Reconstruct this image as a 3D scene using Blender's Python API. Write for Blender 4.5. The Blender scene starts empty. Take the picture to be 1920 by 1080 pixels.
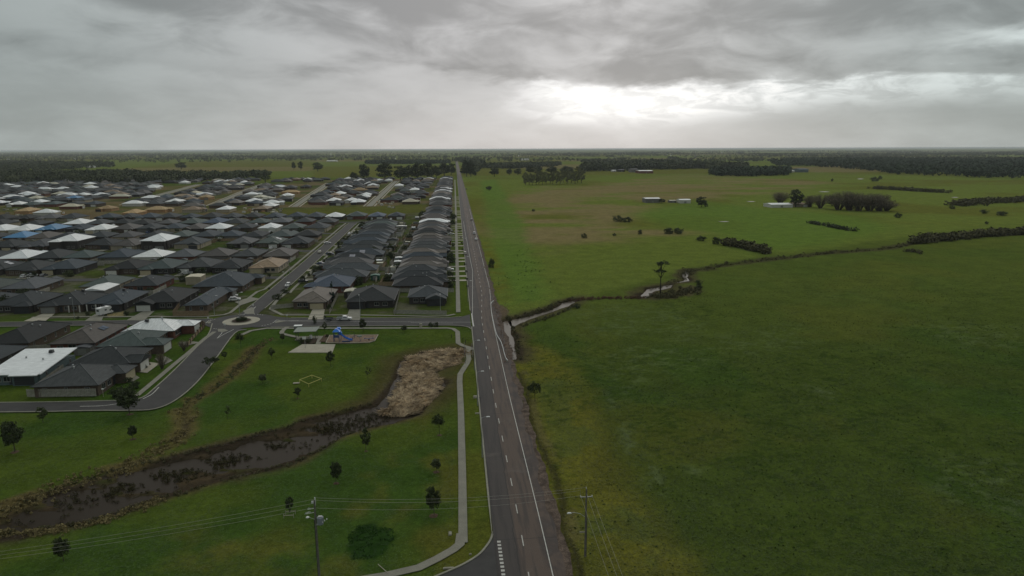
import bpy, math, random
import numpy as np
from mathutils import Vector, Matrix
from mathutils.geometry import tessellate_polygon

SC = bpy.context.scene
COL = SC.collection
R = math.radians
random.seed(7)
RNG = np.random.default_rng(11)

# ------------------------------------------------------------------ camera, world, sun, exposure
CAM_H = 60.0
FPX = 1280.0
PITCH = math.atan((540 - 279) / FPX)
YAW = R(4.70)
cam_d = bpy.data.cameras.new('camera')
cam_d.sensor_width = 36.0
cam_d.lens = 36.0 * FPX / 1920.0
cam_d.clip_start = 0.5
cam_d.clip_end = 150000.0
cam = bpy.data.objects.new('camera', cam_d)
COL.objects.link(cam)
cam.location = (0, 0, CAM_H)
ROLL = R(0.20)
cam.rotation_euler = (Matrix.Rotation(-YAW, 3, 'Z') @ Matrix.Rotation(math.pi / 2 - PITCH, 3, 'X') @ Matrix.Rotation(-ROLL, 3, 'Z')).to_euler()
SC.camera = cam

SUN_EL, SUN_AZ = R(26), R(13)          # azimuth clockwise from the road's direction (+Y)
world = bpy.data.worlds.new('World')
SC.world = world
world.use_nodes = True
wt = world.node_tree
wt.nodes.clear()


class Nodes:
    """small helper to write node maths as expressions"""
    def __init__(self, tree):
        self.t = tree

    def new(self, typ, **kw):
        n = self.t.nodes.new(typ)
        for k, v in kw.items():
            setattr(n, k, v)
        return n

    def link(self, a, b):
        self.t.links.new(a, b)

    def put(self, sock, v):
        if isinstance(v, (int, float)):
            sock.default_value = v
        elif isinstance(v, (tuple, list)):
            v = tuple(v)
            if len(v) == 3 and len(sock.default_value) == 4:
                v = v + (1.0,)
            sock.default_value = v
        else:
            self.t.links.new(v, sock)

    def m(self, op, a, b=None, c=None):
        n = self.new('ShaderNodeMath', operation=op)
        self.put(n.inputs[0], a)
        if b is not None:
            self.put(n.inputs[1], b)
        if c is not None:
            self.put(n.inputs[2], c)
        return n.outputs[0]

    def step(self, x, lo, hi, a=0.0, b=1.0):
        n = self.new('ShaderNodeMapRange', interpolation_type='SMOOTHSTEP')
        self.put(n.inputs[0], x)
        self.put(n.inputs[1], lo)
        self.put(n.inputs[2], hi)
        self.put(n.inputs[3], a)
        self.put(n.inputs[4], b)
        return n.outputs[0]

    def noise(self, vec, scale, detail=4, rough=0.5, dist=0.0):
        n = self.new('ShaderNodeTexNoise')
        if vec is not None:
            self.link(vec, n.inputs['Vector'])
        n.inputs['Scale'].default_value = scale
        n.inputs['Detail'].default_value = detail
        n.inputs['Roughness'].default_value = rough
        n.inputs['Distortion'].default_value = dist
        return n.outputs['Fac']

    def comb(self, x, y, z):
        n = self.new('ShaderNodeCombineXYZ')
        self.put(n.inputs[0], x)
        self.put(n.inputs[1], y)
        self.put(n.inputs[2], z)
        return n.outputs[0]

    def mix(self, f, a, b, blend='MIX'):
        n = self.new('ShaderNodeMix', data_type='RGBA', blend_type=blend)
        self.put(n.inputs[0], f)
        self.put(n.inputs[6], a)
        self.put(n.inputs[7], b)
        return n.outputs[2]


W = Nodes(wt)
tc = W.new('ShaderNodeTexCoord')
sep = W.new('ShaderNodeSeparateXYZ')
W.link(tc.outputs['Generated'], sep.inputs[0])
dx, dy, dz = sep.outputs
el = W.m('MULTIPLY', W.m('ARCSINE', dz), 180 / math.pi)            # elevation, degrees
az = W.m('MULTIPLY', W.m('ARCTAN2', dx, dy), 180 / math.pi)        # azimuth from the road, degrees
den = W.m('ADD', W.m('MAXIMUM', dz, 0.0), 0.085)
px_, py_ = W.m('DIVIDE', dx, den), W.m('DIVIDE', dy, den)
pc = W.comb(px_, py_, 0.0)
pc2 = W.comb(px_, W.m('MULTIPLY', py_, 0.55), 3.7)
deg = W.comb(W.m('MULTIPLY', az, 0.09), W.m('MULTIPLY', el, 0.30), 0.0)
n_big = W.noise(pc2, 0.62, 7, 0.52, 0.35)
n_mid = W.noise(pc, 1.5, 6, 0.55, 0.2)
n_rag = W.noise(deg, 2.1, 6, 0.58, 0.3)
n_rag2 = W.noise(deg, 0.75, 4, 0.5, 0.2)
n_lump = W.noise(W.comb(W.m('MULTIPLY', az, 0.050), W.m('MULTIPLY', el, 0.125), 2.3), 1.5, 7, 0.50, 0.5)
n_soft = W.noise(W.comb(W.m('MULTIPLY', az, 0.035), W.m('MULTIPLY', el, 0.075), 7.1), 1.0, 3, 0.45, 0.2)
n_puff = W.noise(W.comb(W.m('MULTIPLY', az, 0.075), W.m('MULTIPLY', el, 0.20), 5.3), 2.3, 6, 0.55, 0.6)
cl = W.m('ADD', W.m('MULTIPLY', n_puff, 0.26), W.m('ADD', W.m('MULTIPLY', n_lump, 0.46), W.m('MULTIPLY', n_soft, 0.28)))
cl = W.step(cl, 0.41, 0.59)
# the overcast brightens towards the break in the cloud and darkens away from it
daz = W.m('SUBTRACT', az, 7.0)
glow = W.m('EXPONENT', W.m('MULTIPLY', W.m('MULTIPLY', daz, daz), -1 / (2 * 23.0 ** 2)))
lo_l = W.m('ADD', 0.205, W.m('MULTIPLY', glow, 0.115))
hi_l = W.m('ADD', 0.355, W.m('MULTIPLY', glow, 0.255))
lum = W.m('ADD', lo_l, W.m('MULTIPLY', cl, W.m('SUBTRACT', hi_l, lo_l)))
# higher up the layer is thinner and lighter, as an overcast sky is
lum = W.m('ADD', lum, W.step(el, 16.0, 60.0, 0.0, 0.20))
# ragged base of the cloud deck, darkest just above its lower edge
eb = W.m('ADD', 5.15, W.m('MULTIPLY', W.m('SUBTRACT', n_rag, 0.5), 3.2))
eb = W.m('ADD', eb, W.m('MULTIPLY', W.m('SUBTRACT', n_rag2, 0.5), 3.4))
up = W.m('SUBTRACT', el, eb)
left = W.step(az, 8.0, -14.0)
deck = W.step(W.m('DIVIDE', up, W.m('ADD', 1.0, W.m('MULTIPLY', left, 0.8))), -0.25, 0.75)
dark = W.m('MULTIPLY', deck, W.m('EXPONENT', W.m('MULTIPLY', W.m('MAXIMUM', up, 0.0), -1 / 2.6)))
dark = W.m('MULTIPLY', dark, W.step(n_soft, 0.36, 0.62, 0.15, 1.0))
lum = W.m('MULTIPLY', lum, W.m('SUBTRACT', 1.0, W.m('MULTIPLY', dark, 0.33)))
# below the deck: smooth pale rain air down to the horizon
hz = W.m('ADD', 0.305, W.m('MULTIPLY', glow, 0.20))
hz = W.m('MULTIPLY', hz, W.m('ADD', 0.88, W.m('MULTIPLY', W.step(W.m('ADD', W.m('MULTIPLY', n_lump, 0.6), W.m('MULTIPLY', n_rag, 0.4)), 0.36, 0.62), 0.20)))
hz = W.m('ADD', hz, W.step(el, 2.2, 0.0, 0.0, 0.035))
lum = W.m('ADD', W.m('MULTIPLY', lum, deck), W.m('MULTIPLY', hz, W.m('SUBTRACT', 1.0, deck)))
# the break: bright strip of thinner cloud below the ragged base
low = W.step(az, 15.0, 34.0, 1.2, 2.4)
b2 = W.step(W.m('SUBTRACT', el, low), 0.0, 2.4)
b3 = W.step(az, 2.0, 11.0)
b4 = W.step(az, 19.0, 42.0, 1.0, 0.62)
wisps = W.step(W.noise(deg, 3.6, 6, 0.6, 0.5), 0.36, 0.62, 0.30, 1.0)
brk = W.m('MULTIPLY', W.m('MULTIPLY', W.m('SUBTRACT', 1.0, W.step(up, -0.55, 0.25)), b2), W.m('MULTIPLY', b3, b4))
brk = W.m('MULTIPLY', brk, wisps)
lum = W.m('ADD', lum, W.m('MULTIPLY', brk, 0.48))
# soft veil of light round the break
e2 = W.m('DIVIDE', W.m('SUBTRACT', el, 3.2), 2.4)
a2 = W.m('DIVIDE', W.m('SUBTRACT', az, 14.5), 10.0)
veil = W.m('EXPONENT', W.m('MULTIPLY', W.m('ADD', W.m('MULTIPLY', e2, e2), W.m('MULTIPLY', a2, a2)), -1.0))
lum = W.m('ADD', lum, W.m('MULTIPLY', W.m('MULTIPLY', veil, W.m('SUBTRACT', 1.0, W.m('MULTIPLY', deck, 0.75))), 0.28))
# second, smaller opening to the right
e3 = W.m('DIVIDE', W.m('SUBTRACT', el, W.m('ADD', 7.2, W.m('MULTIPLY', W.m('SUBTRACT', n_rag, 0.5), 2.6))), 0.65)
a3 = W.m('DIVIDE', W.m('SUBTRACT', az, 41.0), 5.0)
op2 = W.m('EXPONENT', W.m('MULTIPLY', W.m('ADD', W.m('MULTIPLY', e3, e3), W.m('MULTIPLY', a3, a3)), -1.0))
lum = W.m('ADD', lum, W.m('MULTIPLY', op2, 0.34))
tint = W.mix(W.step(W.m('ABSOLUTE', W.m('SUBTRACT', az, 5.0)), 6.0, 40.0), (1.0, 0.995, 1.0, 1), (0.90, 1.0, 0.985, 1))
tint = W.mix(W.step(lum, 0.7, 1.1), tint, (1.0, 1.0, 0.985, 1))
STRENGTH = 0.10
cloud = W.new('ShaderNodeVectorMath', operation='SCALE')
W.link(tint, cloud.inputs[0])
W.link(W.m('DIVIDE', lum, STRENGTH), cloud.inputs['Scale'])
sky = W.new('ShaderNodeTexSky', sky_type='NISHITA')
sky.sun_disc = False
sky.sun_elevation = SUN_EL
sky.sun_rotation = SUN_AZ
full = W.mix(0.97, sky.outputs[0], cloud.outputs[0])              # nearly closed cloud over the clear sky
bg = W.new('ShaderNodeBackground')
W.link(full, bg.inputs[0])
bg.inputs[1].default_value = STRENGTH
wo = W.new('ShaderNodeOutputWorld')
W.link(bg.outputs[0], wo.inputs[0])

sun_d = bpy.data.lights.new('sun', 'SUN')
sun_d.energy = 0.95
sun_d.angle = R(80)
sun_d.color = (1.0, 0.95, 0.88)
sun = bpy.data.objects.new('sun', sun_d)
COL.objects.link(sun)
sdir = Vector((math.sin(SUN_AZ) * math.cos(SUN_EL), math.cos(SUN_AZ) * math.cos(SUN_EL), math.sin(SUN_EL)))
sun.rotation_euler = sdir.to_track_quat('Z', 'Y').to_euler()
sun.location = (0, 0, 200)

vs = SC.view_settings
vs.view_transform = 'Standard'
vs.look = 'None'
vs.exposure = 0.0
vs.gamma = 1.0
vs.use_curve_mapping = False
HAZE_DENSITY = 4.0e-5


# ------------------------------------------------------------------ helpers
def g(x, y, z=0.0):
    """world point at height z that the photograph shows at pixel x, y (1920 wide)"""
    x, y = x - 960, y - 540
    a, b = (x * math.cos(ROLL) - y * math.sin(ROLL)) / FPX, -(x * math.sin(ROLL) + y * math.cos(ROLL)) / FPX
    fy = math.cos(PITCH) + b * math.sin(PITCH)
    fz = -math.sin(PITCH) + b * math.cos(PITCH)
    t = (z - CAM_H) / fz
    X, Y = a * t, fy * t
    return (X * math.cos(YAW) + Y * math.sin(YAW), -X * math.sin(YAW) + Y * math.cos(YAW))


def pix(X, Y, Z=0.0):
    x = X * math.cos(YAW) - Y * math.sin(YAW)
    y = X * math.sin(YAW) + Y * math.cos(YAW)
    z = Z - CAM_H
    d = y * math.cos(PITCH) - z * math.sin(PITCH)
    u = y * math.sin(PITCH) + z * math.cos(PITCH)
    a, b = FPX * x / d, -FPX * u / d
    return 960 + a * math.cos(ROLL) + b * math.sin(ROLL), 540 - a * math.sin(ROLL) + b * math.cos(ROLL), d


def U(X, Y):
    """a surveyed ground point, corrected for the slight roll of the camera"""
    x = X * math.cos(YAW) - Y * math.sin(YAW)
    y = X * math.sin(YAW) + Y * math.cos(YAW)
    d = y * math.cos(PITCH) + CAM_H * math.sin(PITCH)
    u = y * math.sin(PITCH) - CAM_H * math.cos(PITCH)
    return g(960 + FPX * x / d, 540 - FPX * u / d)


def UL(L):
    return [U(*p) for p in L]


def mpp(x, y, z=0.0):
    """metres per photo pixel at that ground point"""
    X, Y = g(x, y, z)
    return pix(X, Y, z)[2] / FPX


def G(pts, z=0.0):
    return [g(x, y, z) for x, y in pts]


def hash2(ix, iy, seed):
    h = (ix.astype(np.int64) * 374761393 + iy.astype(np.int64) * 668265263 + seed * 1442695041) & 0xFFFFFFFF
    h = ((h ^ (h >> 13)) * 1274126177) & 0xFFFFFFFF
    h = h ^ (h >> 16)
    return (h & 0xFFFF) / 65535.0


def vnoise(x, y, seed=0):
    ix, iy = np.floor(x), np.floor(y)
    fx, fy = x - ix, y - iy
    fx, fy = fx * fx * (3 - 2 * fx), fy * fy * (3 - 2 * fy)
    a, b = hash2(ix, iy, seed), hash2(ix + 1, iy, seed)
    c, d = hash2(ix, iy + 1, seed), hash2(ix + 1, iy + 1, seed)
    return (a * (1 - fx) + b * fx) * (1 - fy) + (c * (1 - fx) + d * fx) * fy


def fbm(x, y, scale, octs=4, seed=0):
    s, a, t = 0.0, 1.0, 0.0
    x, y = np.asarray(x, float) / scale, np.asarray(y, float) / scale
    for o in range(octs):
        s = s + a * vnoise(x, y, seed + o * 17)
        t += a
        a *= 0.5
        x, y = x * 2.03 + 5.1, y * 2.03 + 1.7
    return s / t


def sstep(x, lo, hi):
    t = np.clip((x - lo) / (hi - lo), 0, 1)
    return t * t * (3 - 2 * t)


def sdist(poly, X, Y, pad=40.0):
    """signed distance to a polygon (negative inside); far points get +1e3"""
    P = np.array(poly, float)
    out = np.full(X.shape, 1e3)
    sel = (X > P[:, 0].min() - pad) & (X < P[:, 0].max() + pad) & (Y > P[:, 1].min() - pad) & (Y < P[:, 1].max() + pad)
    x, y = X[sel], Y[sel]
    if x.size == 0:
        return out
    d2 = np.full(x.shape, 1e12)
    ins = np.zeros(x.shape, bool)
    n = len(P)
    for i in range(n):
        ax, ay = P[i]
        bx, by = P[(i + 1) % n]
        ex, ey = bx - ax, by - ay
        L = ex * ex + ey * ey + 1e-9
        t = np.clip(((x - ax) * ex + (y - ay) * ey) / L, 0, 1)
        d2 = np.minimum(d2, (x - ax - t * ex) ** 2 + (y - ay - t * ey) ** 2)
        cond = (ay > y) != (by > y)
        ins ^= cond & (x < ex * (y - ay) / (ey if abs(ey) > 1e-9 else 1e-9) + ax)
    d = np.sqrt(d2)
    out[sel] = np.where(ins, -d, d)
    return out


def ldist(line, X, Y, pad=60.0):
    """distance to a polyline"""
    P = np.array(line, float)
    out = np.full(X.shape, 1e3)
    sel = (X > P[:, 0].min() - pad) & (X < P[:, 0].max() + pad) & (Y > P[:, 1].min() - pad) & (Y < P[:, 1].max() + pad)
    x, y = X[sel], Y[sel]
    if x.size == 0:
        return out
    d2 = np.full(x.shape, 1e12)
    for i in range(len(P) - 1):
        ax, ay = P[i]
        ex, ey = P[i + 1] - P[i]
        L = ex * ex + ey * ey + 1e-9
        t = np.clip(((x - ax) * ex + (y - ay) * ey) / L, 0, 1)
        d2 = np.minimum(d2, (x - ax - t * ex) ** 2 + (y - ay - t * ey) ** 2)
    out[sel] = np.sqrt(d2)
    return out


MATS = {}


def mat(name, col, rough=0.8, var=0.18, scale=2.0, spec=0.3, metal=0.0, bump=0.0, col2=None, fine=None, rnd=0.0):
    """procedural material: two-scale noise over a base colour"""
    m = bpy.data.materials.new(name)
    m.use_nodes = True
    t = m.node_tree
    N = Nodes(t)
    b = t.nodes['Principled BSDF']
    b.inputs['Roughness'].default_value = rough
    b.inputs['Specular IOR Level'].default_value = spec
    b.inputs['Metallic'].default_value = metal
    co = N.new('ShaderNodeTexCoord').outputs['Object']
    f = N.noise(co, scale, 5, 0.6)
    fa = N.step(f, 0.3, 0.7)
    c1 = tuple(c * (1 - var) for c in col)
    c2 = tuple(c * (1 + var) for c in (col2 or col))
    base = N.mix(fa, c1, c2)
    if fine:
        f2 = N.noise(co, fine, 3, 0.6)
        base = N.mix(1.0, base, N.mix(N.step(f2, 0.3, 0.7), (1 - var,) * 3, (1 + var,) * 3), 'MULTIPLY')
    if rnd:                                  # no two houses weather alike
        oi = N.new('ShaderNodeObjectInfo').outputs['Random']
        k = N.m('ADD', 1.0 - rnd, N.m('MULTIPLY', oi, 2 * rnd))
        warm = N.m('ADD', k, N.m('MULTIPLY', N.m('SUBTRACT', N.m('FRACT', N.m('MULTIPLY', oi, 7.31)), 0.5), rnd * 0.5))
        base = N.mix(1.0, base, N.comb(warm, k, N.m('SUBTRACT', N.m('MULTIPLY', k, 2.0), warm)), 'MULTIPLY')
        st = N.new('ShaderNodeMapping')
        st.inputs['Scale'].default_value = (0.35, 2.2, 0.35)
        N.link(co, st.inputs['Vector'])
        base = N.mix(1.0, base, N.mix(N.step(N.noise(st.outputs[0], 1.3, 5, 0.65), 0.3, 0.7), (0.86,) * 3, (1.16,) * 3), 'MULTIPLY')
    N.link(base, b.inputs['Base Color'])
    if bump:
        bn = N.new('ShaderNodeBump')
        bn.inputs['Strength'].default_value = bump
        bn.inputs['Distance'].default_value = 0.1
        N.link(f, bn.inputs['Height'])
        N.link(bn.outputs[0], b.inputs['Normal'])
    MATS[name] = m
    return m


def attr_mat(name, rough=0.9, scale=(0.12, 0.9, 4.0), var=0.13, spec=0.0, bump=0.35):
    """base colour from the 'tone' attribute (the soil and plants that grow there, plus lens falloff painted into the paddock), broken up by noise at three scales"""
    m = bpy.data.materials.new(name)
    m.use_nodes = True
    N = Nodes(m.node_tree)
    b = m.node_tree.nodes['Principled BSDF']
    b.inputs['Roughness'].default_value = rough
    b.inputs['Specular IOR Level'].default_value = spec
    at = N.new('ShaderNodeAttribute', attribute_name='tone')
    ge = N.new('ShaderNodeNewGeometry').outputs['Position']
    base = at.outputs['Color']
    hs = None
    for i, s in enumerate(scale):
        f = N.noise(ge, s, 5, 0.6, 0.3)
        v = var * (1.0, 1.3, 1.8)[i % 3]
        base = N.mix(1.0, base, N.mix(N.step(f, 0.30, 0.70), (1 - v, 1 - v, 1 - v * 1.1), (1 + v * 1.1, 1 + v, 1 + v * 0.7)), 'MULTIPLY')
        hs = f if hs is None else N.m('ADD', hs, f)
    N.link(base, b.inputs['Base Color'])
    if bump:
        bn = N.new('ShaderNodeBump')
        bn.inputs['Strength'].default_value = bump
        bn.inputs['Distance'].default_value = 0.25
        N.link(hs, bn.inputs['Height'])
        N.link(bn.outputs[0], b.inputs['Normal'])
    MATS[name] = m
    return m


class MB:
    """collects shapes and links them as ONE mesh object"""
    def __init__(self):
        self.v, self.f, self.mi = [], [], []

    def add(self, verts, faces, mi=0):
        o = len(self.v)
        self.v += [tuple(p) for p in verts]
        self.f += [tuple(i + o for i in f) for f in faces]
        self.mi += [mi] * len(faces)
        return self

    def box(self, c, s, rz=0.0, mi=0, top=1.0):
        hx, hy, hz = s[0] / 2, s[1] / 2, s[2] / 2
        ca, sa = math.cos(rz), math.sin(rz)
        vs_ = []
        for z in (-hz, hz):
            k = top if z > 0 else 1.0
            for x, y in ((-hx, -hy), (hx, -hy), (hx, hy), (-hx, hy)):
                x, y = x * k, y * k
                vs_.append((c[0] + x * ca - y * sa, c[1] + x * sa + y * ca, c[2] + z))
        return self.add(vs_, [(3, 2, 1, 0), (4, 5, 6, 7), (0, 1, 5, 4), (1, 2, 6, 5), (2, 3, 7, 6), (3, 0, 4, 7)], mi)

    def prism(self, poly, z0, z1, mi=0):
        n = len(poly)
        area = sum(poly[i][0] * poly[(i + 1) % n][1] - poly[(i + 1) % n][0] * poly[i][1] for i in range(n))
        if area < 0:
            poly = poly[::-1]
        vs_ = [(p[0], p[1], z0) for p in poly] + [(p[0], p[1], z1) for p in poly]
        tris = tessellate_polygon([[Vector((p[0], p[1], 0)) for p in poly]])
        fs = []
        for t in tris:
            a, b, c = t
            cr = (poly[b][0] - poly[a][0]) * (poly[c][1] - poly[a][1]) - (poly[b][1] - poly[a][1]) * (poly[c][0] - poly[a][0])
            if cr < 0:
                a, b, c = a, c, b
            fs.append((a + n, b + n, c + n))
            fs.append((c, b, a))
        for i in range(n):
            j = (i + 1) % n
            fs.append((i, j, j + n, i + n))
        return self.add(vs_, fs, mi)

    def sheet(self, poly, z, mi=0):
        tris = tessellate_polygon([[Vector((p[0], p[1], 0)) for p in poly]])
        fs = []
        for a, b, c in tris:
            cr = (poly[b][0] - poly[a][0]) * (poly[c][1] - poly[a][1]) - (poly[b][1] - poly[a][1]) * (poly[c][0] - poly[a][0])
            fs.append((a, b, c) if cr > 0 else (a, c, b))
        return self.add([(p[0], p[1], z) for p in poly], fs, mi)

    def strip(self, line, w, z, mi=0, h=0.0, z0=None):
        """flat strip (or, with h, a low raised bar) along a polyline"""
        L = offset(line, w / 2)
        Rr = offset(line, -w / 2)
        n = len(line)
        if not h:
            vs_ = [(p[0], p[1], z) for p in L] + [(p[0], p[1], z) for p in Rr]
            return self.add(vs_, [(i + n, i + n + 1, i + 1, i) for i in range(n - 1)], mi)
        vs_ = []
        for zz in (z, z + h):
            vs_ += [(p[0], p[1], zz) for p in L] + [(p[0], p[1], zz) for p in Rr]
        fs = []
        for i in range(n - 1):
            fs.append((3 * n + i, 3 * n + i + 1, 2 * n + i + 1, 2 * n + i))
            fs.append((2 * n + i, 2 * n + i + 1, i + 1, i))
            fs.append((n + i, n + i + 1, 3 * n + i + 1, 3 * n + i))
        fs += [(0, n, 3 * n, 2 * n), (n - 1, 3 * n - 1, 4 * n - 1, 2 * n - 1)]
        return self.add(vs_, fs, mi)

    def tube(self, path, rads, n=6, mi=0, cap=True):
        P = [Vector(p) for p in path]
        rings = []
        for i, p in enumerate(P):
            d = (P[min(i + 1, len(P) - 1)] - P[max(i - 1, 0)]).normalized()
            u = d.orthogonal().normalized() if abs(d.z) < 0.95 else Vector((1, 0, 0))
            u = (u - d * u.dot(d)).normalized()
            w = d.cross(u)
            r = rads[i] if isinstance(rads, (list, tuple)) else rads
            rings.append([tuple(p + (u * math.cos(2 * math.pi * k / n) + w * math.sin(2 * math.pi * k / n)) * r) for k in range(n)])
        vs_ = [q for ring in rings for q in ring]
        fs = []
        for i in range(len(P) - 1):
            for k in range(n):
                k2 = (k + 1) % n
                fs.append((i * n + k, i * n + k2, (i + 1) * n + k2, (i + 1) * n + k))
        if cap:
            fs.append(tuple(range(n))[::-1])
            fs.append(tuple((len(P) - 1) * n + k for k in range(n)))
        return self.add(vs_, fs, mi)

    def lathe(self, prof, c=(0, 0, 0), n=12, mi=0, axis='z'):
        vs_, fs = [], []
        for r, z in prof:
            for k in range(n):
                a = 2 * math.pi * k / n
                p = (r * math.cos(a), r * math.sin(a), z)
                if axis == 'y':
                    p = (p[0], p[2], p[1])
                vs_.append((c[0] + p[0], c[1] + p[1], c[2] + p[2]))
        for i in range(len(prof) - 1):
            for k in range(n):
                k2 = (k + 1) % n
                f = (i * n + k, i * n + k2, (i + 1) * n + k2, (i + 1) * n + k)
                fs.append(f if axis == 'z' else f[::-1])
        a = tuple(range(n))
        b = tuple((len(prof) - 1) * n + k for k in range(n))
        fs += [a[::-1], b] if axis == 'z' else [a, b[::-1]]
        return self.add(vs_, fs, mi)

    def mesh(self, name, mats, smooth=False):
        me = bpy.data.meshes.new(name)
        me.from_pydata(self.v, [], self.f)
        for m_ in (mats if isinstance(mats, (list, tuple)) else [mats]):
            me.materials.append(m_)
        if any(self.mi):
            me.polygons.foreach_set('material_index', self.mi)
        if smooth:
            me.polygons.foreach_set('use_smooth', [True] * len(self.f))
        me.update()
        return me

    def build(self, name, mats, parent=None, smooth=False):
        return link(name, self.mesh(name, mats, smooth), parent)


def offset(line, d):
    P = [Vector((p[0], p[1])) for p in line]
    out = []
    for i in range(len(P)):
        a = (P[i] - P[i - 1]).normalized() if i else None
        b = (P[i + 1] - P[i]).normalized() if i < len(P) - 1 else None
        if a is None:
            a = b
        if b is None:
            b = a
        na, nb = Vector((-a.y, a.x)), Vector((-b.y, b.x))
        n = (na + nb)
        n = n.normalized() if n.length > 1e-6 else na
        k = d / max(0.4, n.dot(na))
        out.append((P[i].x + n.x * k, P[i].y + n.y * k))
    return out


def smooth_line(pts, sub=6):
    """Catmull-Rom through the points"""
    P = [Vector((p[0], p[1])) for p in pts]
    P = [P[0] * 2 - P[1]] + P + [P[-1] * 2 - P[-2]]
    out = []
    for i in range(1, len(P) - 2):
        for k in range(sub):
            t = k / sub
            a, b, c, d = P[i - 1], P[i], P[i + 1], P[i + 2]
            q = 0.5 * ((2 * b) + (c - a) * t + (2 * a - 5 * b + 4 * c - d) * t * t + (3 * b - a - 3 * c + d) * t ** 3)
            out.append((q.x, q.y))
    out.append((P[-2].x, P[-2].y))
    return out


def fine_line(line, step=4.0):
    out = []
    for a, b in zip(line[:-1], line[1:]):
        n = max(1, int(math.hypot(b[0] - a[0], b[1] - a[1]) / step))
        for k in range(n):
            out.append((a[0] + (b[0] - a[0]) * k / n, a[1] + (b[1] - a[1]) * k / n))
    out.append(tuple(line[-1]))
    return out


def link(name, me, parent=None, loc=None, rz=0.0):
    o = bpy.data.objects.new(name, me)
    COL.objects.link(o)
    if parent is not None:
        o.parent = parent
    if loc is not None:
        o.location = loc
    if rz:
        o.rotation_euler = (0, 0, rz)
    return o


def tag(o, label=None, cat=None, group=None, kind=None):
    if label:
        o['label'] = label
    if cat:
        o['category'] = cat
    if group:
        o['group'] = group
    if kind:
        o['kind'] = kind
    return o


def thing(name, label, cat, loc=(0, 0, 0), rz=0.0, group=None):
    o = bpy.data.objects.new(name, None)
    o.empty_display_size = 0.5
    COL.objects.link(o)
    o.location = loc
    o.rotation_euler = (0, 0, rz)
    return tag(o, label, cat, group)


def copy_tree(o, parent=None):
    c = o.copy()
    COL.objects.link(c)
    c.parent = parent
    for ch in o.children:
        copy_tree(ch, c)
    return c


def setmat(o, m, slot=0):
    o.material_slots[slot].link = 'OBJECT'
    o.material_slots[slot].material = m


def big_mesh(name, verts, quads, mats, tone=None, smooth=False, tris=False):
    """mesh from numpy arrays"""
    k = quads.shape[1]
    me = bpy.data.meshes.new(name)
    me.vertices.add(len(verts))
    me.vertices.foreach_set('co', np.ascontiguousarray(verts, dtype=np.float32).ravel())
    me.loops.add(quads.size)
    me.loops.foreach_set('vertex_index', np.ascontiguousarray(quads, dtype=np.int32).ravel())
    me.polygons.add(len(quads))
    me.polygons.foreach_set('loop_start', np.arange(0, quads.size, k, dtype=np.int32))
    if smooth:
        me.polygons.foreach_set('use_smooth', np.ones(len(quads), dtype=bool))
    me.materials.append(mats)
    me.update(calc_edges=True)
    if tone is not None:
        a = me.attributes.new('tone', 'FLOAT_COLOR', 'POINT')
        c = np.ones((len(verts), 4), dtype=np.float32)
        c[:, :3] = tone
        a.data.foreach_set('color', c.ravel())
    return me


ORD = ['first', 'second', 'third', 'fourth', 'fifth', 'sixth', 'seventh', 'eighth', 'ninth', 'tenth', 'eleventh', 'twelfth',
       'thirteenth', 'fourteenth', 'fifteenth', 'sixteenth', 'seventeenth', 'eighteenth', 'nineteenth', 'twentieth']
TENS = ['', '', 'twenty', 'thirty', 'forty', 'fifty', 'sixty', 'seventy']


def ordw(n):
    if n <= 20:
        return ORD[n - 1]
    if n % 10 == 0:
        return {30: 'thirtieth', 40: 'fortieth', 50: 'fiftieth', 60: 'sixtieth'}.get(n, 'last')
    return TENS[n // 10] + '-' + ORD[n % 10 - 1]


# ------------------------------------------------------------------ materials
asphalt_new = mat('asphalt_dark', (0.050, 0.048, 0.046), 0.85, 0.14, 0.25, 0.25, fine=8, bump=0.15)
concrete = mat('concrete', (0.215, 0.205, 0.165), 0.85, 0.10, 0.4, 0.2, fine=4)
concrete_pale = mat('concrete_pale', (0.36, 0.33, 0.26), 0.85, 0.10, 0.4, 0.2, fine=4)
kerbm = mat('kerb_concrete', (0.25, 0.24, 0.19), 0.85, 0.12, 0.5, 0.2, fine=5)
paint = mat('road_paint', (0.46, 0.45, 0.41), 0.7, 0.18, 1.5, 0.3, fine=9)
soil = mat('garden_soil', (0.050, 0.036, 0.025), 0.95, 0.3, 1.5, 0.1, bump=0.5)
mulchm = mat('bark_mulch', (0.085, 0.058, 0.038), 0.95, 0.3, 2.5, 0.1, bump=0.5)
timber = mat('weathered_timber', (0.31, 0.295, 0.25), 0.9, 0.2, 1.2, 0.15, fine=7)
timber_warm = mat('newer_timber', (0.26, 0.19, 0.12), 0.9, 0.15, 1.2, 0.15, fine=7)
dark_metal = mat('dark_metal', (0.030, 0.031, 0.033), 0.5, 0.1, 2, 0.4)
grey_metal = mat('galvanised_steel', (0.33, 0.34, 0.34), 0.45, 0.1, 2, 0.5, metal=0.4)
white_metal = mat('white_painted_metal', (0.66, 0.67, 0.65), 0.5, 0.08, 2, 0.4)
yellow_paint = mat('yellow_painted_timber', (0.50, 0.44, 0.14), 0.7, 0.12, 2, 0.3)
glass_dark = mat('window_glass', (0.022, 0.026, 0.030), 0.12, 0.1, 1, 0.6)
rubber = mat('tyre_rubber', (0.016, 0.016, 0.016), 0.9, 0.1, 3, 0.2)
bark = mat('grey_bark', (0.075, 0.062, 0.048), 0.95, 0.25, 3, 0.1, fine=12)
bark_dark = mat('dark_bark', (0.035, 0.030, 0.026), 0.95, 0.25, 3, 0.1, fine=12)
leaf_dark = mat('leaf_dark_green', (0.030, 0.040, 0.019), 0.75, 0.45, 0.9, 0.15, col2=(0.052, 0.066, 0.028))
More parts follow.
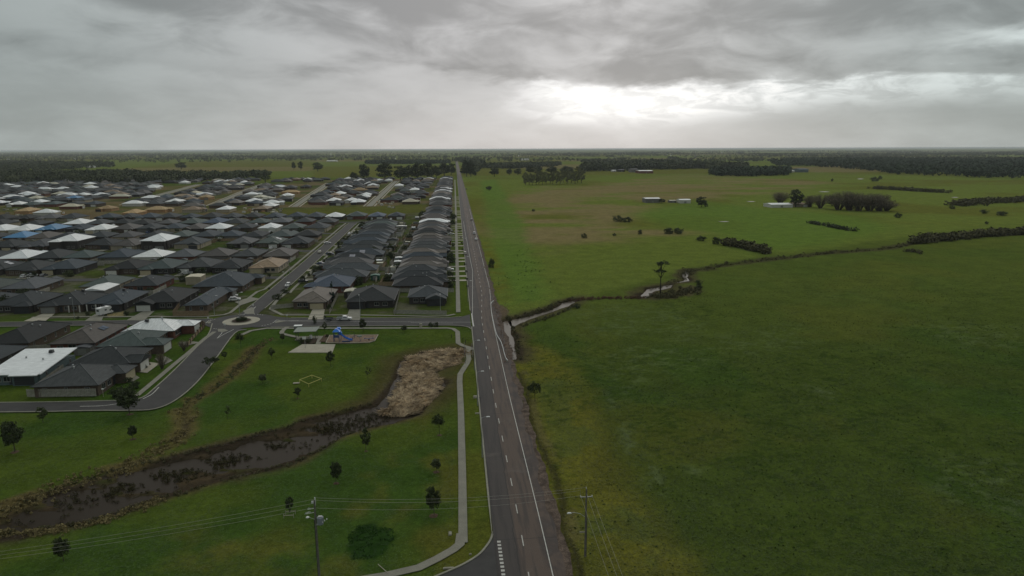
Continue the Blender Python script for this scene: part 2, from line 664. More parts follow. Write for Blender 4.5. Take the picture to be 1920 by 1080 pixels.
leaf_mid = mat('leaf_olive_green', (0.046, 0.060, 0.026), 0.75, 0.42, 0.9, 0.15, col2=(0.074, 0.088, 0.036))
leaf_pale = mat('leaf_grey_green', (0.150, 0.155, 0.080), 0.75, 0.35, 0.7, 0.2)
leaf_conifer = mat('leaf_blue_green', (0.020, 0.042, 0.032), 0.75, 0.35, 1.2, 0.2)
leaf_far = mat('far_canopy', (0.038, 0.052, 0.026), 0.85, 0.40, 0.03, 0.1, col2=(0.066, 0.074, 0.034), fine=0.25)
leaf_far2 = mat('far_plantation_canopy', (0.036, 0.054, 0.030), 0.85, 0.30, 0.03, 0.1, fine=0.2)
twig = mat('bare_twigs', (0.150, 0.125, 0.090), 0.95, 0.25, 0.6, 0.1)
twig_dark = mat('dark_scrub', (0.085, 0.080, 0.040), 0.95, 0.35, 0.5, 0.1)
reedm = mat('dead_reeds', (0.37, 0.28, 0.18), 0.9, 0.30, 0.42, 0.05, col2=(0.47, 0.365, 0.24), fine=2.0)
dry_grass = mat('dry_grass', (0.190, 0.155, 0.070), 0.9, 0.3, 0.6, 0.1, fine=3)

ROOFS = {
    'charcoal': mat('roof_charcoal', (0.033, 0.038, 0.040), 0.75, 0.13, 0.8, 0.2, fine=5, rnd=0.2),
    'dark grey': mat('roof_dark_grey', (0.047, 0.052, 0.054), 0.75, 0.13, 0.8, 0.2, fine=5, rnd=0.2),
    'black': mat('roof_black', (0.022, 0.025, 0.026), 0.75, 0.13, 0.8, 0.2, fine=5, rnd=0.2),
    'slate blue': mat('roof_slate_blue', (0.044, 0.056, 0.067), 0.75, 0.08, 0.6, 0.2, rnd=0.2),
    'steel blue': mat('roof_steel_blue', (0.074, 0.098, 0.138), 0.75, 0.08, 0.6, 0.2, rnd=0.2),
    'grey': mat('roof_grey', (0.088, 0.090, 0.093), 0.75, 0.10, 0.7, 0.2, fine=5, rnd=0.2),
    'green grey': mat('roof_green_grey', (0.068, 0.086, 0.080), 0.75, 0.08, 0.6, 0.2, rnd=0.2),
    'brown': mat('roof_brown', (0.052, 0.046, 0.040), 0.65, 0.15, 0.8, 0.3, fine=5, rnd=0.2),
    'taupe': mat('roof_taupe', (0.105, 0.090, 0.074), 0.65, 0.13, 0.8, 0.3, fine=5, rnd=0.2),
    'tan': mat('roof_tan', (0.215, 0.150, 0.088), 0.65, 0.14, 0.8, 0.3, fine=5, rnd=0.2),
    'white': mat('roof_white', (0.68, 0.69, 0.68), 0.5, 0.05, 0.5, 0.4, rnd=0.05),
    'bright blue': mat('roof_bright_blue', (0.045, 0.17, 0.33), 0.55, 0.12, 0.6, 0.35, rnd=0.2),
    'pale timber': mat('roof_pale_timber', (0.36, 0.25, 0.13), 0.8, 0.2, 0.8, 0.2, rnd=0.2),
    'cream': mat('roof_cream', (0.46, 0.43, 0.32), 0.6, 0.06, 0.6, 0.3, rnd=0.2),
}
RIDGE = {k: mat('ridge_' + k.replace(' ', '_'), tuple(min(0.8, c * 1.25 + 0.006) for c in
         {'charcoal': (0.035, 0.040, 0.042), 'dark grey': (0.049, 0.054, 0.056), 'black': (0.024, 0.027, 0.028), 'slate blue': (0.046, 0.058, 0.070),
          'steel blue': (0.074, 0.098, 0.138), 'grey': (0.088, 0.090, 0.093), 'green grey': (0.068, 0.086, 0.080), 'brown': (0.052, 0.046, 0.040),
          'taupe': (0.105, 0.090, 0.074), 'tan': (0.215, 0.150, 0.088), 'white': (0.5, 0.5, 0.5), 'bright blue': (0.045, 0.17, 0.33),
          'pale timber': (0.36, 0.25, 0.13), 'cream': (0.46, 0.43, 0.32)}[k]), 0.7, 0.1) for k in ROOFS}
WALLS = {
    'brown brick': mat('wall_brown_brick', (0.105, 0.078, 0.060), 0.9, 0.18, 1.5, 0.2, fine=14),
    'red brick': mat('wall_red_brick', (0.150, 0.066, 0.050), 0.9, 0.18, 1.5, 0.2, fine=14),
    'dark': mat('wall_dark', (0.050, 0.045, 0.043), 0.85, 0.15, 1.0, 0.2, fine=12),
    'cream': mat('wall_cream', (0.36, 0.31, 0.23), 0.85, 0.10, 0.8, 0.2),
    'grey': mat('wall_grey', (0.155, 0.150, 0.140), 0.85, 0.12, 1.0, 0.2),
    'teal': mat('wall_teal_grey', (0.100, 0.135, 0.140), 0.8, 0.10, 0.8, 0.25),
    'white': mat('wall_white', (0.50, 0.49, 0.45), 0.8, 0.08, 0.8, 0.2),
    'orange': mat('wall_timber_frame', (0.36, 0.22, 0.11), 0.85, 0.2, 0.8, 0.2),
}
DOORS = {'white': mat('garage_white', (0.58, 0.58, 0.54), 0.6, 0.05, 1, 0.3), 'cream': mat('garage_cream', (0.44, 0.38, 0.26), 0.6, 0.05, 1, 0.3),
         'dark': mat('garage_dark', (0.035, 0.037, 0.042), 0.6, 0.08, 1, 0.3), 'grey': mat('garage_grey', (0.20, 0.20, 0.19), 0.6, 0.05, 1, 0.3)}
# ------------------------------------------------------------------ where things lie (from the photograph, turned into ground points)
WATER_Z = -0.75
CREEK = G([(-60, 1000), (0, 975), (60, 938), (130, 912), (230, 885), (330, 863), (430, 838), (520, 812), (600, 787), (660, 772), (705, 763),
           (728, 742), (742, 708), (752, 678), (766, 672), (800, 664), (850, 657), (880, 656), (881, 676), (845, 688), (815, 700), (806, 714),
           (832, 717), (834, 722), (815, 742), (802, 757), (786, 778), (745, 792), (700, 800), (645, 816), (560, 868), (430, 902), (300, 938),
           (250, 955), (150, 985), (60, 1002), (-60, 1030)], WATER_Z)
REEDS = G([(762, 675), (800, 663), (840, 658), (877, 656), (878, 677), (853, 686), (827, 691), (812, 698), (807, 706), (815, 711), (829, 717.5),
           (816, 734), (803, 753), (790, 769), (764, 782), (735, 784), (717, 775), (732, 757), (744, 747), (756, 723), (760, 705)], WATER_Z)
POOL = G([(941, 604), (953, 601), (956, 612), (962, 634), (966, 655), (968, 676), (958, 676), (950, 650), (944, 625)], WATER_Z)
STREAM = G([(956, 601), (992, 593), (1030, 583), (1045, 576), (1056, 569), (1073, 564), (1086, 562), (1078, 568),
            (1062, 576), (1046, 581), (1030, 587), (998, 597), (975, 607), (962, 613)], WATER_Z)
STREAM3 = G([(1200, 559), (1205, 552), (1214, 543), (1252, 535), (1262, 534.5), (1255, 541), (1238, 545), (1222, 548), (1218, 554), (1208, 560)], WATER_Z)
STREAM2 = G([(1270, 531.5), (1294, 527.5), (1289, 523), (1286.5, 518), (1288, 511), (1284, 510), (1281, 518), (1284, 523), (1283, 526.5), (1270, 529.5)], WATER_Z)
CREEK_LINE = G([(1288, 515), (1292, 507), (1320, 503), (1360, 495), (1400, 490), (1440, 486), (1480, 482), (1520, 477), (1560, 473), (1610, 469),
                (1650, 466), (1690, 461), (1712, 456), (1760, 449), (1800, 445), (1860, 441), (1940, 437)])
GULLY = G([(503, 634), (478, 652), (462, 676), (435, 700), (400, 726), (366, 744), (345, 762), (352, 790), (348, 806), (330, 822), (285, 850),
           (225, 878), (120, 905), (0, 958), (-60, 985)])
DITCH = G([(974, 694), (997, 769), (1021, 846), (1038, 890), (1055, 955), (1065, 997), (1084, 1080)])
SPOIL = G([(920, 564), (948, 572), (952, 600), (941, 604), (944, 625), (950, 650), (958, 678), (964, 690), (953, 682), (945, 655), (936, 628), (926, 595)])
LUSH_SPOT = G([(668, 985), (700, 982), (735, 990), (740, 1008), (728, 1030), (700, 1046), (662, 1048), (645, 1030), (650, 1010)])
RAB = U(-76.6, 242.6)

# the same grass, soil and paddocks as bare base colours
C_PARK = np.array((0.064, 0.094, 0.017))
C_LUSH = np.array((0.040, 0.078, 0.016))
C_FIELD = np.array((0.056, 0.082, 0.018))
C_OLIVE = np.array((0.102, 0.102, 0.022))
C_YELLOW = np.array((0.125, 0.125, 0.022))
C_TAN = np.array((0.205, 0.165, 0.085))
C_MUD = np.array((0.044, 0.034, 0.025))
C_WET = np.array((0.036, 0.030, 0.022))
C_FAR = np.array((0.132, 0.170, 0.036))
C_BRIGHT = np.array((0.098, 0.172, 0.032))
C_YARD = np.array((0.058, 0.064, 0.030))
C_EARTH = np.array((0.165, 0.125, 0.080))

ESTATE = [(-2.5, 250.5), (-66, 252), (-84, 252), (-330, 262), (-700, 700), (-950, 1240), (-350, 1240), (-250, 1390), (-2.5, 1480)]
GAP = G([(300, 404), (440, 394), (520, 392), (700, 386), (800, 384), (800, 398), (640, 405), (520, 404), (440, 410), (330, 418), (200, 412), (0, 412), (-60, 404), (0, 395)])
BARE1 = G([(985, 350), (1110, 350), (1300, 322), (1480, 335), (1560, 342), (1430, 360), (1340, 372), (1210, 390), (1180, 425), (1330, 440), (1280, 452), (1030, 452), (960, 460), (940, 440), (960, 400)])
GREEN1 = G([(1180, 400), (1300, 372), (1450, 392), (1640, 404), (1700, 430), (1560, 462), (1400, 480), (1340, 440), (1230, 425)])
ROADSIDE = G([(900, 340), (930, 335), (985, 420), (1010, 500), (1040, 560), (960, 570), (930, 520), (915, 440)])
NEARDRY = G([(955, 600), (1000, 640), (1062, 680), (1095, 720), (1112, 780), (1150, 860), (1200, 930), (1270, 1020), (1320, 1090), (1075, 1090), (1030, 900), (985, 740), (962, 680)])
PALE_PATCHES = [G(p) for p in ([(1105, 735), (1130, 732), (1165, 755), (1150, 765)], [(1160, 790), (1185, 795), (1200, 830), (1215, 850), (1180, 850)],
                               [(1190, 850), (1240, 880), (1260, 910), (1240, 930), (1215, 905)], [(1280, 872), (1320, 880), (1300, 900)],
                               [(1510, 720), (1570, 740), (1560, 750), (1520, 735)])]


def ground_tone(X, Y):
    n1 = fbm(X, Y, 28, 4, 3)
    n2 = fbm(X, Y, 9, 4, 9)
    n3 = fbm(X, Y, 90, 4, 21)
    wx = X + (n2 - 0.5) * 10
    wy = Y + (fbm(X, Y, 9, 3, 40) - 0.5) * 10
    w3 = X + (n2 - 0.5) * 3.5
    w4 = Y + (fbm(X, Y, 5, 3, 44) - 0.5) * 3.5
    c = np.tile(C_PARK, X.shape + (1,)).astype(float)

    def lay(col, f):
        nonlocal c
        f = np.clip(f, 0, 1)[..., None]
        c = c * (1 - f) + np.asarray(col) * f

    lay(C_LUSH, sstep(n1, 0.46, 0.64) * 0.85)
    lay(C_OLIVE, sstep(n3 * 0.5 + n2 * 0.5, 0.54, 0.68) * 0.75)
    east = sstep(X, 15, 17)
    lay(C_FIELD, east)
    lay(C_LUSH, east * sstep(fbm(X, Y * 0.6, 22, 5, 63), 0.50, 0.66) * 0.55)
    lay(C_OLIVE, east * sstep(fbm(X, Y, 45, 4, 66), 0.52, 0.66) * 0.38)
    lay(C_FAR * 0.85, east * sstep(Y, 150, 290) * (0.30 + 0.35 * n1))  # near paddock kept darker than far: lens falloff painted into the turf colour
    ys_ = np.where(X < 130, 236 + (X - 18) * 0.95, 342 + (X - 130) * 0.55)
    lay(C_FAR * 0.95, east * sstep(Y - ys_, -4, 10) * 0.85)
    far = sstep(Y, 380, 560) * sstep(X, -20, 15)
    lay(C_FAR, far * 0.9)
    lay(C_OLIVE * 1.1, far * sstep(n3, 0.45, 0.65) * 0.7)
    d = sdist(BARE1, X + (n3 - .5) * 120, Y + (fbm(X, Y, 60, 3, 77) - .5) * 120, 200)
    streak = fbm(X * 0.35, Y, 30, 5, 81)
    lay(C_TAN, sstep(-d, -25, 25) * sstep(streak * 0.6 + n3 * 0.4, 0.36, 0.54) * 0.88)
    lay(C_BRIGHT, sstep(-sdist(GREEN1, wx, wy, 150), -10, 25) * 0.6)
    lay(C_BRIGHT, sstep(-sdist(ROADSIDE, wx, wy, 80), -5, 8) * 0.7)
    d = sdist(NEARDRY, wx, wy, 60)
    lay(C_OLIVE * 1.05, sstep(-d, -5, 4) * (0.62 + 0.38 * sstep(n2, 0.38, 0.58)))
    lay(C_YELLOW * 1.02, sstep(-d, -2, 5) * sstep(n1, 0.38, 0.58) * 0.75)
    lay((0.080, 0.105, 0.030), sstep(-d, -1, 5) * sstep(fbm(X, Y, 11, 4, 95), 0.54, 0.66) * 0.6)
    lay(C_YELLOW, sstep(X, 15.0, 15.8) * sstep(-X, -20.5, -17.5) * sstep(Y, 195, 188) * 0.75)
    lay(C_YELLOW, sstep(X, 15.5, 17) * sstep(-X, -26, -20) * sstep(Y, 262, 275) * sstep(Y, 520, 400) * sstep(n2, 0.35, 0.55) * 0.75)
    for p in PALE_PATCHES:
        lay((0.115, 0.150, 0.072), sstep(-sdist(p, w3, w4, 30), -2, 3) * sstep(fbm(X, Y, 1.6, 3, 91), 0.42, 0.62) * 0.75)
    fl = sstep(fbm(X, Y, 34, 3, 96), 0.47, 0.62) * sstep(fbm(X, Y * 1.6, 2.2, 3, 97), 0.54, 0.68) * sstep(X, 34, 48) * sstep(-Y, -330, -230)
    lay((0.105, 0.140, 0.060), fl * 0.55)
    fl = sstep(fbm(X, Y, 30, 3, 98), 0.50, 0.64) * sstep(fbm(X, Y * 1.6, 1.8, 3, 99), 0.56, 0.70)
    lay((0.024, 0.046, 0.010), fl * 0.55 * (X > 16) * sstep(-Y, -330, -230))
    # farmland farther off, in paddocks
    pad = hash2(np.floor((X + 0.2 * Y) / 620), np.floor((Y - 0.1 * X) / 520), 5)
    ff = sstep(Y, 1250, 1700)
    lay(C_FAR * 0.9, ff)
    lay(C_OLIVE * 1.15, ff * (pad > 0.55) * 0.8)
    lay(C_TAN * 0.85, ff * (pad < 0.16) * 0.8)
    # the estate: yards, small lawns, bare lots
    d = sdist(ESTATE, X, Y, 60)
    ins = sstep(-d, -1.5, 1.5)
    lay(C_YARD, ins * (0.35 + 0.5 * sstep(n2, 0.42, 0.58)))
    lay((0.12, 0.115, 0.092), ins * sstep(fbm(X, Y, 7, 3, 52), 0.56, 0.66) * 0.7)
    lay(C_OLIVE, ins * sstep(Y, 600, 700) * sstep(n1, 0.4, 0.6) * 0.6)
    lay(C_EARTH, ins * sstep(Y, 600, 660) * sstep(fbm(X, Y, 40, 4, 57), 0.44, 0.56) * 0.75)
    d = sdist(GAP, wx, wy, 120)
    lay((0.095, 0.105, 0.024), sstep(-d, -6, 8) * 0.9)
    lay(C_EARTH * 0.8, sstep(-d, -6, 8) * sstep(-X, 130, 260) * sstep(n1, 0.28, 0.52))
    # creek banks, reed margin, gully, spoil
    d = sdist(CREEK, w3, w4, 40)
    lay((0.066, 0.058, 0.024), sstep(-d, -9.5, -3.0) * sstep(X, -40, -24) * sstep(Y, 140, 160) * 0.85)
    lay((0.085, 0.075, 0.036), sstep(-d, -4.0, -1.5) * (0.35 + 0.65 * sstep(n2, 0.42, 0.6)))
    lay(C_MUD, sstep(-d, -2.0, -0.4))
    lay(C_WET, sstep(-d, 0.2, 1.6))
    lay((0.060, 0.046, 0.031), sstep(-d, 0.6, 2.0) * sstep(fbm(X * 0.42 - Y * 0.2, Y * 1.25 + X * 0.5, 4.5, 4, 58), 0.50, 0.64))
    lay((0.046, 0.050, 0.020), sstep(-d, 0.6, 2.0) * sstep(fbm(X * 0.42 - Y * 0.2, Y * 1.25 + X * 0.5, 4.5, 4, 58), 0.54, 0.64) * sstep(fbm(X, Y, 8, 3, 59), 0.46, 0.56))
    gd = ldist(GULLY, w3, w4)
    lay((0.120, 0.096, 0.042), sstep(-gd, -4.2, -1.5) * sstep(n2, 0.33, 0.56) * 0.85)
    lay(C_MUD * 1.1, sstep(-gd, -1.5, -0.3) * sstep(fbm(X, Y, 6, 3, 33), 0.40, 0.55) * 0.8)
    gd = ldist(DITCH, w3, w4)
    lay((0.042, 0.040, 0.020), sstep(-gd, -1.1, -0.3) * 0.85)
    lay((0.12, 0.105, 0.05), sstep(-ldist([(p[0] + 1.6, p[1]) for p in DITCH], w3, w4), -1.4, -0.3) * sstep(n2, 0.45, 0.6) * 0.7)
    lay((0.125, 0.094, 0.072), sstep(-sdist(SPOIL, w3, w4, 30), -0.8, 0.6) * 0.95)
    for p in (STREAM, STREAM2, STREAM3, POOL):
        d = sdist(p, wx * 0.6 + X * 0.4, wy * 0.6 + Y * 0.4, 40)
        lay((0.072, 0.062, 0.036), sstep(-d, -7.0, -2.5) * 0.8)
        lay(C_MUD, sstep(-d, -2.2, -0.6) * 0.9)
    gd = ldist(CREEK_LINE, wx, wy, 60)
    lay((0.060, 0.056, 0.030), sstep(-gd, -7.0, -2.5) * 0.85)
    d = sdist(G([(1218, 556), (1255, 545), (1300, 533), (1320, 537), (1300, 548), (1270, 560), (1225, 560)]), wx, wy, 30)
    lay((0.085, 0.068, 0.044), sstep(-d, -2, 2) * 0.85)
    d = sdist(LUSH_SPOT, X + (n2 - .5) * 2, Y + (fbm(X, Y, 3, 3, 14) - .5) * 1.6, 12)
    lay((0.018, 0.044, 0.010), sstep(-d, -0.35, 0.45) * 0.97)
    # worn, drier turf at the bottom of the park
    d = sdist(G([(340, 1010), (470, 985), (620, 1005), (560, 1060), (420, 1075), (300, 1085), (240, 1050)]), wx, wy, 40)
    lay(C_OLIVE * 1.1, sstep(-d, -3, 5) * sstep(n2, 0.36, 0.6) * 0.75)
    # mown verge beside the footpath
    lay((0.082, 0.100, 0.018), sstep(X, 0.9, 1.3) * sstep(-X, -5.2, -4.8) * sstep(Y, 205, 195) * (0.5 + 0.5 * sstep(vnoise(X * 1.1, Y * 0.05, 4), 0.35, 0.65)))
    lay((0.078, 0.108, 0.020), sstep(X, 0.9, 1.3) * sstep(-X, -5.2, -4.8) * sstep(Y, 246, 252) * 0.7)
    return c


def ground_z(X, Y):
    nz = 0.10 + 0.26 * fbm(X, Y, 6, 4, 70) * sstep(np.abs(X - 10), 6.5, 9) + 0.10 * fbm(X, Y, 1.7, 2, 71)
    z = -nz * 0.6
    bank = np.zeros(X.shape)
    d = sdist(CREEK, X + (fbm(X, Y, 5, 3, 12) - .5) * 2.2, Y + (fbm(X, Y, 5, 3, 15) - .5) * 2.2, 30)
    k = sstep(X, -32, -26)
    bank = np.maximum(bank, sstep(-d, -0.6 - 0.9 * k, 3.4 - 2.0 * k))
    for p in (POOL, STREAM, STREAM2, STREAM3):
        d = sdist(p, X + (fbm(X, Y, 5, 3, 12) - .5) * 1.5, Y, 30)
        bank = np.maximum(bank, sstep(-d, -1.4, 1.2))
    z = z - 1.25 * bank * np.where(X > 9.5, sstep(X, 14.6, 16.4), sstep(-X, -1.0, 1.0))
    z = z - 0.45 * sstep(-ldist(GULLY, X, Y), -2.6, -0.2) - 0.40 * sstep(-ldist(DITCH, X, Y), -1.5, -0.2)
    z = z - 0.7 * sstep(-ldist(CREEK_LINE, X, Y), -3.5, -0.5)
    # wet, low mud bars inside the left creek bed
    hum = sstep(fbm(X * 0.42 - Y * 0.2, Y * 1.25 + X * 0.5, 4.5, 4, 58), 0.44, 0.60)
    z = z + 0.80 * hum * sstep(-sdist(CREEK, X, Y, 10), 0.8, 2.2) * sstep(-X, 24, 30)
    return z


def axis(lo, hi, step, far_lo, far_hi, gr=1.03):
    a = list(np.arange(lo, hi, step))
    s, x = step, a[-1]
    while x < far_hi:
        s *= gr
        x += s
        a.append(x)
    s, x, b = step, a[0], []
    while x > far_lo:
        s *= gr
        x -= s
        b.append(x)
    return np.array(b[::-1] + a)


gx = axis(-150, 135, 0.8, -52000, 52000)
gy = axis(72, 345, 0.8, -150, 70000)
GX, GY = np.meshgrid(gx, gy)
zz = ground_z(GX, GY)
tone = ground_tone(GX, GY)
nx, ny = len(gx), len(gy)
idx = np.arange(nx * ny).reshape(ny, nx)
quads = np.stack([idx[:-1, :-1], idx[:-1, 1:], idx[1:, 1:], idx[1:, :-1]], -1).reshape(-1, 4)
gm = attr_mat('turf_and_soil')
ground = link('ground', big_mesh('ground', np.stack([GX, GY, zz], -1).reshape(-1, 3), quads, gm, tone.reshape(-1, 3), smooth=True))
tag(ground, 'green parkland, yards and paddocks spreading flat to the horizon', kind='structure')


# ------------------------------------------------------------------ water
def water_mat(name, col, rough, sp=0.4):
    m = bpy.data.materials.new(name)
    m.use_nodes = True
    N = Nodes(m.node_tree)
    b = m.node_tree.nodes['Principled BSDF']
    b.inputs['Base Color'].default_value = col + (1,)
    b.inputs['Roughness'].default_value = rough
    b.inputs['IOR'].default_value = 1.33
    b.inputs['Specular IOR Level'].default_value = sp
    f = N.noise(N.new('ShaderNodeNewGeometry').outputs['Position'], 0.9, 4, 0.6)
    bn = N.new('ShaderNodeBump')
    bn.inputs['Strength'].default_value = 0.12
    bn.inputs['Distance'].default_value = 0.05
    N.link(f, bn.inputs['Height'])
    N.link(bn.outputs[0], b.inputs['Normal'])
    return m


def grow(poly, d):
    P = list(poly)
    area = sum(P[i][0] * P[(i + 1) % len(P)][1] - P[(i + 1) % len(P)][0] * P[i][1] for i in range(len(P)))
    o = offset([P[-1]] + P + [P[0]], -d if area > 0 else d)[1:-1]
    return o


wm = water_mat('stream_water', (0.100, 0.083, 0.062), 0.32, 0.14)
wm_creek = water_mat('muddy_creek_water', (0.032, 0.024, 0.016), 0.30, 0.04)
for nm, poly, lab in (('creek_water', CREEK, 'brown shallow creek winding through the park to the reed bed'),
                      ('pool_water', POOL, 'narrow grey pool below the guard rail bank'),
                      ('stream_water', STREAM, 'grey reach of the stream beside the main road'),
                      ('stream_water', STREAM3, 'wide shining reach of the stream under the tall lone gum'),
                      ('stream_water', STREAM2, 'narrow bend of the stream beyond the tall lone gum')):
    o = MB().sheet(grow(poly, 0.3 if poly is CREEK else 0.9), WATER_Z).build(nm, wm_creek if poly is CREEK else wm)
    tag(o, lab, kind='structure')


# ------------------------------------------------------------------ roads, kerbs, paths
def road_mat():
    """old seal: darker resurfaced lane on the west side, purplish older lane with patches and wheel tracks on the east side"""
    m = bpy.data.materials.new('main_road_asphalt')
    m.use_nodes = True
    N = Nodes(m.node_tree)
    b = m.node_tree.nodes['Principled BSDF']
    b.inputs['Roughness'].default_value = 0.82
    b.inputs['Specular IOR Level'].default_value = 0.25
    ge = N.new('ShaderNodeNewGeometry').outputs['Position']
    sp = N.new('ShaderNodeSeparateXYZ')
    N.link(ge, sp.inputs[0])
    x, y, _ = sp.outputs
    st = N.comb(N.m('MULTIPLY', x, 1.1), N.m('MULTIPLY', y, 0.06), 0.0)
    n1 = N.noise(st, 1.0, 6, 0.65, 0.3)
    n2 = N.noise(ge, 0.22, 6, 0.65, 0.6)
    n3 = N.noise(ge, 7.0, 3, 0.6)
    wob = N.m('ADD', x, N.m('MULTIPLY', N.m('SUBTRACT', n2, 0.5), 0.9))
    lane = N.step(wob, 8.0, 8.7)
    col = N.mix(lane, (0.062, 0.053, 0.048, 1), (0.098, 0.072, 0.057, 1))
    sh = N.m('MULTIPLY', N.step(wob, 11.9, 12.9), N.step(n2, 0.40, 0.62))
    col = N.mix(N.m('MULTIPLY', sh, 0.7), col, (0.044, 0.036, 0.035, 1))
    edge = N.m('MULTIPLY', N.step(wob, 6.2, 5.3), N.step(n1, 0.35, 0.6))
    col = N.mix(N.m('MULTIPLY', edge, 0.6), col, (0.036, 0.033, 0.033, 1))
    col = N.mix(N.m('MULTIPLY', N.step(n1, 0.46, 0.62), 0.6), col, (0.038, 0.034, 0.033, 1))
    col = N.mix(N.m('MULTIPLY', N.step(n2, 0.56, 0.70), 0.45), col, (0.120, 0.100, 0.086, 1))
    # sealed cracks: one along the joint between lanes, a few across
    wv = N.m('ABSOLUTE', N.m('SUBTRACT', N.m('ADD', x, N.m('MULTIPLY', N.m('SUBTRACT', N.noise(N.comb(0.0, y, 0.0), 0.25, 4, 0.6), 0.5), 0.9)), 8.25))
    col = N.mix(N.m('MULTIPLY', N.step(wv, 0.14, 0.05), 0.75), col, (0.030, 0.028, 0.028, 1))
    cy = N.m('ABSOLUTE', N.m('SUBTRACT', N.m('MODULO', N.m('ADD', y, N.m('MULTIPLY', N.noise(N.comb(x, 0.0, 0.0), 0.8, 3, 0.6), 0.5)), 52.0), 45.0))
    col = N.mix(N.m('MULTIPLY', N.step(cy, 0.12, 0.04), 0.7), col, (0.034, 0.031, 0.030, 1))
    col = N.mix(1.0, col, N.mix(N.step(n3, 0.3, 0.7), (0.86,) * 3, (1.14,) * 3), 'MULTIPLY')
    N.link(col, b.inputs['Base Color'])
    bn = N.new('ShaderNodeBump')
    bn.inputs['Strength'].default_value = 0.25
    bn.inputs['Distance'].default_value = 0.02
    N.link(n3, bn.inputs['Height'])
    N.link(bn.outputs[0], b.inputs['Normal'])
    return m


def sm(t):
    t = min(1, max(0, t))
    return t * t * (3 - 2 * t)


def centre_x(y):
    return 9.45 - 0.85 * sm((y - 90) / 80) + 1.9 * sm((y - 232) / 60)


def edge_x(y):
    return 12.9 - 0.5 * sm((y - 90) / 80) + 1.9 * sm((y - 232) / 70)


def right_x(y):
    return 15.3 + 0.3 * sm((y - 230) / 60)


ys = list(np.arange(40, 340, 6.0)) + list(np.arange(340, 2400, 30.0)) + [2400, 3600]
road_poly = [(4.95, y) for y in ys] + [(right_x(y), y) for y in reversed(ys)]
KERB_R = G([(928, 985), (926, 1000), (923.5, 1010), (916, 1023), (900, 1041), (873, 1058), (845, 1071), (824, 1080), (790, 1094), (740, 1116)])
road = MB()
n = len(ys)
road.add([(4.95, y, 0.012) for y in ys] + [(right_x(y), y, 0.012) for y in ys], [(i, i + n, i + n + 1, i + 1) for i in range(n - 1)])
rm = road_mat()
main_road = road.build('main_road', rm)
tag(main_road, 'long straight two-lane asphalt road running to the horizon', kind='structure')
sh_l = [(14.75 + 0.35 * math.sin(y * 0.21) + 0.3 * math.sin(y * 0.57 + 1) + random.uniform(-.18, .18), y) for y in np.arange(60, 480, 1.6)]
sh_r = [(16.05 + 0.25 * math.sin(y * 0.13) + 0.25 * math.sin(y * 0.41 + 2) + random.uniform(-.22, .22), y) for y in np.arange(60, 480, 1.6)]
sh = MB()
sh.add([(p[0], p[1], 0.022) for p in sh_l] + [(p[0], p[1], 0.022) for p in sh_r], [(i, i + len(sh_l), i + len(sh_l) + 1, i + 1) for i in range(len(sh_l) - 1)])
o = sh.build('gravel_shoulder', mat('shoulder_gravel', (0.082, 0.062, 0.050), 0.95, 0.35, 0.7, 0.05, fine=5, col2=(0.11, 0.082, 0.064)))
tag(o, 'ragged brown gravel shoulder along the right edge of the main road', kind='structure')
apron = MB().sheet([(4.94, 97.5)] + [(p[0], p[1]) for p in KERB_R] + [(KERB_R[-1][0], 40), (4.94, 40)], 0.009).build('side_road', asphalt_new)
tag(apron, 'mouth of a side road joining the main road at the bottom', kind='structure')
GP = [(4.6, 246.6), (-30, 247.4), (-62, 247.6)]


def dash(x, y, w, l, z, rz=0.0):
    return MB().box((0, 0, 0), (w, l, 0.008), rz).mesh('lane_dash', paint)


dash_me = MB().box((0, 0, 0), (0.15, 3.0, 0.006)).mesh('lane_dash', paint)
y = 86.6
while y < 640:
    dx_ = centre_x(y + 1) - centre_x(y)
    o = link('lane_dash', dash_me, main_road, (centre_x(y), y, 0.020), -dx_)
    y += 9.62
e = MB()
le = [(edge_x(t), t) for t in np.arange(40, 205, 8.0)] + [(edge_x(t), t) for t in np.arange(206, 700, 12.0)]
e.strip(le, 0.15, 0.018)
e.build('edge_line', paint, main_road)
pl = G([(886, 588), (886, 560), (886, 530), (886, 508), (884, 498), (880, 478), (876, 455), (872, 435), (869, 415)])
MB().strip(smooth_line(pl, 5), 0.15, 0.018).build('edge_line', paint, main_road)
gw = MB().box((0, 0, 0), (0.55, 0.50, 0.006)).mesh('give_way_block', paint)
for k in range(13):
    p = g(930 + 0.25 * k, 1016 + 0.0 * k)
    link('give_way_block', gw, main_road, (5.72 + 0.012 * k, p[1] - k * 0.93, 0.020))


def kerb(name, line, label, parent=None, w=0.32, h=0.13):
    o = MB().strip(line, w, 0.0, h=h).build(name, kerbm, parent)
    if parent is None:
        tag(o, label, kind='structure')
    return o


kerb('kerb', [(4.78, y) for y in (228, 190, 150, 110, 98)] + smooth_line([(p[0] - 0.2, p[1] + 0.1) for p in KERB_R[1:]], 4), 'concrete kerb along the park side of the main road')
kerb('kerb', [(4.78, y) for y in (252, 320, 400, 600, 900, 1400)], 'concrete kerb along the houses on the main road')

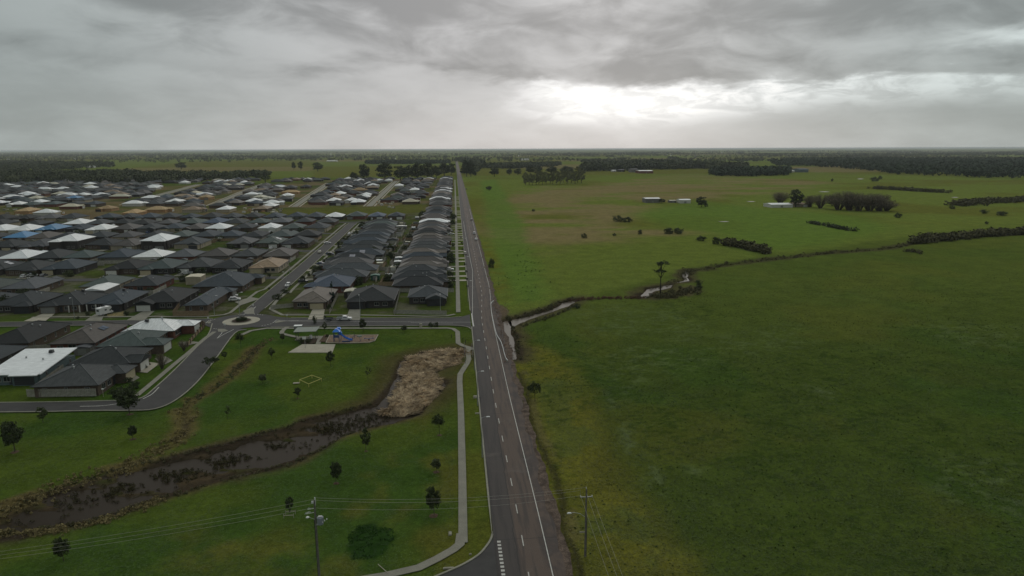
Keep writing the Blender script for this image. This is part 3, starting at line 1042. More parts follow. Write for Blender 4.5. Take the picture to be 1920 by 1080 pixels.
# streets of the estate
CROSS_L = [(5.4, 235.2), (-20, 236.6), (-45, 238.4), (-62, 240.2), (-72, 241.8)]
CROSS_L = UL(CROSS_L)
N_CROSS = [(4.6, 246.0), (1.5, 242.5), (-5, 241.4), (-20, 242.6), (-45, 244.4), (-60, 246.0)]
N_CROSS = UL(N_CROSS)
S_CROSS = [(4.6, 224.5), (3.0, 228.0), (-3, 230.4), (-20, 231.0), (-45, 232.6), (-64, 233.0)]
S_CROSS = UL(S_CROSS)
cross = MB().sheet(N_CROSS + UL([(-70, 250), (-70, 233)]) + S_CROSS[::-1], 0.016).build('cross_street', asphalt_new)
tag(cross, 'short asphalt street from the roundabout to the main road', kind='structure')
kerb('kerb', smooth_line(N_CROSS[1:], 3), 'kerb on the house side of the short cross street')
kerb('kerb', smooth_line(S_CROSS, 3), 'kerb on the park side of the short cross street')
WEST_L = [(-83, 243.4), (-95, 243.8), (-120, 243.6), (-160, 244.5), (-240, 246), (-330, 248)]
WEST_L = UL(WEST_L)
west_st = MB().strip(WEST_L, 6.4, 0.020).build('west_street', asphalt_new)
tag(west_st, 'asphalt street running left from the roundabout between houses', kind='structure')
for s_, lab in ((3.3, 'kerb on the far side of the left street'), (-3.3, 'kerb on the near side of the left street')):
    kerb('kerb', offset([U(-88, 243.6)] + WEST_L[1:], -s_), lab)
SIDE_L = [(-76.9, 249), (-77.0, 256), (-77.0, 270), (-77.6, 300), (-78.6, 350), (-80.6, 420), (-82.5, 490), (-84.4, 552), (-84.6, 572)]
SIDE_L = UL(SIDE_L)
side_st = MB().strip(smooth_line(SIDE_L, 3), 6.6, 0.024).build('side_street', asphalt_new)
tag(side_st, 'asphalt street running from the roundabout deep into the estate', kind='structure')
kerb('kerb', offset([U(-77, 262)] + SIDE_L[2:], 3.4), 'kerb on the left side of the long side street')
kerb('kerb', offset([U(-77, 262)] + SIDE_L[2:], -3.4), 'kerb on the right side of the long side street')
CURVE_E = G([(462, 618), (440, 625), (405, 672), (370, 716), (330, 750), (290, 767), (240, 770), (180, 770), (90, 772), (0, 773), (-160, 775)])
CURVE_W = G([(398, 607), (390, 628), (360, 660), (327, 694), (290, 728), (268, 745), (240, 750), (190, 752), (100, 754), (0, 755), (-160, 757)])
CE, CW = smooth_line(CURVE_E, 4), smooth_line(CURVE_W, 4)
nC = len(CE)
cm = MB()
cm.add([(p[0], p[1], 0.028) for p in CE] + [(p[0], p[1], 0.028) for p in CW], [(i, i + 1, i + nC + 1, i + nC) for i in range(nC - 1)][::1])
cm.f = [f[::-1] for f in cm.f]
curve_st = cm.build('curved_street', asphalt_new)
tag(curve_st, 'asphalt street bending from the roundabout round to the left edge', kind='structure')
kerb('kerb', CE, 'kerb along the park side of the bending street')
kerb('kerb', CW, 'kerb along the house side of the bending street')
for pts in ([(268, 748), (285, 739), (298, 726)], [(150, 762), (190, 761), (222, 757)]):
    MB().strip(smooth_line(G(pts), 5), 0.22, 0.036).build('centre_line', paint, curve_st)

# roundabout: asphalt circle, concrete apron, raised bed
ring = [(RAB[0] + 12.2 * math.cos(a), RAB[1] + 10.6 * math.sin(a)) for a in np.linspace(0, 2 * math.pi, 49)[:-1]]
rb = MB().sheet(ring, 0.032).build('roundabout', asphalt_new)
tag(rb, 'small roundabout where four estate streets meet', kind='structure')
circ = lambda r, n=40: [(RAB[0] + r * math.cos(a), RAB[1] + r * math.sin(a)) for a in np.linspace(0, 2 * math.pi, n + 1)[:-1]]
MB().prism(circ(6.3), 0.0, 0.10).build('apron', concrete_pale, rb)
MB().prism(circ(3.5), 0.05, 0.24).build('inner_kerb', kerbm, rb)
MB().prism(circ(3.2), 0.06, 0.28).build('garden_bed', soil, rb)


def island(pts, blocks, parent):
    P = G(pts)
    MB().prism(P, 0.0, 0.09).build('splitter_island', concrete, parent)


island([(455, 583.5), (472, 576), (476, 578), (477, 588.5), (462, 589)], None, rb)
island([(408, 617), (420, 617), (428, 620), (418, 623), (409, 622)], None, rb)
island([(536, 602.5), (516, 606), (516, 603.5), (522, 601)], None, rb)
island([(388, 605), (394, 602.5), (396, 605), (391, 607)], None, rb)
for pts in ([(446, 590), (457, 590), (470, 581), (480, 575)], [(480, 575), (476, 579), (475.5, 588), (478, 589.5)],
            [(418.5, 619), (415, 626), (407, 634.5)], [(407, 634.5), (420, 627), (438.5, 617.5)],
            [(511, 606), (519, 600), (540, 601.5)], [(515, 605.5), (540, 602), (560, 601.5)], [(386, 606), (391, 601.5), (396, 600)]):
    MB().strip(G(pts), 0.20, 0.044).build('painted_line', paint, rb)
for pts, k in (([(482, 589.3), (495, 591)], 3), ([(490, 611.5), (511, 606.5)], 4), ([(400, 616), (416, 618.5)], 4), ([(394, 601.5), (405, 598)], 3)):
    (x0, y0), (x1, y1) = pts
    for i in range(k):
        a, b = (i + 0.1) / k, (i + 0.6) / k
        MB().strip(G([(x0 + (x1 - x0) * a, y0 + (y1 - y0) * a), (x0 + (x1 - x0) * b, y0 + (y1 - y0) * b)]), 0.3, 0.044).build('holding_dash', paint, rb)
# centre lines of the short street
for pts in ([(540, 602), (620, 602.7), (760, 603.5), (884, 604.2)], [(540, 601), (620, 601.9)], [(770, 605.2), (850, 606)], ):
    MB().strip(G(pts), 0.16, 0.034).build('centre_line', paint, cross)
MB().strip(G([(884.5, 588), (886.5, 604), (888, 612)]), 0.45, 0.040).build('stop_line', paint, cross)

# inner streets (mostly hidden by roofs)
STREETS = [('inner_street', [(-80, 327), (-130, 328), (-360, 332)], 6.4, 'cross street behind the first two rows of houses'),
           ('inner_street', [(-83, 414), (-180, 415), (-420, 418)], 6.4, 'cross street deeper in the estate, second after the roundabout'),
           ('inner_street', [(-84, 500), (-200, 501), (-470, 503)], 6.4, 'cross street in the middle of the estate, third after the roundabout'),
           ('inner_street', [(-44, 583), (-84, 578), (-200, 586), (-520, 590)], 6.6, 'cross street at the end of the long side street'),
           ('new_street', [(-92, 740), (-101, 1000), (-112, 1330)], 7.0, 'pale new street rising from the open lots to the far houses'),
           ('new_street', [(-170, 740), (-198, 1000), (-225, 1260)], 6.6, 'new street among scattered white roofs, left of the pale one'),
           ('new_street', [(-262, 760), (-300, 1000), (-335, 1250)], 6.6, 'new street through vacant grass lots in the far estate'),
           ('new_street', [(-360, 780), (-400, 1000), (-440, 1230)], 6.6, 'new street among the far houses near the wood')]
for nm, L_, w_, lab in STREETS:
    o = MB().strip(fine_line(UL(L_), 40), w_, 0.012).build(nm, asphalt_new if nm == 'inner_street' else concrete)
    tag(o, lab, kind='structure')
    if nm == 'new_street':
        for s_ in (w_ / 2 + 2.2, -w_ / 2 - 2.2):
            o = MB().strip(offset(fine_line(UL(L_), 40), s_), 1.6, 0.02).build('footpath', concrete_pale)
            tag(o, 'pale footpath beside a new street in the far estate', kind='structure', group='footpaths beside the new streets')


def path(pts, w, label, z=0.030, m=concrete, smooth=0, joints=None):
    L_ = smooth_line(pts, smooth) if smooth else pts
    o = MB().strip(L_, w, z - 0.08, h=0.08).build('footpath', m)
    tag(o, label, kind='structure')
    if joints:
        pass
    return o


path(G([(560, 1130), (640, 1092), (720, 1079), (785, 1064), (820, 1047), (850, 1030), (862, 1020), (864.5, 1000)]), 1.5, 'concrete footpath curving off to the left at the bottom', 0.026)
path([(0.15, 96.5), (0.30, 120), (0.35, 150), (0.2, 172), (0.4, 178), (2.5, 187.5), (3.0, 191), (3.0, 204)], 1.45, 'straight concrete footpath between park grass and main road verge', 0.030)
path(G([(884.5, 656), (882, 652), (868, 648), (859, 643), (858, 622), (850, 616.5), (840, 615), (760, 615), (640, 615.3), (500, 615.3), (470, 620), (452, 628)]), 1.5, 'thin concrete path along the park edge beside the short street', 0.034)
path([(0.3, 250), (0.3, 300), (0.3, 420), (0.3, 700), (0.2, 1000), (0, 1380)], 1.7, 'long concrete footpath in front of the main road houses', 0.030)
path(G([(853, 589), (838, 592), (800, 593), (740, 591.5), (677, 590.5), (620, 590.5), (560, 590.5), (530, 590.5), (516, 584), (507, 579), (520, 562), (540, 546)]), 1.3, 'concrete path round the corner houses on the short street', 0.034)
path(offset([U(-77, 290)] + SIDE_L[3:], -6.2), 1.2, 'concrete path along the right side of the long side street', 0.038)
path(G([(300, 593.5), (380, 594), (420, 590), (432, 586), (450, 571), (470, 556), (482, 547)]) + offset(SIDE_L[3:], 6.0), 1.25, 'concrete path round the left corner and up the long side street', 0.034)
path(G([(60, 594.5), (180, 593.5), (300, 593.4)]), 1.2, 'concrete path in front of the houses on the left street', 0.036)
path(G([(402, 622), (385, 634), (350, 664), (318, 690), (285, 718), (256, 742)]), 1.4, 'concrete path along the house side of the bending street', 0.036)
path(G([(540, 612), (533, 617), (528, 624), (536, 627), (548, 630), (562, 632.5)]), 1.5, 'curved concrete path leading to the picnic shelter', 0.038, smooth=4)
# ------------------------------------------------------------------ houses
PITCH_R = math.tan(R(21))


def hip(mb, ridge, x0, x1, y0, y1, z, oh=0.5, pitch=PITCH_R, gable=None, caps=True, th=0.2):
    """hip roof (or gable towards 'y0') as a closed solid over a rectangle; ridge caps go to their own shape"""
    x0, x1, y0, y1 = x0 - oh, x1 + oh, y0 - oh, y1 + oh
    w, d = x1 - x0, y1 - y0
    if w <= d:
        h = w / 2 * pitch
        a = ((x0 + x1) / 2, y0 + (0.0 if gable else w / 2), z + h)
        b = ((x0 + x1) / 2, y1 - w / 2, z + h)
    else:
        h = d / 2 * pitch
        a = (x0 + d / 2, (y0 + y1) / 2, z + h)
        b = (x1 - d / 2, (y0 + y1) / 2, z + h)
    c = [(x0, y0, z), (x1, y0, z), (x1, y1, z), (x0, y1, z)]
    lo = [(p[0], p[1], z - th) for p in c]
    V = c + [a, b] + lo
    if w <= d:
        F = [(0, 1, 4), (1, 2, 5, 4), (2, 3, 5), (3, 0, 4, 5)]
        hips = [(0, 4), (1, 4), (2, 5), (3, 5), (4, 5)]
    else:
        F = [(0, 1, 5, 4), (1, 2, 5), (2, 3, 4, 5), (3, 0, 4)]
        hips = [(0, 4), (3, 4), (1, 5), (2, 5), (4, 5)]
    F += [(6, 7, 1, 0), (7, 8, 2, 1), (8, 9, 3, 2), (9, 6, 0, 3), (9, 8, 7, 6)]
    mb.add(V, F)
    if caps and ridge is not None:
        for i, j in hips:
            p, q = V[i], V[j]
            if math.dist(p, q) > 0.3:
                ridge.tube([(p[0], p[1], p[2] + 0.02), (q[0], q[1], q[2] + 0.02)], 0.11, 4)
    return z + h


def gutter(mb, x0, x1, y0, y1, z, oh=0.5):
    x0, x1, y0, y1 = x0 - oh - 0.07, x1 + oh + 0.07, y0 - oh - 0.07, y1 + oh + 0.07
    t = 0.12
    for c, s in (((x0 + x1) / 2, y0), (x1 - x0 + t, t)), (((x0 + x1) / 2, y1), (x1 - x0 + t, t)), ((x0, (y0 + y1) / 2), (t, y1 - y0 - t)), ((x1, (y0 + y1) / 2), (t, y1 - y0 - t)):
        mb.box((c[0], c[1], z - 0.09), (s[0], s[1], 0.14))


HM = {}
vent_me = MB().lathe([(0.20, -0.3), (0.20, 0.25), (0.28, 0.27), (0.20, 0.42)], (0, 0, 0), 8).mesh('roof_vent', grey_metal)


win_frame = mat('window_frame', (0.26, 0.255, 0.24), 0.6, 0.06, 1, 0.3)


def win_mesh(w, h):
    """a frame with its own pane, facing -Y, sitting on the wall"""
    f = MB()
    t = 0.09
    f.box((0, -0.03, h / 2 - t / 2), (w, 0.08, t)).box((0, -0.03, -h / 2 + t / 2), (w, 0.08, t))
    f.box((-w / 2 + t / 2, -0.03, 0), (t, 0.08, h - 2 * t)).box((w / 2 - t / 2, -0.03, 0), (t, 0.08, h - 2 * t)).box((0, -0.03, 0), (t * 0.8, 0.07, h - 2 * t))
    f.box((0, -0.06, -h / 2 - 0.05), (w + 0.2, 0.16, 0.08))
    p = MB().box((0, -0.012, 0), (w - 2 * t, 0.02, h - 2 * t))
    return f.mesh('window', win_frame), p.mesh('pane', glass_dark)


WIN = {k: win_mesh(*k) for k in ((1.8, 1.4), (1.2, 1.4), (0.8, 1.6), (2.4, 2.0))}


def plan(W_, D_, wing, flip):
    """main block and garage wing rectangles"""
    s = -1 if flip else 1
    gw, gd = wing
    main = (-W_ / 2, W_ / 2, -D_ / 2 + gd, D_ / 2)
    if s > 0:
        wg = (W_ / 2 - 0.45 - gw, W_ / 2 - 0.45, -D_ / 2, -D_ / 2 + gd + 4.0)
    else:
        wg = (-W_ / 2 + 0.45, -W_ / 2 + 0.45 + gw, -D_ / 2, -D_ / 2 + gd + 4.0)
    return main, wg


def house_parts(key):
    key = key[:2] + ((min(key[2][0], key[0] - 4.2), key[2][1]),) + key[3:]
    if key in HM:
        return HM[key]
    W_, D_, wing, flip, style, storeys, caps = key
    main, wg = plan(W_, D_, wing, flip)
    H_ = 2.62 if storeys == 1 else 5.2
    wall, roof, ridge, gut = MB(), MB(), MB(), MB()
    E_ = 0.0
    x0, x1, y0, y1 = main
    gx0, gx1, gy0, gy1 = wg
    fp = [(x0, y1), (x0, y0)]
    if flip:
        fp = [(x0, y1), (x0, y0), (gx0, y0), (gx0, gy0), (gx1, gy0), (gx1, y0), (x1, y0), (x1, y1)]
    else:
        fp = [(x0, y1), (x0, y0), (gx0, y0), (gx0, gy0), (gx1, gy0), (gx1, y0), (x1, y0), (x1, y1)]
    wall.prism(fp, -0.3, H_)
    if style == 'flat':
        for q, dz_ in ((main, 0.0), (wg, -0.03)):
            rx0, rx1, ry0, ry1 = q[0] - 0.55, q[1] + 0.55, q[2] - 0.55, q[3] + 0.55
            z = H_ + 0.2 + dz_
            sl = 0.10
            V = [(rx0, ry0, z), (rx1, ry0, z), (rx1, ry1, z + (ry1 - ry0) * sl), (rx0, ry1, z + (ry1 - ry0) * sl)]
            V += [(p[0], p[1], p[2] - 0.22) for p in V]
            roof.add(V, [(0, 1, 2, 3), (7, 6, 5, 4), (4, 5, 1, 0), (5, 6, 2, 1), (6, 7, 3, 2), (7, 4, 0, 3)])
    else:
        hip(roof, ridge, *main, H_ + 0.20, caps=caps)
        hip(roof, ridge, *wg, H_ + 0.16, oh=0.42, gable=(style == 'gable'), caps=caps)
        if style == 'gable':
            # infill of the front gable is part of the closed roof solid
            pass
        if style == 'hipporch':
            px0 = x0 + 1.2 if not flip else x1 - 5.2
            hip(roof, ridge, px0, px0 + 4.0, y0 - 1.6, y0 + 4, H_ + 0.12, oh=0.3, gable=True, caps=caps)
        gutter(gut, *main, H_ + 0.20)
        gutter(gut, *wg, H_ + 0.16, oh=0.42)
    door = MB()
    gc = (gx0 + gx1) / 2
    gwid = min(5.0, wing[0] - 1.0)
    for k in range(4):
        door.box((gc, gy0 - 0.03, 0.30 + k * 0.55), (gwid, 0.07, 0.52))
    fd = MB().box(((gx0 if not flip else gx1) - (0.9 if not flip else -0.9), y0 - 0.03, 1.05), (1.0, 0.08, 2.1))
    vents = []
    r = random.Random(str(key))
    for k in range(2):
        vx, vy = x0 + (x1 - x0) * r.uniform(.25, .75), y0 + (y1 - y0) * r.uniform(.3, .7)
        dd = min(vx - x0, x1 - vx, vy - y0, y1 - vy) + 0.5
        zr = H_ + 0.2 + (dd * PITCH_R if style != 'flat' else (vy - y0) * 0.10)
        vents.append((vx, vy, zr + 0.1))
    post = MB()
    if not flip:
        pxs = [x0 + 0.3, (x0 + gx0) / 2]
    else:
        pxs = [x1 - 0.3, (x1 + gx1) / 2]
    post_me = MB().box((0, 0, 1.28), (0.32, 0.32, 2.56)).mesh('porch_post', WALLS['white'])
    # windows: x, y, z, rotation, kind
    ws = []
    fx = [x0 + (x1 - x0) * 0.18, x0 + (x1 - x0) * 0.36] if not flip else [x1 - (x1 - x0) * 0.18, x1 - (x1 - x0) * 0.36]
    for q in fx[:1 if wing[0] > W_ * 0.6 else 2]:
        ws.append((q, y0, 1.45, 0, (1.8, 1.4)))
    nside = max(2, int((y1 - y0) / 5))
    for k in range(nside):
        yy = y0 + (y1 - y0) * (k + 0.5) / nside
        ws.append((x1, yy, 1.5, math.pi / 2, (1.2, 1.4) if k % 2 else (0.8, 1.6)))
        ws.append((x0, yy, 1.5, -math.pi / 2, (1.2, 1.4) if (k + 1) % 2 else (0.8, 1.6)))
    for t in (0.22, 0.5, 0.78):
        ws.append((x0 + (x1 - x0) * t, y1, 1.35, math.pi, (2.4, 2.0) if t == 0.5 else (1.8, 1.4)))
    if storeys == 2:
        ws += [(w_[0], w_[1], 4.1, w_[3], (1.8, 1.4)) for w_ in ws[:2]] + [(gc, gy0, 4.1, 0, (1.8, 1.4))]
    rec = dict(wall=wall.mesh('wall', WALLS['brown brick']), roof=roof.mesh('roof', ROOFS['charcoal']),
               ridge=ridge.mesh('ridge_cap', RIDGE['charcoal']) if ridge.v else None,
               gutter=gut.mesh('gutter', dark_metal) if gut.v else None, door=door.mesh('garage_door', DOORS['white']),
               fdoor=fd.mesh('front_door', DOORS['dark']), vent=vents, posts=[(p, y0 - 1.1) for p in pxs], post=post_me,
               windows=ws, H=H_, main=main, wg=wg, y0=y0, style=style)
    HM[key] = rec
    return rec


SOLAR = MB()
for i in range(2):
    for j in range(4):
        pass
solar_panel_me = MB().box((0, 0, 0), (0.98, 1.62, 0.05)).mesh('solar_panel', mat('solar_glass', (0.055, 0.075, 0.11), 0.15, 0.05, 1, 0.6))


def roof_z(rec, x, y):
    x0, x1, y0, y1 = rec['main']
    d = min(x - x0, x1 - x, y - y0, y1 - y) + 0.5
    return rec['H'] + 0.2 + d * PITCH_R


NPARTS = [0]


def house(cx, cy, rz, W_, D_, label, roof='charcoal', wall='brown brick', door='white', wing=(6.2, 3.0), flip=False, style='hip', storeys=1,
          detail=2, solar=0, group='houses of the estate', name='house', posts=False):
    key = (W_, D_, wing, flip, style, storeys, detail >= 1)
    rec = house_parts(key)
    root = thing(name, label, 'house', (cx, cy, 0), rz, group)
    o = link('wall', rec['wall'], root)
    setmat(o, WALLS[wall])
    ro = link('roof', rec['roof'], root)
    setmat(ro, ROOFS[roof])
    NPARTS[0] += 2
    o = link('garage_door', rec['door'], root)
    setmat(o, DOORS[door])
    if detail >= 1:
        if rec['ridge']:
            o = link('ridge_cap', rec['ridge'], ro)
            setmat(o, RIDGE[roof])
        if detail >= 2:
            for q in rec['vent']:
                link('roof_vent', vent_me, ro, q)
        if rec['gutter'] and detail >= 2:
            link('gutter', rec['gutter'], ro)
    if detail >= 1:
        if detail >= 2:
            link('front_door', rec['fdoor'], root)
        for i, (x, y, z, r_, k) in enumerate(rec['windows']):
            if detail == 1 and i > 4:
                break
            w = link('window', WIN[k][0], root, (x, y, z), r_)
            if detail >= 2:
                link('pane', WIN[k][1], w)
        if posts:
            for (x, y) in rec['posts']:
                link('porch_post', rec['post'], root, (x, y, 0))
    if solar:
        x0, x1, y0, y1 = rec['main']
        for i in range(2):
            for j in range(solar):
                # on the slope facing local +X or -X
                sx = 1 if solar > 0 else -1
                x = x1 - 2.2 - i * 1.7
                y = (y0 + y1) / 2 + 0.6 + (j - solar / 2) * 1.02
                s = link('solar_panel', solar_panel_me, ro, (x, y, roof_z(rec, x, y) + 0.10))
                s.rotation_euler = (0, math.atan(PITCH_R), 0)
                s.rotation_euler = (Matrix.Rotation(math.atan(PITCH_R), 3, 'Y') @ Matrix.Rotation(math.pi / 2, 3, 'Z')).to_euler()
    return root


OCC = []            # centres and radii of what is built, so that fill-in houses keep clear


def occupy(x, y, r):
    OCC.append((x, y, r))


def free(x, y, r):
    return all((x - a) ** 2 + (y - b) ** 2 > (r + c) ** 2 for a, b, c in OCC)


E90 = math.pi / 2
HAND = [
    # cx, cy, rz, W, D, label, options
    (-95.5, 176.5, E90, 15.5, 17.5, 'dark grey tiled house behind the paling fence at the street bend', dict(roof='dark grey', wing=(6.0, 2.4), wall='brown brick', door='cream')),
    (-96.0, 193.3, E90, 14.0, 18.0, 'charcoal house with pale gravel front yard beside the bending street', dict(roof='charcoal', wing=(6.0, 2.6), wall='brown brick', door='white', style='gable', flip=True)),
    (-97.0, 211.3, E90, 15.5, 18.5, 'green-grey roofed brick house facing the bending street', dict(roof='green grey', wing=(6.4, 5.0), wall='brown brick', flip=True)),
    (-96.8, 226.6, E90, 12.6, 19.5, 'white roofed brick house on the corner by the roundabout', dict(roof='white', wing=(5.6, 4.0), wall='red brick', flip=False)),
    (-115.0, 187.0, 0, 13.0, 18.0, 'teal walled house under a big flat white roof', dict(roof='white', wall='teal', style='flat', wing=(6.0, 1.0), door='dark')),
    (-115.6, 220.0, math.pi, 12.6, 24.5, 'brown roofed red brick house with a blue solar collector', dict(roof='brown', wall='red brick', wing=(5.8, 3.0))),
    (-135.8, 222.5, math.pi, 13.4, 26.0, 'long dark brown roofed house at the left edge, nearer side of the street', dict(roof='black', wall='brown brick', wing=(6.0, 3.0))),
    (-133.8, 197.0, 0, 13.0, 17.0, 'dark low house cut off by the left edge, behind the white flat roof', dict(roof='charcoal', wall='dark', wing=(5.8, 2.0))),
    (-148.0, 271.0, 0, 15.0, 21.0, 'dark grey house with white garage and two white porch posts', dict(roof='charcoal', wall='brown brick', wing=(6.2, 1.6), flip=True, door='grey', posts=True)),
    (-132.6, 273.0, 0, 13.4, 23.0, 'blue-grey roofed house with the camper van out front', dict(roof='slate blue', wall='dark', wing=(5.8, 2.0), posts=True, door='dark')),
    (-114.2, 274.0, 0, 14.6, 26.0, 'black roofed house with bright white garage door', dict(roof='black', wall='dark', wing=(6.2, 3.0), flip=True, style='gable')),
    (-96.6, 273.0, E90, 31.0, 9.6, 'long blue-grey roofed house along the side street by the roundabout', dict(roof='slate blue', wall='brown brick', wing=(6.0, 1.6), door='grey')),
    (-165.5, 272.0, 0, 15.0, 22.0, 'dark hip roofed house near the left edge with twin wheel tracks', dict(roof='charcoal', wall='dark', wing=(6.0, 2.0), door='dark')),
    (-183.0, 273.0, 0, 15.0, 22.0, 'dark house cut by the left edge on the far side of the street', dict(roof='dark grey', wall='dark', wing=(6.0, 2.0), door='dark')),
    (-56.2, 271.0, 0, 12.6, 24.0, 'taupe roofed house with wide cream garage and concrete drive', dict(roof='taupe', wall='brown brick', door='cream', wing=(6.2, 1.8))),
    (-33.4, 270.5, 0, 17.6, 23.5, 'black roofed house with many white front windows', dict(roof='black', wall='dark', door='dark', wing=(6.4, 1.2), flip=True)),
    (-11.6, 271.3, 0, 14.6, 20.0, 'grey gabled corner house behind the grey fence by the main road', dict(roof='dark grey', wall='dark', door='dark', wing=(7.0, 4.0), style='gable')),
    (-55.2, 299.0, -E90, 19.5, 18.6, 'steel blue roofed red brick house behind the taupe one', dict(roof='steel blue', wall='red brick', door='cream', wing=(6.0, 2.4))),
    (-100.0, 306.5, E90, 25.5, 23.5, 'broad slate blue roofed house on the side street above the white utility', dict(roof='slate blue', wall='brown brick', wing=(6.4, 3.0), door='cream')),
    (-94.8, 350.5, 0, 13.6, 24.0, 'tan tiled house with cream garage on the side street corner', dict(roof='tan', wall='cream', door='cream', wing=(6.2, 2.4), flip=True)),
    (-113.0, 350.5, 0, 14.0, 23.0, 'black hip roofed house with white garage next to the tan one', dict(roof='black', wall='dark', door='white', wing=(6.2, 2.4))),
    (-146.5, 351.0, 0, 15.0, 24.0, 'green-grey roofed house with cream garage and pale drive', dict(roof='green grey', wall='dark', door='cream', wing=(6.2, 2.4), flip=True)),
    (-15.6, 295.5, E90, 13.6, 23.0, 'near-black house next behind the grey gabled corner house', dict(roof='black', wall='brown brick', door='dark', wing=(6.0, 2.4))),
]
HOUSE_OBJS = []
for cx, cy, rz, W_, D_, lab, op in HAND:
    cx, cy = U(cx, cy)
    HOUSE_OBJS.append(house(cx, cy, rz, W_, D_, lab, **op))
    a, b = (W_, D_) if abs(math.sin(rz)) < 0.5 else (D_, W_)
    if max(a, b) / min(a, b) > 1.3:
        k = (max(a, b) - min(a, b)) / 2
        for s in (-1, 1):
            occupy(cx + (s * k if a > b else 0), cy + (0 if a > b else s * k), min(a, b) * 0.52)
    occupy(cx, cy, min(a, b) * 0.56)
# a flat blue solar collector and an evaporative cooler on two of the near roofs
COOL = MB().box((0, 0, 0.35), (1.1, 1.1, 0.75), top=0.8).mesh('roof_cooler', dark_metal)
for i, (x, y, z) in ((8, (2.0, 4.0, 5.3)), (9, (1.5, 3.0, 5.2)), (3, (-2.0, 4.0, 5.0)), (4, (2.0, 6.0, 4.4))):
    rf = [c for c in HOUSE_OBJS[i].children if c.name.startswith('roof')][0]
    link('roof_cooler', COOL, rf, (x, y, z))
rf = [c for c in HOUSE_OBJS[5].children if c.name.startswith('roof')][0]
for k in range(2):
    s = link('solar_panel', MB().box((0, 0, 0), (1.9, 1.6, 0.10)).mesh('solar_panel', ROOFS['steel blue']), rf, (-3.4, -1.0 + 1.8 * k, roof_z(house_parts((12.6, 24.5, (5.8, 3.0), False, 'hip', 1, True)), -3.4, 0) + 0.15))
    s.rotation_euler = (0, -math.atan(PITCH_R), 0)

TPL = [  # W, D, wing, style
    (13.6, 21.0, (6.0, 2.4), 'hip'), (14.6, 22.5, (6.2, 3.2), 'hip'), (12.6, 19.5, (5.8, 2.0), 'gable'), (14.2, 20.0, (6.0, 4.0), 'gable'),
    (13.0, 23.0, (6.0, 1.6), 'hip'), (15.0, 19.0, (6.4, 2.6), 'hipporch')]
DARKS = ['charcoal', 'charcoal', 'dark grey', 'dark grey', 'black', 'slate blue', 'grey', 'green grey', 'brown', 'charcoal', 'dark grey', 'black', 'charcoal', 'slate blue', 'green grey']
WLS = ['brown brick', 'brown brick', 'dark', 'grey', 'red brick', 'dark', 'cream', 'brown brick']
DRS = ['white', 'cream', 'dark', 'grey', 'white']
WHITE_PX = [(22, 479), (160, 447), (287, 458), (268, 476), (157, 413), (226, 420), (30, 424), (5, 430), (422, 419), (39, 366), (91, 375), (168, 363),
            (109, 364), (12, 377), (10, 384), (304, 350), (341, 341), (270, 370), (312, 376), (218, 381), (90, 395), (437, 387), (450, 361), (452, 340),
            (537, 419), (621, 406), (821, 371), (826, 353), (773, 353), (830, 358), (826, 414), (841, 334), (634, 361), (640, 348), (693, 346), (628, 374),
            (660, 373), (684, 379), (690, 366), (486, 385), (553, 364), (477, 375), (671, 337), (731, 336), (642, 333)]
SPECIAL = [(WHITE_PX, 'white'), ([(143, 369), (105, 424), (10, 446)], 'bright blue'), ([(225, 352), (203, 359)], 'tan'), ([(226, 367), (118, 386)], 'cream'),
           ([(265, 391), (418, 367), (545, 358), (666, 355), (200, 388)], 'pale timber'), ([(696, 405), (405, 410)], 'steel blue')]
SPEC = [(g(x, y, 4.0), c) for L_, c in SPECIAL for x, y in L_]
LOTS = []            # cx, cy, rz, row phrase, index in row


def in_frame(x, y, z=2.0, m=60):
    u, v, d = pix(x, y, z)
    return -m < u < 1920 + m and v < 1100


side_x = lambda y: -77.0 - max(0, y - 270) * 0.0255
ROWS = [(305.5, math.pi, -117, 'first back row'), (351, 0, -129.5, 'tan house row'),
        (391, math.pi, -98, 'second back row'), (437, 0, -99, 'second street row'),
        (478, math.pi, -101, 'third back row'), (524, 0, -103, 'third street row'),
        (565, math.pi, -104, 'fourth back row'), (610, 0, -52, 'last street row')]
for y0, rz, xs, phrase in ROWS:
    i, x = 0, xs
    while in_frame(x, y0):
        LOTS.append((x + random.uniform(-0.5, 0.5), y0 + random.uniform(-3.2, 3.2) + (xs - x) * 0.012, rz + random.uniform(-.02, .02), phrase, 'from the side street'))
        x -= random.choice([16.6, 17.0, 17.6, 18.4]) if random.random() > 0.05 else 30.0
y = 311.0
while y < 1440:
    if not 578 < y < 592 and not 690 < y < 720:
        LOTS.append((-16.4 + random.uniform(-1.6, 1.2), y + random.uniform(-.7, .7), E90, 'row facing the main road', 'from the corner'))
    y += random.choice([13.8, 14.2, 14.8]) if y < 640 else 15.6
y = 318.0
while y < 560:
    LOTS.append((side_x(y) + 22.5 + random.uniform(-2, 2), y, -E90, 'right side street row', 'from the steel blue roof'))
    y += random.choice([15.4, 16.2, 17.0])
FARST = [(-92, -.0305), (-172, -.107), (-262, -.155), (-360, -.175), (-455, -.19), (-550, -.2), (-650, -.21), (-745, -.22)]
OPEN = [G(p) for p in ([(325, 372), (400, 347), (305, 347), (275, 366)], [(560, 352), (600, 352), (600, 343), (480, 343), (480, 350)], [(706, 370), (745, 346), (712, 345), (694, 360)],
                       [(505, 364), (550, 371), (590, 360), (575, 354)])]


def inside(poly, x, y):
    return sdist(poly, np.array([x]), np.array([y]), 1)[0] < 0


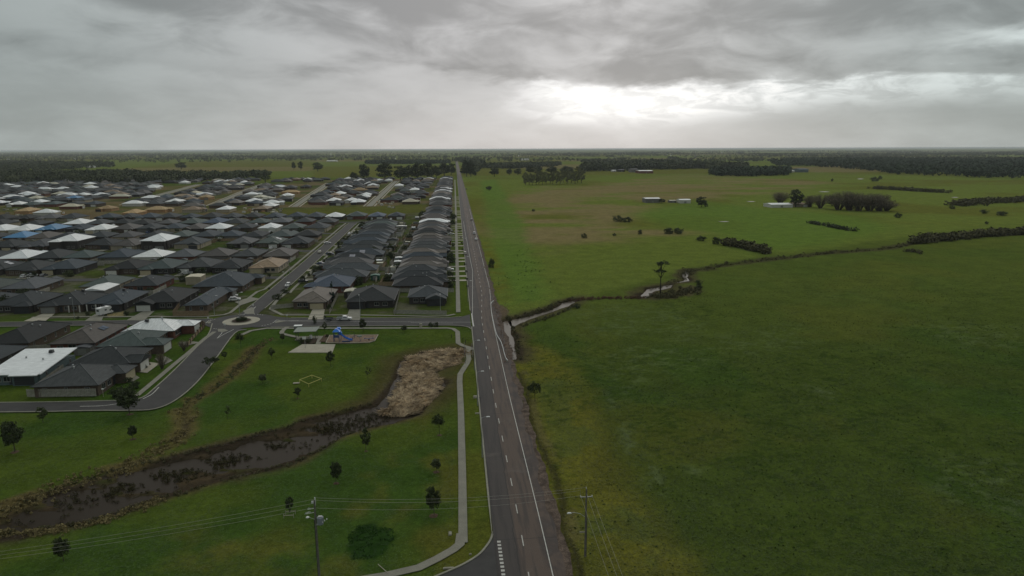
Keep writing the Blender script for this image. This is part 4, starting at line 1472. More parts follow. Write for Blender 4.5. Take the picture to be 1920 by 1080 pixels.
y, nrow = 768.0, 0
while y < 1400:
    nrow += 1
    x = -46.0 - random.uniform(0, 14)
    while True:
        yy = y + random.uniform(-5, 5)
        if not in_frame(x, yy, 2, 20):
            break
        u, v, _ = pix(x, yy)
        on_st = any(abs(x - (xs + sl * (yy - 740))) < 13.5 for xs, sl in FARST[:4])
        if not on_st and v > 335.0 + max(0, 260 - u) * 0.03 and not any(inside(p, x, yy) for p in OPEN) and random.random() < 0.86:
            LOTS.append((x, yy, random.choice([0, 0, math.pi, E90, -E90]), f'{ordw(nrow)} far row', 'from the main road'))
        x -= random.uniform(17.5, 24)
    y += random.uniform(27, 33)
gapspots = set()
for yy0 in (652, 690, 728):
    x = -176.0 - random.uniform(0, 20)
    while in_frame(x, yy0):
        if random.random() < 0.52:
            gapspots.add(len(LOTS))
            LOTS.append((x, yy0 + random.uniform(-8, 8), random.choice([0, math.pi, E90]), 'open strip lots', 'from the left'))
        x -= random.uniform(24, 40)
LOTS = [U(L_[0], L_[1]) + tuple(L_[2:]) for L_ in LOTS]
spec_of = {}
extra = []
for (sx, sy), colr in SPEC:
    best = None
    for i, L_ in enumerate(LOTS):
        dd = math.hypot(L_[0] - sx, (L_[1] - sy) * 0.6)
        if dd < (15 if sy < 620 else 26) and i not in spec_of and (best is None or dd < best[0]):
            best = (dd, i)
    if best:
        spec_of[best[1]] = colr
    else:
        extra.append((sx, sy, colr))
for i in gapspots:
    spec_of.setdefault(i, random.choice(['pale timber', 'cream', 'tan', 'charcoal', 'dark grey', 'taupe', 'dark grey', 'white']))
for sx, sy, colr in extra:
    if free(sx, sy, 6):
        LOTS.append((sx, sy, random.choice([0, E90, -E90]), 'open strip lots', 'from the left'))
        spec_of[len(LOTS) - 1] = colr
order = sorted(range(len(LOTS)), key=lambda i: (i not in spec_of, LOTS[i][1]))
built = []
for i in order:
    x, y, rz, phrase, cnt = LOTS[i]
    if not free(x, y, 6.4 if y < 700 else 6.8):
        continue
    occupy(x, y, 6.6)
    built.append(i)
built.sort(key=lambda i: LOTS[i][1])
RANK = {}
_by = {}
for i in built:
    _by.setdefault(LOTS[i][3], []).append(i)
for ph, L_ in _by.items():
    col = any(w_ in ph for w_ in ('main road', 'right side street row'))
    L_.sort(key=lambda i: LOTS[i][1] if col else (LOTS[i][0] if 'open strip' in ph else -LOTS[i][0]))
    for k, i in enumerate(L_):
        RANK[i] = k + 1
YARDS = []
CARSPOTS = []
N_SINGLE = 300 - len(HAND) - 6
far_wall, far_roofs = MB(), {}
ROOF_WORD = {'pale timber': 'half-built timber framed', 'cream': 'cream roofed', 'bright blue': 'bright blue roofed', 'white': 'white roofed'}
for n_, i in enumerate(built):
    x, y, rz, phrase, cnt = LOTS[i]
    r = random.Random(i * 31 + 5)
    W_, D_, wing, style = r.choice(TPL)
    if 'right side street' in phrase:
        D_, x = r.choice([24.0, 25.0, 26.0]), x + 2.6
    elif 'main road' in phrase:
        D_ = r.choice([23.0, 24.0])
    elif y < 640:
        W_ = r.choice([13.6, 14.6, 15.4, 16.0])
        D_ = r.choice([20.0, 22.0, 24.0])
    colr = spec_of.get(i) or (r.choice(['white', 'grey', 'tan', 'taupe', 'cream', 'brown', 'white']) if (y > 740 and r.random() < 0.28) else r.choice(DARKS))
    if 'main road' in phrase and i not in spec_of:
        colr = r.choice(['grey', 'dark grey', 'dark grey', 'charcoal', 'slate blue', 'brown', 'black', 'taupe', 'dark grey'])
    wl = 'orange' if colr == 'pale timber' else ('white' if colr == 'white' and r.random() < .6 else r.choice(WLS))
    dr = r.choice(DRS)
    flip = r.random() < 0.5
    if n_ < N_SINGLE:
        kw = ROOF_WORD.get(colr, colr + ' roofed')
        lab = f'{kw} house, {ordw(RANK[i])} {cnt} in the {phrase}'
        det = 2 if y < 335 else (1 if y < 480 else 0)
        two = colr == 'white' and abs(y - 437) < 12 and x < -170
        house(x, y, rz, W_, D_, lab, roof=colr, wall=wl, door=dr, wing=wing, flip=flip, style=style, detail=det, storeys=2 if two else 1,
              solar=3 if (r.random() < 0.13 and y < 480) else 0)
        if y < 560 and 'main road' not in phrase and ('right side' in phrase or abs(math.sin(rz)) < .5 and math.cos(rz) > 0):
            gx = (W_ / 2 - 0.45 - wing[0] / 2) * (-1 if flip else 1)
            ca, sa = math.cos(rz), math.sin(rz)
            Q = [(x + a * ca - b * sa, y + a * sa + b * ca) for a, b in ((gx - 2.4, -D_ / 2 - 7.2), (gx + 2.4, -D_ / 2 - 7.2), (gx + 2.3, -D_ / 2), (gx - 2.3, -D_ / 2))]
            o = MB().sheet(Q, 0.020).build('driveway', r.choice([concrete, concrete, concrete_pale]))
            tag(o, f'concrete driveway of the {ordw(RANK[i])} house {cnt}, {phrase}', kind='structure')
            if r.random() < 0.4:
                CARSPOTS.append((x + gx * ca + (D_ / 2 + 3.4) * sa, y + gx * sa - (D_ / 2 + 3.4) * ca, rz + E90, f'{ordw(RANK[i])} house {cnt}, {phrase}', r.choice(['white', 'silver', 'grey', 'white', 'dark', 'blue'])))
        if y < 640:
            YARDS.append((x, y, rz, W_, D_, f'{ordw(RANK[i])} house {cnt}, {phrase}'))
    else:
        main, wg = plan(W_, D_, wing, flip)
        ca, sa = math.cos(rz), math.sin(rz)
        T = lambda V: [(x + p[0] * ca - p[1] * sa, y + p[0] * sa + p[1] * ca, p[2]) for p in V]
        m_ = MB()
        x0, x1, y0, y1 = main
        m_.prism([(x0, y0), (x1, y0), (x1, y1), (x0, y1)], -0.2, 2.6)
        m_.prism([(wg[0], wg[2]), (wg[1], wg[2]), (wg[1], y0), (wg[0], y0)], -0.2, 2.6)
        far_wall.add(T(m_.v), m_.f, list(WALLS).index(wl))
        m_ = MB()
        hip(m_, None, *main, 2.82, caps=False)
        hip(m_, None, *wg, 2.78, oh=0.42, caps=False)
        far_roofs.setdefault('r', MB()).add(T(m_.v), m_.f, list(ROOFS).index(colr))
if far_wall.v:
    o = thing('distant_houses', 'mass of small far houses with mixed roofs at the back of the estate', 'houses')
    o['kind'] = 'stuff'
    a = far_wall.build('wall', list(WALLS.values()), o)
    b = far_roofs['r'].build('roof', list(ROOFS.values()), o)
    a['kind'] = b['kind'] = 'stuff'
print('houses', len(HAND), len(built), 'single', N_SINGLE)

# driveways: from each main-road house over the verge to the kerb, and the near hand-built ones
drv = 0
for i in built:
    x, y, rz, phrase, cnt = LOTS[i]
    if 'main road' in phrase and y < 900:
        r = random.Random(i)
        yy = y + r.uniform(-4.5, 4.5)
        o = MB().sheet([(1.16, yy - 1.7), (4.62, yy - 2.0), (4.62, yy + 2.0), (1.16, yy + 1.7)], 0.026).build('driveway_crossing', concrete_pale)
        tag(o, 'concrete crossing over the grass verge to the main road', kind='structure', group='driveway crossings along the main road')
        o = MB().sheet([(-4.2, yy - 1.6), (-0.56, yy - 1.6), (-0.56, yy + 1.6), (-4.2, yy + 1.6)], 0.018).build('driveway', concrete)
        tag(o, 'concrete driveway of a house facing the main road', kind='structure', group='driveways along the main road')
for nm, pts, m_, lab in (
        ('driveway', [(586, 580), (609, 579.5), (606, 598.5), (577, 599)], concrete_pale, 'wide concrete driveway below the cream garage'),
        ('driveway', [(655, 580), (676, 580), (675, 600), (648, 600)], concrete, 'brownish concrete driveway of the black roofed house'),
        ('driveway', [(81, 588), (103, 588), (85, 602), (44, 602)], concrete_pale, 'pale driveway in front of the two white porch posts'),
        ('driveway', [(269, 583), (290, 583), (270, 601), (236, 601)], concrete, 'driveway below the bright white garage'),
        ('driveway', [(178, 589), (196, 589), (190, 602), (158, 602)], concrete, 'driveway under the camper van'),
        ('driveway', [(200, 590), (232, 584), (232, 594), (203, 595)], dry_grass, 'straw coloured bare yard beside the camper van'),
        ('driveway', [(440, 566), (470, 557), (488, 560), (452, 572)], concrete, 'driveway with two white cars by the long blue-grey house'),
        ('driveway', [(337, 641), (362, 640), (376, 642), (350, 648), (335, 649)], concrete, 'driveway of the green-grey roofed house'),
        ('driveway', [(290, 672), (310, 668), (324, 676), (306, 685)], concrete, 'driveway next to the pale gravel yard'),
        ('gravel_yard', [(252, 689), (281, 679), (300, 681), (276, 699), (256, 697)], concrete_pale, 'pale gravel front yard with dark shrubs'),
        ('driveway', [(232, 706), (252, 702), (262, 708), (248, 716)], concrete, 'driveway of the house at the street bend'),
        ('driveway', [(268, 512), (284, 512), (286, 519), (258, 519)], concrete_pale, 'pale driveway of the green-grey roofed house with cream garage'),
        ('driveway', [(467, 511), (484, 511), (482, 518), (455, 518)], concrete, 'driveway of the tan tiled house')):
    o = MB().sheet(G(pts), 0.022).build(nm, m_)
    tag(o, lab, kind='structure')
# ------------------------------------------------------------------ trees and other plants
def leaf_quads(cent, rad, n, size, rng, flat=0.75, up=0.4):
    """n leaf-sized faces round every centre; returns verts and quads"""
    cent = np.repeat(np.asarray(cent, float), n, axis=0)
    rad = np.repeat(np.broadcast_to(np.asarray(rad, float), (len(cent) // n,)), n)
    m = len(cent)
    d = rng.normal(size=(m, 3))
    d /= np.linalg.norm(d, axis=1, keepdims=True)
    rr = rad * rng.uniform(0.35, 1.0, m) ** 0.6
    p = cent + d * rr[:, None] * np.array((1, 1, flat))
    nrm = rng.normal(size=(m, 3)) * 0.8 + d + np.array((0, 0, up))
    nrm /= np.linalg.norm(nrm, axis=1, keepdims=True)
    u = np.cross(nrm, rng.normal(size=(m, 3)))
    u /= np.linalg.norm(u, axis=1, keepdims=True)
    w = np.cross(nrm, u)
    s = np.broadcast_to(np.asarray(size, float), (m,)) if np.ndim(size) == 0 else np.repeat(size, n)
    s = s * rng.uniform(0.6, 1.3, m)
    a = (u * s[:, None]) * 0.5
    b = (w * (s * rng.uniform(0.5, 0.9, m))[:, None]) * 0.5
    V = np.stack([p - a - b, p + a - b * 0.6, p + a + b, p - a * 0.6 + b], 1).reshape(-1, 3)
    Q = np.arange(m * 4).reshape(-1, 4)
    return V, Q


def crown_mesh(name, H, base, Rx, n_cl, n_leaf, leaf, m, rng, shape='round', cl_r=0.3):
    c = []
    while len(c) < n_cl:
        p = rng.uniform(-1, 1, 3)
        q = p[0] ** 2 + p[1] ** 2 + p[2] ** 2
        if q > 1 or q < 0.22:
            continue
        if shape == 'cone' and math.hypot(p[0], p[1]) > (1 - p[2]) / 2 * 1.05 + 0.05:
            continue
        if shape == 'flat' and p[2] < -0.35:
            continue
        if shape == 'dome' and p[2] < -0.7:
            continue
        c.append(p)
    c = np.array(c)
    c *= np.array((Rx, Rx, (H - base) / 2))
    # lopsided outline
    c[:, 0] *= rng.uniform(0.85, 1.15)
    c[:, 1] *= rng.uniform(0.85, 1.15)
    c += np.array((rng.normal() * Rx * .08, rng.normal() * Rx * .08, base + (H - base) / 2))
    V, Q = leaf_quads(c, Rx * cl_r * rng.uniform(0.7, 1.35, n_cl), n_leaf, leaf, rng)
    return big_mesh(name, V, Q, m), c


def trunk_mesh(name, H, base, r0, centres, m, rng, limbs=6, lean=0.0):
    mb = MB()
    top = base + (H - base) * 0.55
    lx, ly = rng.normal() * lean, rng.normal() * lean
    P = [(lx * t * t * H, ly * t * t * H, -0.25 + (top + 0.25) * t) for t in (0, .08, .35, .7, 1)]
    mb.tube(P, [r0 * 1.35, r0, r0 * 0.8, r0 * 0.55, r0 * 0.25], 7)
    idx = rng.choice(len(centres), min(limbs, len(centres)), replace=False)
    for i in idx:
        c = centres[i]
        t = rng.uniform(0.4, 0.85)
        s = np.array((lx * t * t * H, ly * t * t * H, top * t))
        mid = s * 0.5 + c * 0.5 + np.array((0, 0, -0.04 * H))
        mb.tube([tuple(s), tuple(mid), tuple(c)], [r0 * 0.42, r0 * 0.28, r0 * 0.12], 5)
    return mb.mesh(name, m, smooth=True)


TREES = {}


def tree_kind(kind, H, base, Rx, n_cl, n_leaf, leaf, lm, bm, shape='round', r0=None, limbs=6, seed=1, cl_r=0.3, lean=0.02):
    rng = np.random.default_rng(seed)
    cm, cc = crown_mesh('crown', H, base, Rx, n_cl, n_leaf, leaf, lm, rng, shape, cl_r)
    tm = trunk_mesh('trunk', H, base, r0 or H * 0.022, cc, bm, rng, limbs, lean)
    TREES[kind] = (cm, tm, H, Rx)


for s in range(3):
    tree_kind(f'round{s}', 6.0, 1.6, 2.3, 52, 54, 0.30, leaf_dark, bark, 'dome', seed=20 + s)
    tree_kind(f'sapling{s}', 3.4, 1.0, 1.0, 34, 30, 0.22, leaf_mid if s != 1 else leaf_dark, bark, 'round', seed=30 + s, r0=0.05, limbs=4)
    tree_kind(f'gum{s}', 14.0, 5.0, 4.2, 38, 36, 0.55, leaf_mid, bark, 'flat', seed=40 + s, limbs=9, cl_r=0.26)
    tree_kind(f'pine{s}', 20.0, 2.0, 6.0, 60, 40, 0.95, leaf_dark, bark_dark, 'dome', seed=50 + s, cl_r=0.32)
    tree_kind(f'bush{s}', 2.2, -0.1, 1.9, 26, 30, 0.30, leaf_dark if s else leaf_mid, bark, 'dome', seed=60 + s, r0=0.08, cl_r=0.4)
for s in range(3):
    tree_kind(f'copse{s}', 12.0, 1.6, 3.8, 60, 28, 0.55, leaf_pale, bark, 'round', seed=90 + s, limbs=10, cl_r=0.24, r0=0.3)
tree_kind('cypress0', 8.5, 0.3, 1.5, 40, 40, 0.32, leaf_conifer, bark_dark, 'cone', seed=70)
tree_kind('thin0', 4.2, 1.2, 0.8, 18, 18, 0.22, leaf_mid, bark, 'round', seed=71, r0=0.045, limbs=5)
tree_kind('spread0', 5.0, 1.9, 2.6, 30, 42, 0.30, leaf_dark, bark_dark, 'flat', seed=72)
TREE_HOME = {}


def put_tree(kind, x, y, h, label, group=None, w=None, cat='tree', name='park_tree', rz=None, z=None):
    cm, tm, H, Rx = TREES[kind]
    s = h / H
    sx = (w / 2 / (Rx * 1.15)) if w else s
    gz = float(ground_z(np.array([x]), np.array([y]))[0]) if z is None else z
    root = thing(name, label, cat, (x, y, gz), random.uniform(0, 6.28) if rz is None else rz, group)
    root.scale = (sx, sx, s)
    link('crown', cm, root)
    if 'bush' not in kind:
        link('trunk', tm, root)
    return root


def px_tree(kind, bx, by, hpx, label, wpx=None, group=None, cat='tree', name='park_tree', mul=None):
    x, y = g(bx, by)
    k = mpp(bx, by)
    # a vertical height seen from above is shortened by the viewing angle
    v = math.cos(math.atan2(CAM_H, math.hypot(x, y)))
    f = 0.92 if name == 'park_tree' else 1.0
    t = put_tree(kind, x, y, f * hpx * k / max(0.75, v), label, group, f * wpx * k if wpx else None, cat, name)
    if mul:
        rx = mul
        pts = [(x + rx * math.cos(a) * random.uniform(.85, 1.1), y + rx * math.sin(a) * random.uniform(.85, 1.1)) for a in np.linspace(0, 6.28, 15)[:-1]]
        gz = max(float(ground_z(np.array([p[0]]), np.array([p[1]]))[0]) for p in pts + [(x, y)])
        m_ = MB()
        m_.add([(p[0], p[1], gz - 0.15) for p in pts] + [(x, y, gz + 0.16)], [(i, (i + 1) % 14, 14) for i in range(14)])
        b = m_.build('mulch_bed', mulchm)
        tag(b, 'bark mulch ring under the ' + label, 'mulch bed', 'mulch rings under the park trees')
    return t


PG = 'trees planted in the park'
px_tree('round0', 243, 776, 52, 'large dark round tree at the bend of the street', 46, PG, mul=1.4)
px_tree('round1', 28, 846, 60, 'tall dark bushy tree at the left edge of the park', 44, PG, mul=1.5)
px_tree('sapling0', 81, 792, 34, 'small leafy tree by the street at the left edge', 22, PG)
px_tree('round2', 249, 822, 28, 'short leaning dark tree inside the gully loop', 20, PG, mul=1.2)
px_tree('thin0', 427, 785, 28, 'thin spindly sapling between gully and creek', 12, PG)
px_tree('round0', 119, 1050, 46, 'dark tree below the creek at the bottom left', 34, PG)
px_tree('spread0', 394, 691, 26, 'dark spreading tree overhanging the kerb of the bending street', 34, PG)
px_tree('sapling1', 421, 673, 16, 'small dark tree right of the spreading one', 12, PG)
px_tree('spread0', 452, 652, 32, 'tree with two dark tufts just below the roundabout', 18, PG)
px_tree('sapling2', 510, 672, 22, 'dark upright tree between gully and concrete pad', 14, PG)
px_tree('sapling0', 493, 718, 20, 'low bushy tree alone on the lawn left of the yellow frame', 20, PG)
px_tree('sapling1', 558, 746, 22, 'thin young tree just under the yellow frame', 14, PG, mul=0.8)
px_tree('round1', 620, 685, 28, 'round dark tree at the corner of the concrete pad', 18, PG)
px_tree('thin0', 690, 712, 28, 'bare looking thin tree on the lawn left of the reeds', 12, PG)
px_tree('sapling2', 686, 845, 44, 'slim tree on the lawn below the creek', 24, PG, mul=0.8)
px_tree('round2', 630, 905, 42, 'rounded dark tree on the lawn below the slim one', 26, PG, mul=1.0)
px_tree('sapling0', 818, 884, 28, 'bushy young tree beside the footpath, middle one of three', 24, PG, mul=1.2)
px_tree('round0', 814, 965, 54, 'dark tree beside the footpath, nearest of three', 34, PG, mul=1.3)
px_tree('spread0', 824, 815, 42, 'dark leaning tree beside the footpath, farthest of three', 26, PG, mul=1.0)
px_tree('sapling1', 543, 966, 40, 'small dark tree in a low timber guard near the power pole', 16, PG)
px_tree('round1', 681, 620, 24, 'dark round tree at the kerb right of the play tower', 16, PG)
px_tree('sapling2', 609, 620, 18, 'small tree at the kerb behind the picnic shelter', 10, PG)
px_tree('round2', 758, 622, 14, 'low round tree at the park kerb, alone', 14, PG)
px_tree('sapling0', 530, 640, 18, 'small tree left of the picnic shelter path', 12, PG)
px_tree('bush1', 808, 612, 8, 'dark shrub pair at the park corner, left one', 10, PG, 'shrub', 'shrub')
px_tree('bush2', 818, 612, 8, 'dark shrub pair at the park corner, right one', 10, PG, 'shrub', 'shrub')
px_tree('bush1', 590, 606, 14, 'dark upright shrub by the kerb behind the shelter', 8, PG, 'shrub', 'shrub')
px_tree('spread0', 1003, 752, 34, 'dark two-lobed tree by the roadside ditch', 28, 'trees in the paddocks', name='paddock_tree')
px_tree('bush1', 921, 502, 17, 'dark upright bush beside the far stretch of road', 13, 'trees in the paddocks', 'bush', 'bush')
px_tree('cypress0', 623, 566, 42, 'dark green pointed conifer beside the taupe roofed house', 13, None, name='conifer')

# the lone tall gum by the stream: long bare stem, two layers of flat crown
x, y = g(1238, 552)
rng = np.random.default_rng(5)
t = thing('gum_tree', 'tall lone gum with bare stem and two flat crown layers by the stream', 'tree', (x, y, -0.3), 0.4)
cs = np.concatenate([np.column_stack([rng.normal(0, 1.5, 22), rng.normal(0, 1.5, 22), rng.normal(13.6, 0.45, 22)]),
                     np.column_stack([rng.normal(-0.6, 1.9, 18), rng.normal(0, 1.6, 18), rng.normal(10.4, 0.3, 18)])])
V, Q = leaf_quads(cs, 0.8, 34, 0.30, rng, 0.6)
link('crown', big_mesh('crown', V, Q, leaf_dark), t)
mb = MB()
mb.tube([(0, 0, -0.5), (0.05, 0, 3), (-0.1, 0, 6.5), (0.2, 0.1, 9.5), (0.1, 0, 13.4)], [0.32, 0.24, 0.20, 0.14, 0.05], 7)
for i in range(0, 40, 3):
    z0 = 7.2 if cs[i][2] < 12 else 9.8
    mb.tube([(0, 0, z0), tuple(np.array((0, 0, z0)) * 0.45 + cs[i] * 0.55), tuple(cs[i])], [0.10, 0.07, 0.03], 5)
link('trunk', mb.mesh('trunk', bark_dark, True), t)

# trees farther off: kind, base pixel, height in pixels, crown width, label
FT = [('pine0', 683, 338, 31, 22, 'tall dark tree at the back of the estate, left end of the row'), ('pine1', 664, 338, 16, 16, 'shorter dark tree left of the tall one behind the estate'),
      ('pine2', 722, 339, 35, 34, 'broad dark tree behind the estate, largest of the row'), ('pine0', 751, 338, 28, 26, 'dark tree right of the broadest one behind the estate'),
      ('pine1', 766, 338, 29, 24, 'dark round tree in the middle of the row behind the estate'), ('pine2', 783, 338, 32, 26, 'dark tree right of the middle of the row behind the estate'),
      ('pine0', 801, 337, 33, 26, 'dark tree above the end of the main road houses'), ('pine1', 818, 335, 25, 22, 'smaller dark tree near the end of the row by the road'),
      ('pine2', 833, 330, 24, 26, 'dark clumped tree left of the far road'), ('pine0', 846, 328, 22, 20, 'last dark tree of the row before the far road'),
      ('pine1', 875, 331, 32, 20, 'tall dark tree right of the far road'), ('pine2', 883, 331, 30, 18, 'dark tree at the right of the far road, outer one'),
      ('pine0', 596, 321, 17, 20, 'lone round tree in the far left paddock'), ('pine1', 551, 319, 16, 8, 'slim tree in the far left paddock, left of a pair'),
      ('pine2', 564, 319, 16, 11, 'tree in the far left paddock, right of a pair'), ('pine0', 340, 317, 13, 22, 'dark clump alone in the far left field'),
      ('gum0', 498, 346, 18, 26, 'dark spreading tree at the far edge of the estate houses'), ('gum1', 430, 345, 16, 20, 'tree beside the far estate houses left of the spreading one'),
      ('pine1', 927, 331, 18, 19, 'dark dense tree standing alone right of the road'), ('pine2', 955, 328, 11, 14, 'small dark tree right of the lone dense tree'),
      ('pine0', 971, 328, 12, 16, 'dark bushy tree left of the pale gum copse'), ('pine1', 994, 327, 17, 16, 'dark tree behind the left end of the gum copse'),
      ('pine2', 1010, 327, 15, 18, 'dark tree behind the gum copse, left of its middle'), ('pine0', 1034, 325, 14, 22, 'dark low tree behind the middle of the gum copse'),
      ('pine1', 1062, 325, 14, 26, 'dark low tree behind the right of the gum copse'), ('pine2', 917, 357, 8, 14, 'low dark bush tree in the paddock near the far road'),
      ('pine0', 1315, 388, 20, 20, 'dark round tree right of the two paddock sheds'), ('pine1', 1240, 381, 9, 14, 'dark tree against the right side of the grey shed'),
      ('pine0', 1492, 388, 34, 26, 'dark evergreen behind the white farm shed'), ('pine2', 1560, 386, 18, 28, 'dark evergreen right of the cream farmhouse')]
for k, bx, by, hp, wp, lab in FT:
    px_tree(k, bx, by, hp, lab, wp, 'scattered trees in the far paddocks', name='field_tree')
for i in range(17):
    bx = 985 + i * 6.6 + random.uniform(-1.5, 1.5)
    px_tree(f'copse{i % 3}', bx, 347 - i * 0.22 + random.uniform(-2.2, 1.0), 23 + random.uniform(-3, 4) + (3 if i > 12 else 0), f'pale trunked gum in the paddock copse, {ordw(i + 1)} from its left end', 13 + (4 if i > 12 else 0),
            'gum copse in the tan paddock', name='gum_tree')
FB = [('bush0', 1158, 415, 10, 20, 'rounded dark bush in the paddock, left of a touching pair'), ('bush1', 1176, 416, 9, 20, 'rounded dark bush in the paddock, right of a touching pair'),
      ('bush2', 1254, 438, 10, 20, 'dark bush on the paddock boundary, left half of a long clump'), ('bush0', 1272, 438, 10, 20, 'dark bush on the paddock boundary, right half of a long clump'),
      ('bush1', 1314, 451, 9, 18, 'dark bush between the long clump and the stream hedge'), ('bush2', 1342, 457, 12, 18, 'pointed dark bush left of the slanting hedge'),
      ('bush0', 1095, 446, 8, 12, 'small bush at the left of the paddock boundary'), ('bush1', 1152, 442, 5, 7, 'tiny bush on the paddock boundary'),
      ('bush2', 1200, 439, 8, 9, 'small bush on the paddock boundary, third from the left'), ('bush0', 1000, 396, 4, 7, 'tiny dark bush in the middle paddock'),
      ('bush1', 1683, 408, 9, 13, 'dark bush right of the bare farm willows'), ('bush2', 1324, 387, 6, 8, 'low bush under the round tree by the sheds'),
      ('bush1', 1310, 534, 9, 13, 'dark bush on the stream bank, upper of two'), ('bush2', 1312, 542, 7, 14, 'dark bush on the stream bank, lower of two'),
      ('bush0', 1560, 340, 5, 5, 'tiny bush in the far right field, left one'), ('bush1', 1640, 340, 8, 15, 'bush clump in the far right field'),
      ('bush2', 1650, 336, 6, 8, 'small bush in the far right field beyond the clump'), ('bush0', 1785, 392, 6, 10, 'small bush left of the right hand scrub'),
      ('bush1', 1845, 400, 7, 14, 'bush below the right hand scrub, left one'), ('bush2', 1880, 404, 7, 20, 'bush below the right hand scrub, right one'),
      ('bush0', 1850, 420, 5, 7, 'lowest small bush below the right hand scrub'), ('bush1', 1082, 577, 6, 12, 'dark bush on the stream bank near the road')]
for k, bx, by, hp, wp, lab in FB:
    px_tree(k, bx, by, hp, lab, wp, 'bushes in the paddocks', 'bush', 'bush')

# bare willows by the farmhouse
def bare_tree(H, Rr, seed, n=34, m=twig):
    """several stems fanning from the ground into a dome of fine twigs"""
    rng = np.random.default_rng(seed)
    tr = MB()
    cs, rs = [], []
    for k in range(n):
        a, e = rng.uniform(0, 6.28), rng.uniform(0.05, 1.0) ** 0.7
        tip = np.array((Rr * e * math.cos(a), Rr * e * math.sin(a), H * (0.55 + 0.42 * (1 - e * e) ** 0.5) * rng.uniform(.85, 1.08)))
        base = np.array((0.12 * Rr * math.cos(a), 0.12 * Rr * math.sin(a), -0.2))
        mid = base * 0.45 + tip * np.array((0.38, 0.38, 0.55))
        tr.tube([tuple(base), tuple(mid), tuple(tip)], [H * 0.016, H * 0.009, H * 0.002], 4, cap=False)
        for t in (0.45, 0.65, 0.82, 0.98):
            p = base * (1 - t) ** 2 + 2 * mid * t * (1 - t) + tip * t * t
            cs.append(p)
            rs.append(Rr * (0.16 + 0.10 * t))
    V0, Q0 = leaf_quads(np.array(cs), np.array(rs), 22, H * 0.055, rng, 1.0, 0.0)
    V0 = V0.reshape(-1, 4, 3)
    c0 = V0.mean(1, keepdims=True)
    V0 = c0 + (V0 - c0) * np.array((1, 1, 1.5))
    V0[:, 3:4] = V0[:, 0:1] * 0.80 + V0[:, 3:4] * 0.20
    V0[:, 2:3] = V0[:, 1:2] * 0.80 + V0[:, 2:3] * 0.20
    return tr.mesh('trunk', bark), big_mesh('twigs', V0.reshape(-1, 3), Q0, m)


BARE = [bare_tree(10, 5, 80 + s) for s in range(3)]


def put_bare(bx, by, hpx, wpx, label, group, i):
    x, y = g(bx, by)
    k = mpp(bx, by)
    t = thing('bare_tree', label, 'tree', (x, y, 0), i * 1.3, group)
    t.scale = (wpx * k / 9.6, wpx * k / 9.6, hpx * k * 0.88 / 9.6)
    link('trunk', BARE[i % 3][0], t)
    link('twigs', BARE[i % 3][1], t)


for i, (bx, by, hp, wp, lab) in enumerate([
        (1462, 382, 24, 40, 'bare grey-brown tree behind the left end of the white farm shed'), (1518, 388, 22, 36, 'bare tree just right of the cream farmhouse'),
        (1538, 390, 26, 36, 'bare willow left of the gap in the willow row'), (1572, 393, 34, 58, 'bare willow at the left end of the main willow clump'),
        (1592, 394, 35, 60, 'tall bare willow, second in the main clump'), (1610, 395, 34, 60, 'bare willow in the middle of the main clump'),
        (1630, 395, 34, 60, 'bare willow right of the middle of the main clump'), (1648, 395, 31, 56, 'bare willow near the right end of the main clump'),
        (1662, 395, 20, 44, 'short bare willow at the right end of the main clump'),
        (345, 657, 22, 20, 'leafless street tree in front of the green-grey roofed house'), (304, 691, 30, 26, 'leafless street tree in front of the pale gravel yard')]):
    put_bare(bx, by, hp, wp, lab, 'bare willows at the farm' if i < 9 else 'leafless street trees', i)


def scatter(name, pts, label, m, h, n, leaf, seed, kind='stuff', flat=0.8):
    """low scrub: leafy clumps round given ground points, one object"""
    rng = np.random.default_rng(seed)
    P = np.array(pts, float)
    hh = np.asarray(h) * rng.uniform(0.6, 1.25, len(P))
    z = ground_z(P[:, 0], P[:, 1])
    z = np.maximum(z, WATER_Z - 0.1)
    c = np.column_stack([P[:, 0], P[:, 1], z + hh * 0.42])
    V, Q = leaf_quads(c, hh * 0.62, n, hh * leaf, rng, flat)
    o = link(name, big_mesh(name, V, Q, m))
    return tag(o, label, kind=kind)


def along(line, n, w, rng):
    L_ = np.array(fine_line(line, 1.0))
    i = rng.integers(0, len(L_), n)
    return np.column_stack([L_[i, 0] + rng.normal(0, w, n), L_[i, 1] + rng.normal(0, w, n)])


rng = np.random.default_rng(3)
# low hedges and scrub lines in the paddocks
scatter('scrub_hedge', along(G([(1716, 456), (1760, 450), (1800, 446), (1860, 441), (1960, 436)]), 330, 2.2, rng), 'long brownish scrub hedge along the stream at the right edge', twig_dark, 5.2, 40, 0.24, 1)
scatter('scrub_hedge', along(G([(1780, 362), (1740, 360), (1690, 357), (1638, 354)]), 130, 2.5, rng), 'low dark hedge strip in the far right field', twig_dark, 5.5, 30, 0.24, 2)
scatter('scrub_hedge', along(G([(1795, 386), (1850, 380), (1960, 376)]), 220, 6.5, rng), 'broad dark scrub patch at the right edge', twig_dark, 6.0, 36, 0.24, 3)
scatter('scrub_hedge', along(G([(1514, 418), (1545, 423), (1580, 430), (1600, 433)]), 70, 1.1, rng), 'short dark hedge slanting across the right paddock', leaf_dark, 3.0, 30, 0.25, 4)
scatter('scrub_hedge', along(G([(1362, 459), (1385, 463), (1410, 468), (1440, 475)]), 90, 1.6, rng), 'dense dark hedge slanting down towards the stream', twig_dark, 4.8, 40, 0.22, 5)
scatter('bank_scrub', along(CREEK_LINE, 420, 1.8, rng), 'low brown-green scrub lining the far stream', twig_dark, 1.3, 20, 0.3, 6)
scatter('bank_scrub', along(G([(1700, 472), (1715, 472), (1728, 477)]), 16, 0.8, rng), 'small dark scrub patch below the stream hedge', twig_dark, 2.4, 26, 0.3, 7)
